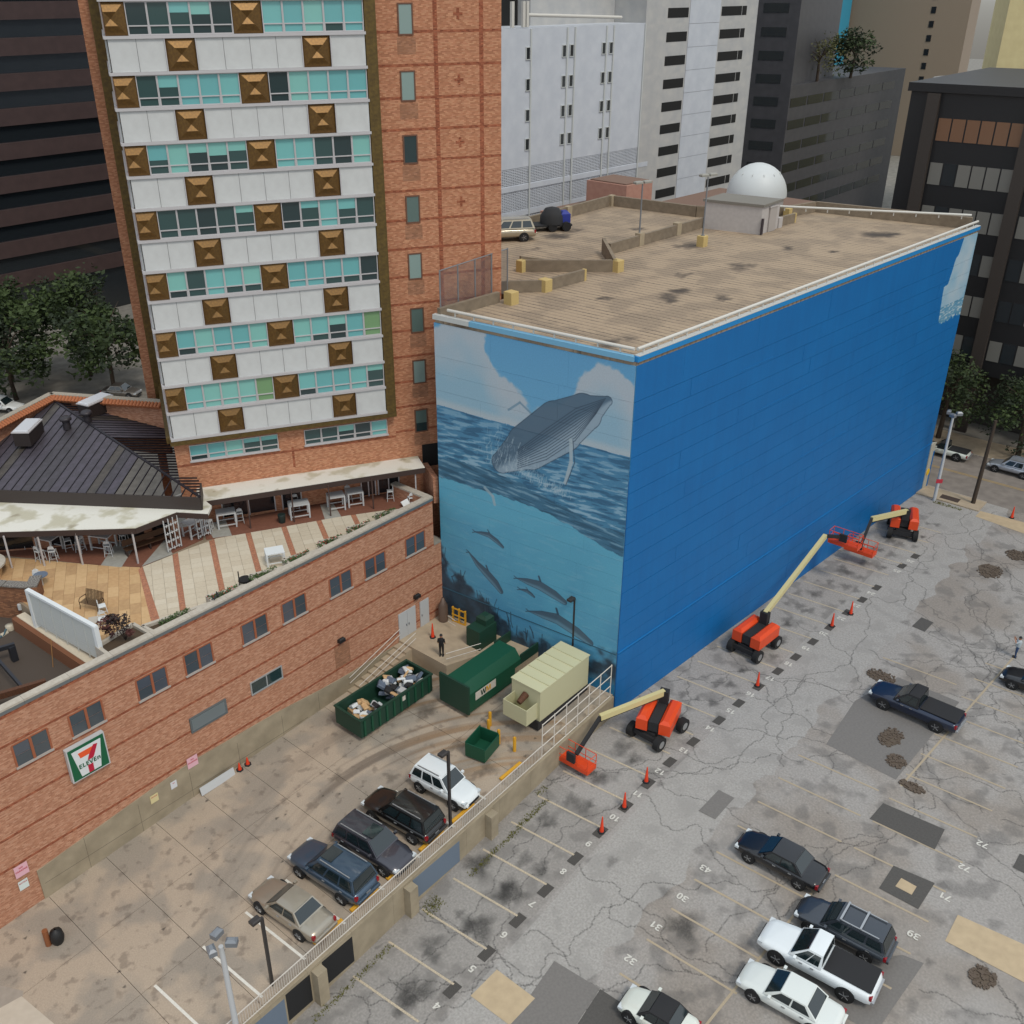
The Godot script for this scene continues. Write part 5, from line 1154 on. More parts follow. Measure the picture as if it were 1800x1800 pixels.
	put(dk, "deck_floor", MB.new().poly(ppoly([[25.3, -0.42], [57, -0.42], [57, -30], [30.2, -18.4], [25.6, -9.8]]), 9.0, 10.0), M("pale_deck", Color.WHITE, 0.85, 0, grain(128, C("98918f"), C("aca6a4"), 0.03, 4, 144), 4.0))
	var pv := M("paver_yellow", C("c9a84e"), 0.8)
	for i in 8: put(dk, "yellow_line", MB.new().wall(pz(26.8 + i * 1.15, -9.0), pz(27.6 + i * 1.15, -0.5), 0.1, 10.0, 10.012), pv)
	put(dk, "brick_kerb", MB.new().wall(pz(25.6, -9.4), pz(25.2, -0.5), 0.5, 10.0, 11.05), M("kerb_brown", C("74492f"), 0.85))
	put(dk, "kerb_ledge", MB.new().wall(pz(25.3, -9.4), pz(24.95, -0.5), 0.5, 10.0, 11.1), T.pave1)
	# rusty steel frame over the deck
	var rs := M("rust", Color.WHITE, 0.8, 0.2, grain(128, C("3a2a22"), C("7c4d31"), 0.1, 4, 145), 1.0); var ds := M("dark_steel", C("33353b"), 0.5, 0.4)
	var fr := thing("steel_frame", "rusty steel beam frame lying over the sunken deck", "frame", P0, deg_to_rad(48.8))
	put(fr, "beam", MB.new().bar(Vector3(-32.0, 11.3, -3.4), Vector3(-27.6, 11.3, -1.9), 0.24, 0.34), rs)
	for i in 3: put(fr, "cross_beam", MB.new().bar(Vector3(-28.6 - i * 1.3, 11.2, -2.4 - i * 0.44), Vector3(-28.0 - i * 1.5, 11.2, -9.0 - i * 0.6), 0.14, 0.24), ds)
	put(fr, "cross_beam", MB.new().bar(Vector3(-27.0, 11.15, -6.6), Vector3(-32.0, 11.15, -8.2), 0.2, 0.24), ds)
	for q in [Vector3(-27.8, 10, -2.0), Vector3(-27.2, 10, -6.6), Vector3(-31.5, 10, -3.3)]: put(fr, "foot", MB.new().bx(q.x - 0.16, q.x + 0.16, 10, 11.15, q.z - 0.16, q.z + 0.16), ds)
	var br := thing("broom", "wide red push broom with a wooden handle leaning on the brown kerb", "broom", at(26.15, -4.4, 10.0), 0.5)
	put(br, "handle", MB.new().cyl(Vector3(0, 0.15, 0), Vector3(0.25, 1.55, -0.75), 0.022), M("handle", C("8a6336"), 0.7)); put(br, "head", MB.new().bx(-0.36, 0.36, 0.06, 0.16, -0.08, 0.08), M("red_head", C("8e2f34"), 0.7)); put(br, "bristles", MB.new().bx(-0.35, 0.35, 0, 0.06, -0.07, 0.07), M("bristle", C("b05a5c"), 0.9))
	var gear := thing("pump_gear", "heap of pumps and buckets by the foot of the brown brick wall", "pump", at(26.3, -9.6, 10.0), 1.2)
	put(gear, "bucket", MB.new().lathe([Vector2(0.2, 0), Vector2(0.26, 0.5), Vector2(0.0, 0.5)], 12, Vector3(0.4, 0, 0)), M("bucket", C("bcb3a0"), 0.6)); put(gear, "tray", MB.new().bx(-1.2, 0.8, 0, 0.06, -0.35, 0.35), ds); put(gear, "pipe", MB.new().tube([Vector3(-1.0, 0.15, 0), Vector3(-0.2, 0.25, 0.1), Vector3(0.1, 0.4, 0)], 0.06), M("blue_pipe", C("3c5a66"), 0.6)); put(gear, "pump_body", MB.new().cyl(Vector3(-0.35, 0.2, 0), Vector3(0.1, 0.2, 0.05), 0.15, 0.12, 10), T.bucket)
	var fp := thing("fire_table", "round stone-topped table at the end of the covered floor beside the wall", "table", at(24.9, -14.6, F)); put(fp, "drum", MB.new().cyl(Vector3.ZERO, Vector3(0, 0.75, 0), 1.0, 1.1, 20), T.sand0); put(fp, "stone_top", MB.new().cyl(Vector3(0, 0.75, 0), Vector3(0, 0.87, 0), 1.35, 1.35, 24), T.stone_cap); put(fp, "slot", MB.new().bx(-0.25, 0.25, 0.87, 0.885, -0.07, 0.07), ds)
	var stake := lone("garden_stake", "thin black stake standing in the flower bed", "stake", MB.new().cyl(Vector3.ZERO, Vector3(0, 1.0, 0), 0.035), M("black", C("171718"), 0.6), at(16.0, -0.95, 12.0))
	lone("black_ring", "black ring edge standing in front of the flower bed", "ring", MB.new().cyl(Vector3.ZERO, Vector3(0, 0.12, 0), 0.42, 0.4, 16), T.black, at(15.4, -1.25, 12.0))
	for e in [[18.15, -0.35, 0.6, "black bird perched on the parapet by the bare bed"], [17.8, -0.5, 2.2, "black bird upright on the parapet beside the flower bed"]]: bird(at(e[0], e[1], 12.32), e[2], e[3])
func bird(o: Vector3, yaw: float, label: String) -> void:
	var b := thing("bird", label, "bird", o, yaw, "black birds"); var m: Material = T.black
	var rings := []
	for e in [[-0.2, 0.1, 0.006], [-0.12, 0.115, 0.03], [0.0, 0.14, 0.07], [0.08, 0.18, 0.065], [0.13, 0.225, 0.04], [0.17, 0.25, 0.042], [0.21, 0.245, 0.02], [0.25, 0.235, 0.004]]:
		var r := PackedVector3Array()
		for k in 8: r.append(Vector3(e[0], e[1] + cos(TAU * k / 8) * e[2], sin(TAU * k / 8) * e[2]))
		rings.append(r)
	put(b, "body", MB.new().loft(rings), m)
	for s in [-1, 1]: put(b, "leg", MB.new().cyl(Vector3(0.02, 0, s * 0.03), Vector3(0.02, 0.1, s * 0.03), 0.008, 0.008, 5), m)
func leafy(o: Node3D, c: Vector3, r: Vector3, n: int, size: float, cols: Array, sd: int, hollow := 0.55, clumps := 0) -> void:   # a crown of many leaf faces in clumps, light and dark kinds apart
	var g := RandomNumberGenerator.new(); g.seed = sd
	var nk := clumps if clumps > 0 else maxi(6, n / 60); var ks := []
	for i in nk:
		var d := Vector3(g.randfn(), g.randfn() * 0.9 + 0.25, g.randfn()).normalized()
		ks.append([d * g.randf_range(hollow, 1.0), g.randf_range(0.24, 0.42), i % cols.size()])
	for q in cols.size():
		var b := MB.new()
		for i in n / cols.size():
			var k: Array = ks[g.randi() % nk]
			while k[2] != q: k = ks[g.randi() % nk]
			var v: Vector3 = Vector3(g.randfn(), g.randfn(), g.randfn()).normalized() * pow(g.randf(), 0.4) * k[1]
			var p: Vector3 = c + (k[0] + v) * r
			var a := Vector3(g.randfn(), g.randfn() * 0.5, g.randfn()).normalized(); var e := a.cross(Vector3(g.randfn(), g.randfn(), g.randfn())).normalized()
			var s := size * g.randf_range(0.6, 1.4)
			b.quad(p - a * s, p + e * s * 0.55, p + a * s, p - e * s * 0.55)
		var key: String = "leaf_" + cols[q].to_html(false)
		if not T.has(key):
			var m := M(key, cols[q], 0.75); m.backlight_enabled = true; m.backlight = cols[q] * 0.5
		stuff(put(o, "foliage", b, T[key]))
# ---------------------------------------------------------------- trees and the buildings all round
func tree(called: String, label: String, o: Vector3, h: float, r: Vector3, n: int, leaf: float, cols: Array, sd: int, group := "") -> void:
	var t := thing(called, label, "tree", o, 0, group)
	var g := RandomNumberGenerator.new(); g.seed = sd
	var tr := MB.new(); var top := Vector3(g.randf_range(-0.4, 0.4), h - r.y * 0.9, g.randf_range(-0.4, 0.4))
	tr.cyl(Vector3.ZERO, top, 0.28, 0.16, 9)
	for i in 9:
		var f := TAU * i / 9.0 + g.randf(); var e := Vector3(cos(f) * r.x * 0.7, h - r.y + g.randf_range(-0.4, 0.9) * r.y, sin(f) * r.z * 0.7); var md := top.lerp(e, 0.5) + Vector3(0, 0.4, 0)
		tr.cyl(top * g.randf_range(0.7, 1.0), md, 0.12, 0.07, 6, false); tr.cyl(md, e, 0.07, 0.02, 6, false)
	put(t, "trunk", tr, M("bark", C("41362c"), 0.95) if not T.has("bark") else T.bark)
	leafy(t, Vector3(0, h - r.y, 0), r, n, leaf, cols, sd, 0.5, 42)
# a plain-fronted block: rows of openings cut between bands
func facade(o: Node3D, b: Basis, org: Vector3, cols: Array, rows: Array, d: float, m: Material, gl: Array, part := "window", fr: Material = null) -> void:
	for r in rows:
		for c in cols:
			var w: float = c[1] - c[0]; var h: float = r[1] - r[0]
			var k := putm(o, part, bxm(Vector3(w, h, d), gl[rng.randi() % gl.size()]), org + b * Vector3((c[0] + c[1]) / 2, (r[0] + r[1]) / 2, d / 2 + 0.002)); k.basis = b
			if fr:
				var key := "fr%.2f,%.2f,%d" % [w, h, fr.get_instance_id()]
				if not cache.has(key):
					cache[key] = MB.new().bx(-w / 2 - 0.08, w / 2 + 0.08, h / 2, h / 2 + 0.08, -0.02, d + 0.06).bx(-w / 2 - 0.08, w / 2 + 0.08, -h / 2 - 0.08, -h / 2, -0.02, d + 0.06).bx(-w / 2 - 0.08, -w / 2, -h / 2, h / 2, -0.02, d + 0.06).bx(w / 2, w / 2 + 0.08, -h / 2, h / 2, -0.02, d + 0.06).mesh(fr)
				putm(k, "frame", cache[key])
func hd(az: float) -> Basis: return Basis(Vector3.UP, deg_to_rad(90.0 - az))
func block(called: String, label: String, o: Vector3, az: float) -> Node3D: return thing(called, label, "building", o, deg_to_rad(90.0 - az))
func make_city() -> void:
	var I := Basis.IDENTITY
	var wht := M("white_brick", Color.WHITE, 0.85, 0, grain(128, C("b3b8c0"), C("c3c7cd"), 0.02, 4, 151), 6.0); var cg := M("city_conc", Color.WHITE, 0.85, 0, grain(128, C("a3a4a5"), C("b9b7b2"), 0.02, 4, 152), 6.0)
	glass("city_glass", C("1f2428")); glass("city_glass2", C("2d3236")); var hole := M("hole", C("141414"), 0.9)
	var w := block("white_block", "pale windowless-looking block with slit windows and a pierced screen at its foot", Vector3(12.89, 0, -132.8), 45)
	put(w, "wall", MB.new().bx(-40, 10.2, 24, 38.9, -18, 0), wht)
	put(w, "screen_backing", MB.new().bx(-40, 12.5, 0, 23.99, -18, -0.6), M("screen_dark", C("34363a"), 0.9))
	var rods := MB.new()
	for i in 38: rods.bx(-40, 12.5, 17.0 + i * 0.185, 17.09 + i * 0.185, -0.5, -0.02)
	for i in 170: rods.bx(-40 + i * 0.31, -39.91 + i * 0.31, 17, 23.99, -0.45, -0.03)
	stuff(put(w, "pierced_screen", rods, wht))
	for y in [18.4, 21.4]: put(w, "screen_band", MB.new().bx(-40, 12.5, y, y + 0.6, -0.5, 0.06), wht)
	for x in [-11.1, -4.8, -3.4, 2.5, 3.9, 10.2]: put(w, "downpipe", MB.new().bx(x - 0.1, x + 0.1, 17, 38.8, 0, 0.14), T.coping)
	facade(w, I, Vector3.ZERO, [[-11.85, -11.25], [-5.6, -5.0], [-4.25, -3.65], [1.75, 2.35], [3.15, 3.75]], [[35.7, 36.9], [32.4, 33.6], [29.1, 30.3], [25.9, 27.1]], 0.03, wht, [T.city_glass, T.city_glass2], "window", T.coping)
	put(w, "upper_block", MB.new().bx(-5.8, 10.2, 38.9, 60, -17, -5), cg); put(w, "upper_block", MB.new().bx(-40, -5.9, 38.9, 60, -17, -7), hole)
	put(w, "roof_pipe", MB.new().cyl(Vector3(-11, 40.2, -0.6), Vector3(6, 39.6, -0.6), 0.2), T.pipe)
	for x in [-14.0, -12.2, -11.6]: put(w, "antenna", MB.new().bx(x - 0.2, x + 0.2, 39, 41.6, -0.3, 0), T.pipe)
	var gg := block("grey_garage", "grey concrete parking tower with dark slot openings on both sides of a blank strip", Vector3(12.89, 0, -132.8), 45)
	put(gg, "wall", MB.new().bx(10.25, 36.4, 0, 60, -24, 0.02), cg)
	for k in 16:
		var y := 40.5 - 2.83 * (k - 6)
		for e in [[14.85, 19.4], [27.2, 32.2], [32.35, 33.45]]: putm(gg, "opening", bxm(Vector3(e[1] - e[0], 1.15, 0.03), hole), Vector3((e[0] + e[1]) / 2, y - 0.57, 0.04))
		put(gg, "panel", MB.new().bx(19.7, 26.8, y - 1.9, y + 0.88, 0.02, 0.1), wht)
	var dm := M("dark_stone", Color.WHITE, 0.5, 0, grain(128, C("3c3c40"), C("4a494d"), 0.02, 3, 153), 5.0)
	var d := block("dark_office", "dark grey stone office tower with a lower wing and a planted roof terrace", Vector3(51.59, 0, -182.86), 41)
	var L := Basis(Vector3.UP, deg_to_rad(41.0 - 122.0))
	put(d, "wall", MB.new().fr(Vector3.ZERO, L).bx(-30, 0, 0, 62, -26, 0), dm); put(d, "wing_wall", MB.new().bx(0, 52, 0, 27.9, -24, 0), dm)
	for k in 10:
		var y := 25.9 - 3.6 * (k - 4)
		if k > 3:
			for i in 7: putm(d, "window", bxm(Vector3(6.2, 1.45, 0.05), T.city_glass), Vector3(3.6 + i * 6.75, y - 0.75, 0.03))
		for e in [[-14.0, -7.6], [-6.2, -1.9]]:
			var q := putm(d, "window", bxm(Vector3(e[1] - e[0], 1.45, 0.05), T.city_glass), L * Vector3((e[0] + e[1]) / 2, y - 0.6, 0.03)); q.basis = L
	tree("terrace_tree", "full dark green tree on the terrace of the dark grey office wing", Vector3(66.5, 27.9, -198), 8.2, Vector3(4.4, 3.9, 4), 1500, 0.32, [C("26331c"), C("31401f"), C("1d2817")], 161)
	tree("terrace_tree", "thin olive tree on the terrace against the dark grey tower", Vector3(58.5, 27.9, -191.5), 7.5, Vector3(4.2, 3.6, 4), 700, 0.22, [C("5b5a34"), C("4a4b2c")], 162)
	for e in [[86.0, -290.0, "slim blue banded tower far behind the roof trees", C("2f8fae"), 9.0], [112.0, -300.0, "broad plain tan tower far behind the roof trees", C("8d7d6c"), 34.0]]:
		var b := block("far_tower", e[2], Vector3(e[0], 0, e[1]), 120); put(b, "wall", MB.new().bx(-e[4] / 2, e[4] / 2, 0, 90, -20, 0), M("far_%d" % int(e[0]), e[3], 0.7))
		for k in 14:
			if e[4] < 10: putm(b, "window_band", bxm(Vector3(8, 1.2, 0.1), T.city_glass), Vector3(0, 20 + k * 3.2, 0.06))
			else: putm(b, "window", bxm(Vector3(1.2, 1.6, 0.1), T.city_glass), Vector3(8.0, 20 + k * 3.4, 0.06))
	var ye := block("yellow_block", "pale yellow block with long ribbons of windows behind the black office", Vector3(100, 0, -190), 108)
	put(ye, "wall", MB.new().bx(-10, 60, 0, 75, -20, 0), M("cream", Color.WHITE, 0.85, 0, grain(128, C("c9b98a"), C("d6c898"), 0.02, 3, 154), 6.0))
	for k in 9:
		for i in 24: putm(ye, "window", bxm(Vector3(1.9, 1.7, 0.06), [T.city_glass2, T.furniture, T.furniture][rng.randi() % 3]), Vector3(-3.0 + i * 2.0, 22.5 + k * 4.3, 0.04))
	# black office across the street
	var bk := M("black_metal", C("1b1b1d"), 0.5); var bz := M("black_pier", C("3a332e"), 0.6); glass("blind_grey", C("77756f"), 0.3); glass("tan_glass", C("7a5a45"), 0.2)
	var bo := block("black_office", "black office block with brown piers and pale blinds across the street", at(-65.5, 9.8, 0), 131)
	put(bo, "wall", MB.new().bx(-6, 70, 6.5, 33.6, -25, 0), bk); put(bo, "base", MB.new().bx(-6, 70, 0, 6.4, -25, -3), M("base_dark", C("3b3733"), 0.8)); put(bo, "roof_edge", MB.new().bx(-6.3, 70, 33.6, 34.4, -25, 0.3), bk)
	for i in 8:
		put(bo, "pier", MB.new().bx(-4.2 + i * 9.4, -3.0 + i * 9.4, 0, 33.5, 0, 0.5), bz)
		for k in 6:
			for j in 6: putm(bo, "window", bxm(Vector3(1.22, 2.1, 0.05), T.tan_glass if k == 5 else [T.blind_grey, T.blind_grey, T.city_glass2][rng.randi() % 3]), Vector3(-2.2 + i * 9.4 + j * 1.37, 9.2 + k * 4.2, 0.03))
	for i in 10: put(bo, "roof_post", MB.new().bx(8 + i * 3.0, 8.2 + i * 3.0, 34.4, 36.8, -6, -5.8), bk)
	put(bo, "roof_beam", MB.new().bx(8, 36, 36.8, 37.1, -6.2, -5.6), bk)
	# pink hall with a dome, and the white ramp
	var pk := M("pink", Color.WHITE, 0.85, 0, grain(128, C("a5796a"), C("b38a79"), 0.03, 3, 155), 4.0); var gv := M("gravel", Color.WHITE, 0.95, 0, grain(128, C("6d5448"), C("8a7365"), 0.3, 2, 156), 2.0)
	var ph := block("pink_hall", "low pink hall with gravel roofs behind the garage roof", gat(49, -24, 0), 45)
	for e in [[-2.0, 12.0, 19.5, -26.0, -8.0], [4.0, 9.0, 22.5, -24.0, -18.0], [12.1, 30.0, 18.5, -22.0, 6.0]]:
		put(ph, "wall", MB.new().bx(e[0], e[1], 0, e[2], e[3], e[4]), pk); put(ph, "gravel_roof", MB.new().bx(e[0] + 0.3, e[1] - 0.3, e[2], e[2] + 0.15, e[3] + 0.3, e[4] - 0.3), gv)
	var dr := thing("roof_dome", "white ribbed dome on a stained drum behind the stair hut", "dome", Vector3(31.0, 0, -118.5)); put(dr, "drum", MB.new().cyl(Vector3(0, 10, 0), Vector3(0, 21.6, 0), 3.1, 3.1, 20), T.conl if T.has("conl") else cg)
	var dp := []
	for i in 10: dp.append(Vector2(cos(i * PI / 18) * 3.4, 21.6 + sin(i * PI / 18) * 3.6))
	put(dr, "dome", MB.new().lathe(dp, 24), M("dome_white", C("c9cdcd"), 0.5))
	for i in 12: put(dr, "rib", MB.new().tube([Vector3(cos(TAU * i / 12) * 3.42, 21.6, sin(TAU * i / 12) * 3.42), Vector3(cos(TAU * i / 12) * 2.45, 24.15, sin(TAU * i / 12) * 2.45), Vector3(0, 25.22, 0)], 0.04), T.coping)
	var rp := block("white_ramp", "white multi-storey ramp with a curved drive beside the black office", Vector3(75, 0, -152), 110)
	for k in 6:
		put(rp, "deck_edge", MB.new().bx(-4, 14, 8 + k * 4.4, 9.8 + k * 4.4, -8, 0), wht)
		put(rp, "ramp_curve", MB.new().lathe([Vector2(6.2, 7.5 + k * 4.4), Vector2(6.2, 8.8 + k * 4.4), Vector2(6.0, 8.8 + k * 4.4), Vector2(6.0, 7.5 + k * 4.4)], 24, Vector3(-5, 0, -5)), cg)
	put(rp, "column", MB.new().bx(-4.2, -3.4, 0, 32, 0, 0.7), wht)
	# dark building behind the trees
	var rs := M("red_stone", Color.WHITE, 0.5, 0, grain(128, C("3f3130"), C("4c3c3a"), 0.02, 3, 157), 5.0)
	var lb := block("dark_red_office", "dark office with red-brown stone bands and black glass behind the trees", Vector3(-70, 0, -135), 41.8)
	put(lb, "glass_wall", MB.new().bx(-60, 60, 0, 60, -20, 0), T.city_glass)
	for k in 13: put(lb, "stone_band", MB.new().bx(-60, 60, 6 + k * 4.2, 8.1 + k * 4.2, 0, 0.5), rs)
	var gr := [C("2b3a1c"), C("3a4a22"), C("202c17")]
	for e in [[-59, -117, 12.5, "leafy street tree below the dark red-brown office, the outermost one"], [-50, -119, 13.0, "leafy street tree filling the gap beside the brick tower pier"], [-56, -111, 10.5, "lower street tree above the white parked car behind the dark roof"], [-45, -113, 11.0, "lower street tree above the grey parked car behind the dark roof"]]: tree("street_tree", e[3], Vector3(e[0], 0, e[1]), e[2], Vector3(5.2, 4.6, 5.2), 3600, 0.3, gr, int(170 - e[0]), "trees behind the dark roof")
	tree("street_tree", "airy green street tree before the black office beyond the white pickup", at(-61.5, 14.5, 0.1), 9.0, Vector3(4.2, 3.6, 4.2), 2600, 0.2, gr, 181); tree("street_tree", "airy green street tree before the black office above the silver hatchback", at(-61.5, 22.5, 0.1), 8.5, Vector3(4.4, 3.6, 4.2), 2600, 0.2, gr, 182)

# ---------------------------------------------------------------- vehicles: own +x is forward
func car(label: String, cat: String, o: Vector3, az: float, L: float, W: float, H: float, col: Color, kind: String, metal := 0.3, roofc := "") -> Node3D:
	var c := thing("parked_" + cat.replace(" ", "_"), label, cat, o, deg_to_rad(90.0 - az))
	var key := "car_" + col.to_html(false)
	if not T.has(key): paint(key, col, metal)
	var m: Material = T[key]; var bk: Material = T.rubber; var gl: Material = T.car_glass
	var hw := W / 2; var f := L / 2; var belt := H * (0.6 if kind != "sedan" else 0.64); var wr := 0.34 if kind != "pickup" else 0.41; var lo := 0.24 if kind == "sedan" else 0.36
	var hood := belt - 0.06; var tail := belt if kind != "sedan" else belt - 0.01; var bed := -f * 0.12
	var st := [[-f, 0.72, tail - 0.3], [-f + 0.08, 0.86, tail - 0.12], [-f + 0.3, 0.95, tail - 0.02], [-f * 0.45, 1.0, belt], [0.0, 1.0, belt], [f * 0.3, 1.0, belt], [f * 0.55, 0.98, hood], [f - 0.45, 0.92, hood - 0.1], [f - 0.12, 0.82, hood - 0.22], [f, 0.66, hood - 0.42]]
	var rings := []
	for s in st:
		var w: float = hw * s[1]; var t: float = s[2]; var r := PackedVector3Array(); var x: float = s[0]
		for q in [[0, t], [0.6, t - 0.01], [0.88, t - 0.05], [0.985, t - 0.16], [1.0, t - 0.34], [0.97, lo + 0.12], [0.86, lo], [0, lo]]: r.append(Vector3(x, maxf(q[1], lo), q[0] * w))
		for i in range(6, 0, -1): r.append(Vector3(r[i].x, r[i].y, -r[i].z))
		rings.append(r)
	var bm := MB.new().loft(rings, true, true)
	for e in [0, rings.size() - 1]:
		var r: PackedVector3Array = rings[e]
		for i in range(1, r.size() - 1): bm.tri(r[0], r[i], r[i + 1])
	put(c, "body", bm, m)
	var xr := -f * 0.62 if kind == "sedan" else (-f + 0.12 if kind != "pickup" else bed - 0.05); var xrt := -f * 0.38 if kind == "sedan" else (-f + 0.4 if kind != "pickup" else bed)
	var xf := f * 0.42; var xft := f * 0.12
	var P := func(u: float, v: float, side: float, k := 1.0) -> Vector3:   # cabin skin: u rear-front, v belt-roof
		var x := lerpf(lerpf(xr, xf, u), lerpf(xrt, xft, u), v); return Vector3(x, lerpf(belt - 0.03, H - 0.04, v), side * hw * lerpf(0.93, 0.74, v) * k)
	var rm: Material = m if roofc == "" else T.soft_black
	var cab := MB.new()
	for s in [-1.0, 1.0]:
		var a: Array = [P.call(0, 0, s), P.call(1, 0, s), P.call(1, 1, s), P.call(0, 1, s)]
		if s > 0: cab.quad(a[0], a[1], a[2], a[3])
		else: cab.quad(a[1], a[0], a[3], a[2])
	cab.quad(P.call(1, 0, 1), P.call(1, 0, -1), P.call(1, 1, -1), P.call(1, 1, 1)); cab.quad(P.call(0, 0, -1), P.call(0, 0, 1), P.call(0, 1, 1), P.call(0, 1, -1))
	put(c, "cabin", cab, rm)
	var rf := []
	for i in 7:
		var r := PackedVector3Array(); var x := lerpf(xrt, xft, i / 6.0)
		for j in 9:
			var v: float = (j - 4) / 4.0; r.append(Vector3(x, H - 0.04 + 0.045 * (1 - v * v) * (0.6 + 0.4 * sin(PI * i / 6.0)), v * hw * 0.745))
		rf.append(r)
	put(c, "roof", MB.new().loft(rf, false), rm)
	var pane := func(called: String, q: Array, off: Vector3) -> void:
		var b := MB.new(); b.quad(q[0] + off, q[1] + off, q[2] + off, q[3] + off); b.quad(q[1] + off * 0.3, q[0] + off * 0.3, q[3] + off * 0.3, q[2] + off * 0.3); put(c, called, b, gl)
	var q1 := [P.call(1, 0.08, 1, 0.93), P.call(1, 0.08, -1, 0.93), P.call(1, 0.95, -1, 0.93), P.call(1, 0.95, 1, 0.93)]; pane.call("windscreen", q1, Vector3(0.015, 0.012, 0))
	var q2 := [P.call(0, 0.12, -1, 0.9), P.call(0, 0.12, 1, 0.9), P.call(0, 0.92, 1, 0.9), P.call(0, 0.92, -1, 0.9)]; pane.call("rear_window", q2, Vector3(-0.015, 0.012, 0))
	var us := [[0.1, 0.48], [0.52, 0.9]] if kind == "sedan" or kind == "pickup" else [[0.05, 0.3], [0.34, 0.61], [0.65, 0.92]]
	for s in [-1.0, 1.0]:
		for e in us:
			var q := [P.call(e[0], 0.14, s), P.call(e[1], 0.14, s), P.call(e[1], 0.86, s), P.call(e[0], 0.86, s)]
			if s < 0: q = [q[1], q[0], q[3], q[2]]
			pane.call("side_window", q, Vector3(0, 0.004, s * 0.014))
		put(c, "mirror", MB.new().box(Vector3(xf - 0.35, belt + 0.1, s * (hw + 0.08)), Vector3(0.14, 0.14, 0.2)), m)
		put(c, "headlight", MB.new().box(Vector3(f - 0.2, hood - 0.3, s * hw * 0.72), Vector3(0.24, 0.13, 0.3)), T.lamp_glass)
		put(c, "tail_light", MB.new().box(Vector3(-f + 0.1, tail - 0.28, s * hw * 0.8), Vector3(0.14, 0.24, 0.18)), T.tail_red)
		for x in [-0.29, 0.3]:
			var wx: float = x * L; var z: float = s * (hw - 0.09)
			put(c, "wheel_arch", MB.new().cyl(Vector3(wx, wr, s * (hw - 0.2)), Vector3(wx, wr, s * (hw + 0.006)), wr + 0.07, wr + 0.07, 20), bk)
			var wh := put(c, "wheel", MB.new().cyl(Vector3(wx, wr, z - s * 0.12), Vector3(wx, wr, z + s * 0.12), wr, wr, 20), bk)
			var rim := MB.new().cyl(Vector3(wx, wr, z + s * 0.12), Vector3(wx, wr, z + s * 0.125), wr * 0.66, wr * 0.66, 18); put(wh, "rim", rim, T.rim_dark)
			var sp := MB.new()
			for k in 5: sp.bar(Vector3(wx, wr, z + s * 0.13), Vector3(wx + cos(k * TAU / 5) * wr * 0.62, wr + sin(k * TAU / 5) * wr * 0.62, z + s * 0.13), 0.06, 0.02)
			put(wh, "spokes", sp, T.rim)
		for u in [0.25, 0.6]: put(c, "door_handle", MB.new().box(Vector3(lerpf(xr, xf, u), belt - 0.16, s * (hw + 0.005)), Vector3(0.18, 0.035, 0.04)), T.rim)
	put(c, "grille", MB.new().box(Vector3(f - 0.03, hood - 0.48, 0), Vector3(0.1, 0.16, W * 0.5)), bk); put(c, "rear_bumper", MB.new().cbox(Vector3(-f + 0.02, lo + 0.22, 0), Vector3(0.22, 0.2, W * 0.82), 0.05), m if kind != "pickup" else T.rim); put(c, "number_plate", MB.new().box(Vector3(-f - 0.01, tail - 0.42, 0), Vector3(0.04, 0.13, 0.32)), T.rim)
	if kind == "pickup":
		put(c, "bed_floor" if roofc == "open" else "bed_cover", MB.new().cbox(Vector3((-f + bed) / 2, belt + 0.03, 0), Vector3(f + bed - 0.25, 0.07, W * 0.8), 0.02), T.soft_black)
	if kind == "suv":
		for s in [-1, 1]: put(c, "roof_rail", MB.new().bar(Vector3(xrt + 0.2, H + 0.03, s * hw * 0.66), Vector3(xft - 0.2, H + 0.03, s * hw * 0.66), 0.05), T.rim)
	return c
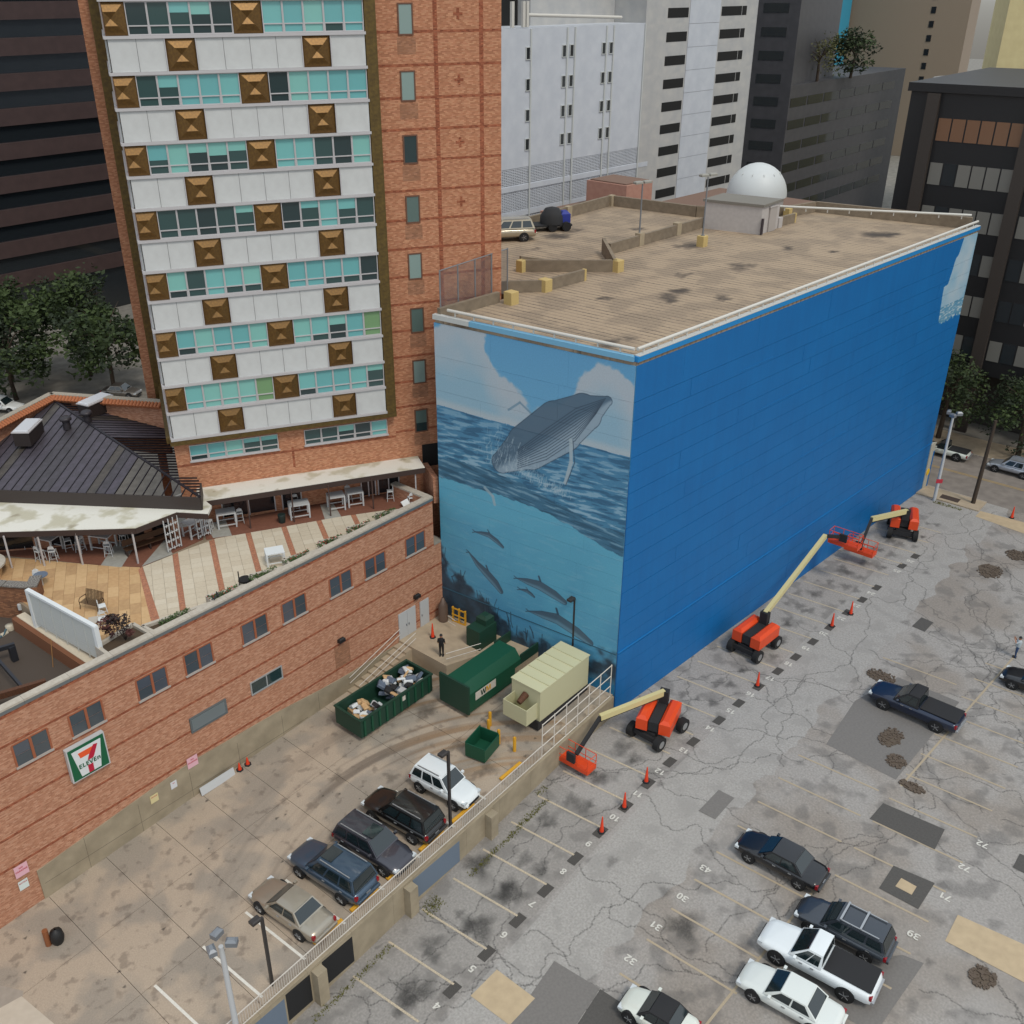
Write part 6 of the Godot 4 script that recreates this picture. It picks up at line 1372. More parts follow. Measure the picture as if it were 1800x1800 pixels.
func make_vehicles() -> void:
	M("rubber", C("1a1a1b"), 0.85); glass("car_glass", C("1b2629"), 0.05); M("lamp_glass", C("c3c9cc"), 0.15); M("tail_red", C("8e1620"), 0.2); M("rim", C("b1b3b5"), 0.3, 0.7); M("rim_dark", C("3a3a3c"), 0.4, 0.5); M("soft_black", C("232325"), 0.8)
	var Y := func(s: float, t: float) -> Vector3: return at(s, t, yard_y(s) + 0.01)
	var Q := func(s: float, t: float) -> Vector3: return at(s, t, lot_y(s) + 0.015)
	car("pale gold sedan reversed to the yellow stops next to the empty bay", "sedan", Y.call(23.4, 11.2), 306, 4.9, 1.85, 1.46, C("a39b8c"), "sedan", 0.6)
	var b := car("large slate blue sport utility with a black sunroof beside the gold sedan", "sport utility", Y.call(20.5, 11.1), 306, 5.2, 2.03, 1.88, C("3f5468"), "suv", 0.5); put(b, "sunroof", MB.new().box(Vector3(-0.1, 1.9, 0), Vector3(0.75, 0.03, 0.95)), T.car_glass)
	var d := car("dark grey crossover with a sunroof, nosed up to the railing", "crossover", Y.call(17.9, 11.6), 126, 4.8, 1.95, 1.68, C("42424a"), "suv", 0.5); put(d, "sunroof", MB.new().box(Vector3(0.0, 1.7, 0), Vector3(0.75, 0.03, 0.95)), T.car_glass)
	car("black boxy sport utility parked between the dark grey crossover and the white one", "sport utility", Y.call(15.3, 11.2), 306, 5.0, 2.0, 1.8, C("141414"), "suv", 0.2)
	car("white compact sport utility nosed to the railing behind the tall dark lamp post", "sport utility", Y.call(12.1, 11.5), 126, 4.25, 1.82, 1.68, C("d9dedf"), "suv", 0.0)
	car("navy blue pickup with an open bed standing alone in the lot", "pickup", Q.call(-14.3, 29.5), 312, 5.9, 2.05, 1.9, C("15233c"), "pickup", 0.4, "open")
	car("shiny black sedan standing across a faded line in the lot", "sedan", Q.call(3.4, 28.7), 310, 4.95, 1.87, 1.45, C("121318"), "sedan", 0.3)
	var g := car("dark grey crossover with silver roof bars beside the white pickup", "crossover", Q.call(5.4, 33.2), 308, 4.85, 1.88, 1.65, C("3c424a"), "suv", 0.5)
	for x in [-0.9, 0.1]: put(g, "roof_bar", MB.new().box(Vector3(x, 1.74, 0), Vector3(0.1, 0.05, 1.35)), T.rim)
	car("white crew cab pickup with a black bed cover", "pickup", Q.call(7.9, 33.0), 307, 5.85, 2.05, 1.9, C("dfe5e7"), "pickup", 0.0)
	car("white sedan with a reddish rear window next to the white pickup", "sedan", Q.call(10.5, 32.8), 307, 5.0, 1.85, 1.45, C("d5dad6"), "sedan", 0.0)
	car("small off-white convertible with a black cloth top", "convertible", Q.call(15.2, 28.4), 306, 3.8, 1.72, 1.4, C("d6dad0"), "sedan", 0.0, "soft")
	car("black car cut off by the picture edge near the standing person", "car", Q.call(-22.1, 35.0), 312, 4.7, 1.85, 1.5, C("111114"), "sedan", 0.3)
	car("old white single cab pickup parked across the street by the wall end", "pickup", at(-57.6, 16.5, 0.02), 311, 4.9, 1.75, 1.6, C("c9cec6"), "pickup", 0.0, "open"); car("silver hatchback parked across the street behind the wooden pole", "hatchback", at(-57.6, 23.0, 0.02), 311, 4.4, 1.82, 1.6, C("a9afb8"), "suv", 0.5)
	car("white car parked in the back street beyond the roof parapet", "car", Vector3(-56, 0.04, -107.5), 100, 4.6, 1.85, 1.6, C("d2d4d2"), "suv", 0.0); car("grey car parked in the shade of the back street trees", "car", Vector3(-43.8, 0.04, -112), 100, 4.6, 1.82, 1.45, C("6c665f"), "sedan", 0.4)
	car("champagne sport utility on the garage roof towing a dark trailer", "sport utility", gat(16.6, -26.4, 24.56), 260, 5.0, 1.95, 1.75, C("b3a892"), "suv", 0.5)
	var tl := thing("loaded_trailer", "dark covered trailer with a blue load behind the champagne car", "trailer", gat(22.2, -26.2, 24.56), deg_to_rad(10))
	put(tl, "frame", MB.new().bx(-2.6, 1.6, 0.4, 0.55, -0.8, 0.8), T.soft_black); put(tl, "covered_load", MB.new().lathe([Vector2(1.05, 0.55), Vector2(1.0, 1.2), Vector2(0.6, 1.8), Vector2(0.0, 1.95)], 9), T.soft_black); put(tl, "blue_load", MB.new().cbox(Vector3(1.1, 1.1, 0), Vector3(0.8, 0.9, 1.1), 0.2), M("royal", C("1f2f86"), 0.6))
	for x in [-0.1, 1.1]: put(tl, "wheel", MB.new().cyl(Vector3(x, 0.38, -0.95), Vector3(x, 0.38, 0.95), 0.38, 0.38, 14), T.rubber)

# ---------------------------------------------------------------- boom lifts
func lift(label: String, o: Vector3, az: float, boom: Vector3, basket: Vector3, turn: float) -> void:
	var l := thing("boom_lift", label, "boom lift", o, deg_to_rad(90 - az), "orange boom lifts along the blue wall")
	var inv := l.transform.affine_inverse(); var or_: Material = T.lift_orange; var bl: Material = T.soft_black; var cr: Material = T.lift_cream
	put(l, "chassis", MB.new().bx(-1.3, 1.3, 0.5, 0.95, -0.6, 0.6).bx(-1.45, -1.1, 0.4, 0.75, -1.0, 1.0).bx(1.1, 1.45, 0.4, 0.75, -1.0, 1.0), bl)
	for x in [-1.27, 1.27]:
		for s in [-1, 1]:
			var w := put(l, "wheel", MB.new().cyl(Vector3(x, 0.5, s * 0.85), Vector3(x, 0.5, s * 1.25), 0.5, 0.5, 18), T.rubber); put(w, "rim", MB.new().cyl(Vector3(x, 0.5, s * 1.25), Vector3(x, 0.5, s * 1.262), 0.26, 0.26, 14), T.rim)
	var tb := Basis(Vector3.UP, turn)
	put(l, "turntable", MB.new().cyl(Vector3(0, 0.9, 0), Vector3(0, 1.1, 0), 0.7, 0.7, 16), bl)
	for s in [-1, 1]:
		var b := MB.new(); b.fr(Vector3(0, 0, 0), tb).cbox(Vector3(0, 1.55, s * 0.75), Vector3(2.7, 1.0, 0.75), 0.2); put(l, "hood", b, or_)
	put(l, "mast", MB.new().fr(Vector3.ZERO, tb).bx(-1.3, 1.1, 1.1, 1.8, -0.32, 0.32).bx(0.8, 1.25, 1.8, 2.75, -0.3, 0.3), bl)
	var a: Vector3 = tb * Vector3(1.0, 2.6, 0); var e: Vector3 = inv * boom; var k: Vector3 = inv * basket
	put(l, "boom", MB.new().bar(a, e, 0.3, 0.38), cr); put(l, "cable_track", MB.new().bar(a + Vector3(0, -0.28, 0), e + Vector3(0, -0.28, 0), 0.12, 0.12), bl); put(l, "jib", MB.new().bar(e, k + Vector3(0, 0.7, 0), 0.2, 0.26), bl)
	var cb := MB.new(); var bb := Basis(Vector3.UP, deg_to_rad(48.8) - l.rotation.y + PI / 2)
	cb.fr(k, bb)
	for y in [0.55, 1.1]:
		for q in [[-1.2, -0.45, 1.2, -0.45], [1.2, -0.45, 1.2, 0.45], [1.2, 0.45, -1.2, 0.45], [-1.2, 0.45, -1.2, -0.45]]: cb.cyl(Vector3(q[0], y, q[1]), Vector3(q[2], y, q[3]), 0.025, 0.025, 6)
	for x in [-1.2, -0.4, 0.4, 1.2]:
		for z in [-0.45, 0.45]: cb.cyl(Vector3(x, 0, z), Vector3(x, 1.1, z), 0.025, 0.025, 6)
	put(l, "basket_rails", cb, or_); put(l, "basket_floor", MB.new().fr(k, bb).bx(-1.22, 1.22, 0, 0.28, -0.47, 0.47), or_); put(l, "control_panel", MB.new().fr(k, bb).bx(-0.3, 0.3, 0.5, 1.15, -0.62, -0.45), bl)
func person(o: Vector3, yaw: float, label: String, top: Color, legs: Color, raise: bool) -> void:
	var p := thing("person", label, "person", o, yaw)
	var H: Array = [[Vector3(0, 1.05, 0), 0.15], [Vector3(0, 1.42, 0), 0.17], [Vector3(0, 1.52, 0), 0.07]]
	var limb := func(called: String, pts: Array, m: Material) -> void:
		var b := MB.new()
		for i in pts.size() - 1: b.cyl(pts[i][0], pts[i + 1][0], pts[i][1], pts[i + 1][1], 10)
		put(p, called, b, m)
	var sk: Material = M("skin", C("a9765a"), 0.6) if not T.has("skin") else T.skin; var tm := M("cloth_" + top.to_html(false), top, 0.9); var lm := M("cloth_" + legs.to_html(false), legs, 0.9)
	put(p, "shirt", MB.new().lathe([Vector2(0.15, 0.92), Vector2(0.16, 1.05), Vector2(0.19, 1.36), Vector2(0.13, 1.47), Vector2(0.06, 1.53)], 14), tm)
	put(p, "head", MB.new().lathe([Vector2(0.05, 1.5), Vector2(0.09, 1.58), Vector2(0.105, 1.68), Vector2(0.07, 1.77), Vector2(0, 1.79)], 14), sk); put(p, "hair", MB.new().lathe([Vector2(0.108, 1.68), Vector2(0.1, 1.75), Vector2(0.05, 1.81), Vector2(0, 1.815)], 14), T.soft_black)
	for s in [-1, 1]:
		limb.call("leg", [[Vector3(0, 0.95, s * 0.09), 0.1], [Vector3(0.02, 0.5, s * 0.1), 0.075], [Vector3(0, 0.07, s * 0.1), 0.05]], lm); put(p, "shoe", MB.new().cbox(Vector3(0.05, 0.04, s * 0.1), Vector3(0.27, 0.08, 0.1), 0.03), T.soft_black)
		var el := Vector3(0.18, 1.32, s * 0.26) if raise else Vector3(0, 1.15, s * 0.24); var ha := Vector3(0.36, 1.62, s * 0.1) if raise else Vector3(0.12, 0.95, s * 0.24)
		limb.call("sleeve", [[Vector3(0, 1.42, s * 0.18), 0.065], [el, 0.05]], tm); limb.call("forearm", [[el, 0.045], [ha, 0.032]], sk)
		for f in 5: limb.call("finger", [[ha, 0.014], [ha + Vector3(0.05, 0.07 - 0.01 * f, (f - 2) * 0.018), 0.008]], sk)
# ---------------------------------------------------------------- the yard, the wall and small things
func cone(label: String, o: Vector3, tall: bool) -> void:
	var c := thing("traffic_cone", label, "traffic cone", o, 0.4, "orange cones"); var h := 1.15 if tall else 0.55
	put(c, "base", MB.new().cyl(Vector3.ZERO, Vector3(0, 0.06, 0), 0.24, 0.22, 6), T.soft_black); put(c, "cone", MB.new().cyl(Vector3(0, 0.06, 0), Vector3(0, h, 0), 0.13, 0.035, 12), T.cone_orange)
func sign_plate(label: String, o: Vector3, w: float, h: float, col: Color, lines: Array) -> void:
	var s := thing("wall_sign", label, "sign", o, deg_to_rad(48.8)); put(s, "plate", MB.new().bx(-w / 2, w / 2, -h / 2, h / 2, 0, 0.02), M("sg_" + label.substr(0, 8), col, 0.6))
	for i in lines.size(): text(s, "lettering", lines[i], h * 0.14, T.sign_red, Basis.IDENTITY, Vector3(0, h * (0.25 - 0.25 * i), 0.024), 0.004)
func make_things() -> void:
	var con: Material = T.pbase; M("lift_orange", C("d8481d"), 0.4); M("lift_cream", C("c9bd8a"), 0.5); M("cone_orange", C("e2421f"), 0.6); M("sign_red", C("b02a3a"), 0.6); var yl := M("post_yellow", C("d09a26"), 0.6); var wr := M("rail_white", C("c9c2b8"), 0.5)
	var gn := M("bin_green", C("0f4a34"), 0.5); var gd := M("bin_green_dark", C("163a2c"), 0.6); var cr := M("gen_cream", C("b9b694"), 0.6)
	# retaining wall, with pilasters and railing
	var rw := thing("retaining_wall", "stained concrete retaining wall between the yard and the parking lot", "wall", P0, deg_to_rad(48.8)); var blk := M("black_patch", C("1b1b1c"), 0.8); var blu := M("blue_patch", C("667382"), 0.8)
	for i in 16:
		var s0 := -1.0 + i * 2.9; var s1 := s0 + 2.89; put(rw, "wall_section", MB.new().wall(pz(s0, 14.3), pz(s1, 14.3), 0.3, lot_y(s1) - 0.5, yard_y(s0) + 0.1, lot_y(s1) - 0.5, yard_y(s1) + 0.1), con)
	for s in [11.6, 18.2, 24.6, 31.5]: put(rw, "pilaster", MB.new().bx(-s - 0.3, -s + 0.3, lot_y(s) - 0.4, yard_y(s) - 0.05, 14.46, 14.95), con)
	for e in [[14.1, 17.8, blu], [26.6, 30.2, blu], [22.2, 24.2, blk], [25.0, 26.5, blk], [30.3, 31.1, blk]]: put(rw, "painted_patch", MB.new().wall(pz(e[0], 14.455), pz(e[1], 14.455), 0.01, lot_y(e[1]) + 0.35, yard_y(e[1]) - 0.1), e[2])
	var rl := thing("railing", "white picket railing along the top of the retaining wall", "railing", P0, deg_to_rad(48.8))
	for i in 40:
		var s := 6.5 + i * 1.0; var y := yard_y(s) + 0.1; var y2 := yard_y(s + 1.0) + 0.1
		for h in [0.12, 1.0]: put(rl, "rail", MB.new().bar(Vector3(-s, y + h, 14.3), Vector3(-s - 1.0, y2 + h, 14.3), 0.045), wr)
		for k in 7: putm(rl, "picket", bxm(Vector3(0.02, 0.88, 0.02), wr), Vector3(-s - k / 7.0, lerpf(y, y2, k / 7.0) + 0.56, 14.3))
	var mf := thing("mesh_fence", "tall white-framed mesh fence beside the cream generator", "fence", P0, deg_to_rad(48.8))
	for i in 7:
		var s := -0.8 + i * 1.2; put(mf, "post", MB.new().cyl(Vector3(-s, yard_y(s), 14.25), Vector3(-s, yard_y(s) + 2.7, 14.25), 0.035), wr)
	for h in [0.15, 1.0, 1.8, 2.65]: put(mf, "rail", MB.new().cyl(Vector3(0.8, yard_y(-0.8) + h, 14.25), Vector3(-6.4, yard_y(6.4) + h, 14.25), 0.03), wr)
	# dock, steps
	var dk := thing("loading_dock", "raised concrete loading dock in the corner below the sea painting", "dock", P0, deg_to_rad(48.8)); put(dk, "dock_slab", MB.new().poly(ppoly([[4.6, 0.02], [0.0, 0.02], [-0.7, 8.3], [1.8, 8.3], [1.8, 5.6], [4.6, 4.6]]), 0.5, 2.52), T.walk)
	for i in 8: put(dk, "step", MB.new().bx(-9.6 + i * 0.63, -8.97 + i * 0.63, 0.6, 1.15 + i * 0.172, 0.1, 1.3), T.walk)
	for e in [[0.2, 9.4, 4.6, 0.2], [1.35, 9.6, 4.2, 1.35], [4.6, 4.6, 2.2, 5.6], [2.4, 1.3, 1.2, 1.6]]:
		for h in [0.55, 1.0]: put(dk, "handrail", MB.new().cyl(Vector3(-e[1], (1.1 if e[1] > 5 else 2.52) + h, e[0]), Vector3(-e[2], 2.52 + h, e[3]), 0.025), wr)
	# bins
	var ro := thing("open_skip", "long open green skip full of rubbish bags and boards", "skip", at(9.2, 3.4, yard_y(9.2)), deg_to_rad(48.8))
	for e in [[-3.2, 3.2, 0.25, 1.55, -1.2, -1.12], [-3.2, 3.2, 0.25, 1.55, 1.12, 1.2], [-3.2, -3.12, 0.25, 1.55, -1.12, 1.12], [3.12, 3.2, 0.25, 1.55, -1.12, 1.12], [-3.12, 3.12, 0.25, 0.33, -1.12, 1.12]]: put(ro, "side", MB.new().bx(e[0], e[1], e[2], e[3], e[4], e[5]), gd)
	for i in 10: putm(ro, "rib", bxm(Vector3(0.14, 1.2, 0.08), gn), Vector3(-2.9 + i * 0.64, 0.9, 1.24))
	put(ro, "rim", MB.new().bx(-3.25, 3.25, 1.55, 1.65, 1.1, 1.26).bx(-3.25, 3.25, 1.55, 1.65, -1.26, -1.1).bx(-3.26, -3.1, 1.55, 1.65, -1.1, 1.1).bx(3.1, 3.26, 1.55, 1.65, -1.1, 1.1), gd); put(ro, "label", MB.new().bx(0.3, 0.7, 1.0, 1.35, 1.201, 1.215), T.rail_white)
	var heap := thing("rubbish_heap", "mixed heap of rubbish bags, boards and boxes inside the open green skip", "rubbish", Vector3.ZERO)
	var hm := [T.furniture, T.soft_black, T.sand2, T.blue_top, T.furniture_bright]; var hb := []
	for i in 5: hb.append(MB.new())
	for i in 60:
		var b: MB = hb[rng.randi() % 5]
		b.at(at(9.2, 3.4, yard_y(9.2)) + YB * Vector3(rng.randf_range(0.2, 2.9) if i < 42 else rng.randf_range(-2.6, -1.0), rng.randf_range(0.7, 1.6), rng.randf_range(-0.9, 0.9)), rng.randf() * TAU, rng.randf()).cbox(Vector3.ZERO, Vector3(rng.randf_range(0.3, 0.7), rng.randf_range(0.1, 0.4), rng.randf_range(0.25, 0.6)), 0.05)
	for i in 5: stuff(put(heap, "rubbish", hb[i], hm[i]))
	var cp := thing("compactor", "closed green compactor container with a W M plate on its side", "compactor", at(3.6, 7.1, yard_y(4.0)), deg_to_rad(48.8))
	var pf := PackedVector2Array([Vector2(-1.2, 0.25), Vector2(1.2, 0.25), Vector2(1.2, 1.7), Vector2(0.7, 2.35), Vector2(-0.7, 2.35), Vector2(-1.2, 1.7)])
	put(cp, "container", MB.new().fr(Vector3.ZERO, Basis(Vector3.UP, PI / 2)).face(pf, -2.8, 2.4), gn); put(cp, "door", MB.new().fr(Vector3.ZERO, Basis(Vector3.UP, PI / 2)).bx(-1.28, 1.28, 0.2, 2.42, -2.95, -2.81), gd); put(cp, "hopper", MB.new().bx(2.4, 4.4, 0.3, 2.0, -1.2, -1.1).bx(2.4, 4.4, 0.3, 2.0, 1.1, 1.2).bx(4.3, 4.4, 0.3, 2.0, -1.1, 1.1).bx(2.4, 4.3, 0.3, 1.2, -1.1, 1.1), gd)
	put(cp, "plate", MB.new().bx(-2.2, -0.2, 0.95, 1.55, 1.205, 1.22), T.rail_white); text(cp, "letter", "W", 0.42, gd, Basis.IDENTITY, Vector3(-1.45, 1.25, 1.23), 0.01); text(cp, "letter", "M", 0.42, yl, Basis.IDENTITY, Vector3(-0.95, 1.25, 1.23), 0.01)
	var ge := thing("generator", "cream generator housing with ribbed roof and an open exhaust tray", "generator", at(2.4, 11.5, yard_y(2.4)), deg_to_rad(48.8)); put(ge, "housing", MB.new().bx(-2.2, 2.9, 0.7, 3.0, -1.15, 1.15), cr); put(ge, "plinth", MB.new().bx(-2.3, 3.0, 0, 0.7, -1.1, 1.1), T.soft_black); put(ge, "roof", MB.new().bx(-2.25, 2.95, 3.0, 3.06, -1.2, 1.2), M("gen_roof", C("c3c19e"), 0.6))
	for i in 5: putm(ge, "roof_seam", bxm(Vector3(0.05, 0.05, 2.4), cr), Vector3(-1.4 + i * 0.85, 3.085, 0))
	put(ge, "exhaust_tray", MB.new().bx(-3.3, -3.25, 0.9, 2.1, -0.95, 0.95).bx(-3.25, -2.2, 0.9, 2.1, 0.9, 0.95).bx(-3.25, -2.2, 0.9, 2.1, -0.95, -0.9).bx(-3.25, -2.2, 0.9, 1.0, -0.9, 0.9), cr); put(ge, "exhaust_pipe", MB.new().cyl(Vector3(-2.2, 2.3, 0), Vector3(-2.9, 2.05, 0), 0.24, 0.18, 12), T.rust)
	var sd := thing("small_bin", "small open green wheeled skip by the yellow posts", "skip", at(8.2, 11.0, yard_y(8.2)), deg_to_rad(60.0))
	for e in [[-0.9, 0.9, 0.1, 1.2, -0.7, -0.64], [-0.9, 0.9, 0.1, 1.0, 0.64, 0.7], [-0.9, -0.84, 0.1, 1.1, -0.64, 0.64], [0.84, 0.9, 0.1, 1.1, -0.64, 0.64], [-0.84, 0.84, 0.1, 0.16, -0.64, 0.64]]: put(sd, "side", MB.new().bx(e[0], e[1], e[2], e[3], e[4], e[5]), gn)
	for e in [[6.1, 9.8, "yellow post nearest the compactor plate"], [6.7, 10.2, "yellow post second from the compactor plate"], [7.0, 11.3, "yellow post behind the tipped sandwich board"], [6.9, 12.5, "yellow post nearest the mesh fence"]]:
		var p := thing("yellow_post", e[2], "bollard", at(e[0], e[1], yard_y(e[0])), 0, "yellow posts round the generator"); put(p, "post", MB.new().cyl(Vector3.ZERO, Vector3(0, 1.05, 0), 0.11), yl); put(p, "cap", MB.new().cyl(Vector3(0, 1.05, 0), Vector3(0, 1.08, 0), 0.1, 0.07), yl)
	for e in [[22.9, "behind the gold sedan"], [20.4, "behind the slate blue sport utility"], [17.8, "at the dark grey crossover's nose"], [15.3, "behind the black sport utility"], [12.7, "at the white compact's nose"], [8.4, "in the empty bay by the small green skip"]]: lone("wheel_stop", "yellow wheel stop " + e[1], "wheel stop", MB.new().cbox(Vector3(0, 0.08, 0), Vector3(1.9, 0.16, 0.2), 0.04), yl, at(e[0], 13.45, yard_y(e[0])), deg_to_rad(48.8), "yellow wheel stops along the wall")
	for e in [[13.9, 13.6, 5.6, yard_y(13.9), "tall dark lamp post between the black and the white sport utilities"], [26.6, 13.6, 4.7, yard_y(26.6), "dark lamp post beside the gold sedan's empty bay"], [-1.0, 11.0, 6.5, 1.4, "dark lamp post standing against the sea painting"]]:
		var lp := thing("lamp_post", e[4], "lamp post", at(e[0], e[1], e[3]), deg_to_rad(48.8), "dark lamp posts of the yard"); put(lp, "pole", MB.new().bx(-0.07, 0.07, 0, e[2], -0.07, 0.07), M("post_dark", C("33302f"), 0.5)); put(lp, "lamp_head", MB.new().cbox(Vector3(-0.3, e[2], -0.1), Vector3(0.5, 0.2, 0.35), 0.05), T.post_dark)
	for e in [[29.5, 14.9, lot_y(29.5), 9.2, "pale lamp pole with clustered floodlights at the lower wall end"], [-46.6, 19.4, 0.0, 8.5, "white lamp pole with a red and white sign by the sidewalk"]]:
		var lp := thing("lamp_pole", e[4], "lamp post", at(e[0], e[1], e[2])); put(lp, "pole", MB.new().cyl(Vector3.ZERO, Vector3(0, e[3], 0), 0.16, 0.11, 10), T.furniture)
		for k in 3: put(lp, "floodlight", MB.new().fr(Vector3(cos(k * 2.1) * 0.5, e[3] + 0.3, sin(k * 2.1) * 0.5), Basis(Vector3.UP, k * 2.1)).cbox(Vector3.ZERO, Vector3(0.5, 0.35, 0.35), 0.1), T.lamp_grey)
		if e[0] < 0: put(lp, "sign_plate", MB.new().bx(-0.3, 0.3, 1.9, 2.3, 0.16, 0.18), T.sign_red)
	lone("wooden_pole", "leaning bare wooden utility pole on the sidewalk", "pole", MB.new().cyl(Vector3.ZERO, Vector3(0.2, 8.3, 0), 0.2, 0.15, 10), T.bark, at(-48.2, 22.4, 0.1))
	for e in [[7.5, 19.6, "tall orange cone nearest the blue-grey wall patch, beside stall ten"], [5.2, 19.6, "tall orange cone at the end of the line by stall eleven"], [2.7, 19.5, "tall orange cone at the end of the line by stall twelve"], [-10.2, 20.2, "tall orange cone between the first and second lifts"], [-20.5, 21.0, "tall orange cone past the middle lift, the nearer of two"], [-23.0, 21.4, "tall orange cone past the middle lift, the farther of two"], [-47.6, 26.0, "tall orange cone on the tan drive slab by the street"]]: cone(e[2], at(e[0], e[1], lot_y(e[0]) + 0.02), true)
	cone("red cone beside the grey loading doors", at(2.8, 1.6, 2.53), true); cone("small red cone at the wall next to the white boards", at(18.7, 0.4, yard_y(18.7)), false); cone("small red cone a step farther from the white boards", at(18.1, 0.4, yard_y(18.1)), false)
	lone("white_boards", "white boards leaning on the concrete wall base", "boards", MB.new().fr(Vector3.ZERO, Basis(Vector3.RIGHT, -0.25)).bx(-1.2, 1.2, 0, 0.55, 0, 0.04), T.furniture, at(20.3, 0.45, yard_y(20.3)), deg_to_rad(48.8))
	var bp := thing("brown_post", "brown post with a black bag tied beside it near the wall end", "bollard", at(32.5, 2.9, yard_y(32.5))); put(bp, "post", MB.new().cyl(Vector3.ZERO, Vector3(0, 1.05, 0), 0.15), M("post_brown", C("84502f"), 0.7)); put(bp, "bag", MB.new().lathe([Vector2(0.25, 0), Vector2(0.36, 0.35), Vector2(0.3, 0.8), Vector2(0.05, 0.95)], 9, Vector3(0.45, 0, -0.15)), T.black)
	for e in [["pink notice on the brick beside the white boards", 21.5, 2.95, 0.7, 0.75, C("d9aab5"), ["NO", "PARKING"]], ["small white notice on the concrete base", 22.9, 2.16, 0.4, 0.5, C("cfd0d4"), ["NO"]], ["pale yellow notice on the concrete base", 24.2, 2.05, 0.5, 0.55, C("cfc293"), ["NOTICE"]], ["pink notice near the wall end pier", 31.9, 2.7, 0.7, 0.75, C("d9aab5"), ["NO", "PARKING"]], ["white-green notice beside the end pier", 32.0, 1.75, 0.5, 0.6, C("cfd8d4"), ["NOTICE"]]]: sign_plate(e[0], at(e[1], 0.09, e[2]), e[3], e[4], e[5], e[6])
	# the shop sign
	var sg := thing("shop_sign", "square green and white shop sign with a red and orange seven", "sign", at(27.3, 0.05, 7.28), deg_to_rad(48.8)); put(sg, "case", MB.new().bx(-1.07, 1.07, -1.08, 1.08, 0, 0.26), T.furniture); put(sg, "green_face", MB.new().bx(-1.0, 1.0, -1.01, 1.01, 0.26, 0.27), M("sign_green", C("0c5a3a"), 0.4)); put(sg, "white_field", MB.new().face(PackedVector2Array([Vector2(-0.82, 0.82), Vector2(0.82, 0.82), Vector2(0.55, -0.9), Vector2(-0.55, -0.9)]), 0.27, 0.28), T.furniture_bright)
	put(sg, "orange_bar", MB.new().face(PackedVector2Array([Vector2(-0.5, 0.6), Vector2(0.35, 0.6), Vector2(0.22, 0.25), Vector2(-0.42, 0.25)]), 0.28, 0.29), M("sign_orange", C("e0562a"), 0.4)); put(sg, "red_stroke", MB.new().face(PackedVector2Array([Vector2(0.38, 0.68), Vector2(0.6, 0.62), Vector2(0.3, 0.0), Vector2(0.22, -0.1), Vector2(-0.08, -0.1), Vector2(0.02, 0.15)]), 0.28, 0.292), M("sign_crimson", C("b31b38"), 0.4)); put(sg, "red_stem", MB.new().face(PackedVector2Array([Vector2(-0.14, -0.42), Vector2(0.16, -0.42), Vector2(0.14, -0.9), Vector2(-0.14, -0.9)]), 0.28, 0.291), T.sign_crimson); text(sg, "lettering", "ELEVEn", 0.26, T.sign_green, Basis.IDENTITY, Vector3(0, -0.26, 0.295), 0.01)
	lift("orange boom lift nearest the mesh fence, its basket resting by the retaining wall", at(-1.5, 17.6, 0), 45, at(1.8, 15.3, 2.1), at(4.4, 15.4, 0.15), 0.35); lift("orange boom lift in the middle with its boom raised along the blue wall", at(-14.0, 17.9, 0), 45, at(-25.2, 17.6, 4.6), at(-27.0, 18.6, 3.4), 0.0); lift("orange boom lift farthest along the wall, its basket held over stall lines", at(-38.5, 19.4, 0), 20, at(-33.6, 18.2, 2.9), at(-31.0, 18.6, 1.0), PI)
	person(at(-25.3, 32.7, 0.01), deg_to_rad(150), "person in a pale shirt and blue jeans holding up a phone in the lot", C("a9b2b6"), C("2f4566"), true); person(at(4.0, 3.6, 2.53), deg_to_rad(80), "person dressed in black pulling a black case on the dock", C("17171a"), C("141416"), false)
	lone("pallet", "yellow wooden pallet leaning against the sea painting", "pallet", MB.new().bx(-0.6, -0.5, 0, 1.2, 0, 0.12).bx(-0.05, 0.05, 0, 1.2, 0, 0.12).bx(0.5, 0.6, 0, 1.2, 0, 0.12).bx(-0.6, 0.6, 0, 0.12, 0.12, 0.15).bx(-0.6, 0.6, 0.55, 0.65, 0.12, 0.15).bx(-0.6, 0.6, 1.08, 1.2, 0.12, 0.15), yl, at(0.2, 1.8, 2.53), deg_to_rad(-36))
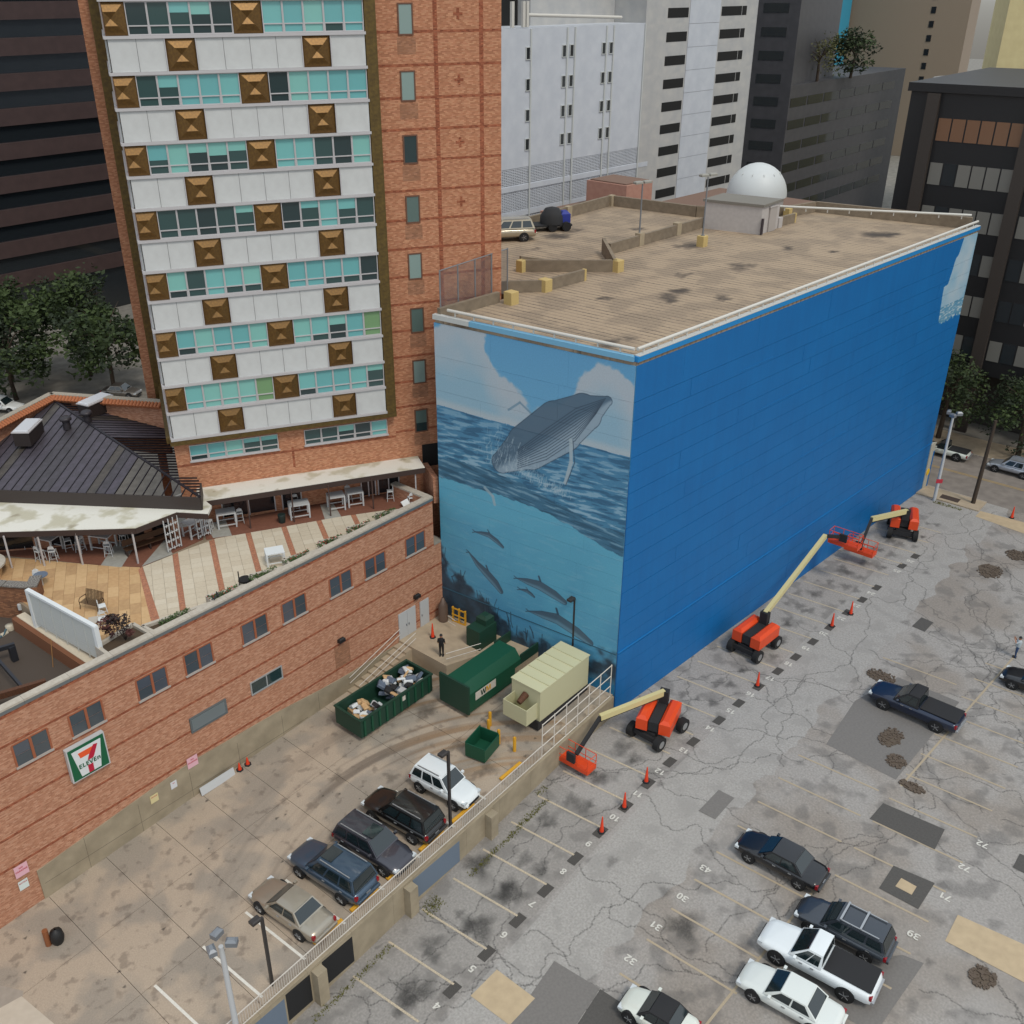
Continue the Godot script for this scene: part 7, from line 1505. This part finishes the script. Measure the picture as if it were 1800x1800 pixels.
	lone("gas_tank", "brown upright tank in the corner by the pallet", "tank", MB.new().lathe([Vector2(0.35, 0), Vector2(0.35, 1.3), Vector2(0.2, 1.6), Vector2(0.1, 1.9), Vector2(0, 1.9)], 14), M("tank_brown", C("6b5a50"), 0.4, 0.3), at(0.75, 0.7, 2.53))
	lone("balers", "dark green baling press with a hood on the dock", "press", MB.new().bx(-0.9, 0.9, 0, 1.5, -0.6, 0.6).cbox(Vector3(0.4, 1.8, 0), Vector3(0.9, 0.7, 0.9), 0.2), gd, at(1.0, 4.6, 2.53), deg_to_rad(48.8))

func _ready() -> void:
	rng.seed = 7
	var cam := Camera3D.new(); cam.projection = Camera3D.PROJECTION_FRUSTUM
	var f := 1751.19; cam.near = 0.1; cam.far = 2000.0; cam.size = 2.0 * 0.1 * 900.0 / f; cam.frustum_offset = Vector2(0.1 * (900.0 - 859.8) / f, 0)
	cam.basis = Basis(Vector3.RIGHT, deg_to_rad(-27.782)) * Basis(Vector3.BACK, deg_to_rad(-0.348)); cam.position = Vector3(0, 43, 0); add_child(cam); cam.current = true
	var env := Environment.new(); var sky := Sky.new(); var sm := ProceduralSkyMaterial.new()
	sm.sky_top_color = Color(0.80, 0.84, 0.88); sm.sky_horizon_color = Color(0.84, 0.86, 0.88); sm.sky_curve = 0.3; sm.ground_horizon_color = Color(0.6, 0.6, 0.58); sm.ground_bottom_color = Color(0.4, 0.39, 0.37); sm.sun_angle_max = 0.0; sm.sky_energy_multiplier = 1.0
	sky.sky_material = sm; env.sky = sky; env.background_mode = Environment.BG_SKY; env.tonemap_mode = Environment.TONE_MAPPER_LINEAR; env.tonemap_exposure = 1.3; env.sdfgi_enabled = true; env.ssao_enabled = true; env.ssil_enabled = true
	var we := WorldEnvironment.new(); we.environment = env; add_child(we)
	var sun := DirectionalLight3D.new(); sun.light_energy = 0.4; sun.light_angular_distance = 14.0; sun.light_color = Color(1.0, 0.97, 0.92); sun.shadow_enabled = true; add_child(sun)
	sun.basis = Basis(Vector3.UP, deg_to_rad(35.0)) * Basis(Vector3.RIGHT, deg_to_rad(-55.0))
	make_ground(); make_garage(); make_tower(); make_podium(); make_city(); make_vehicles(); make_things()
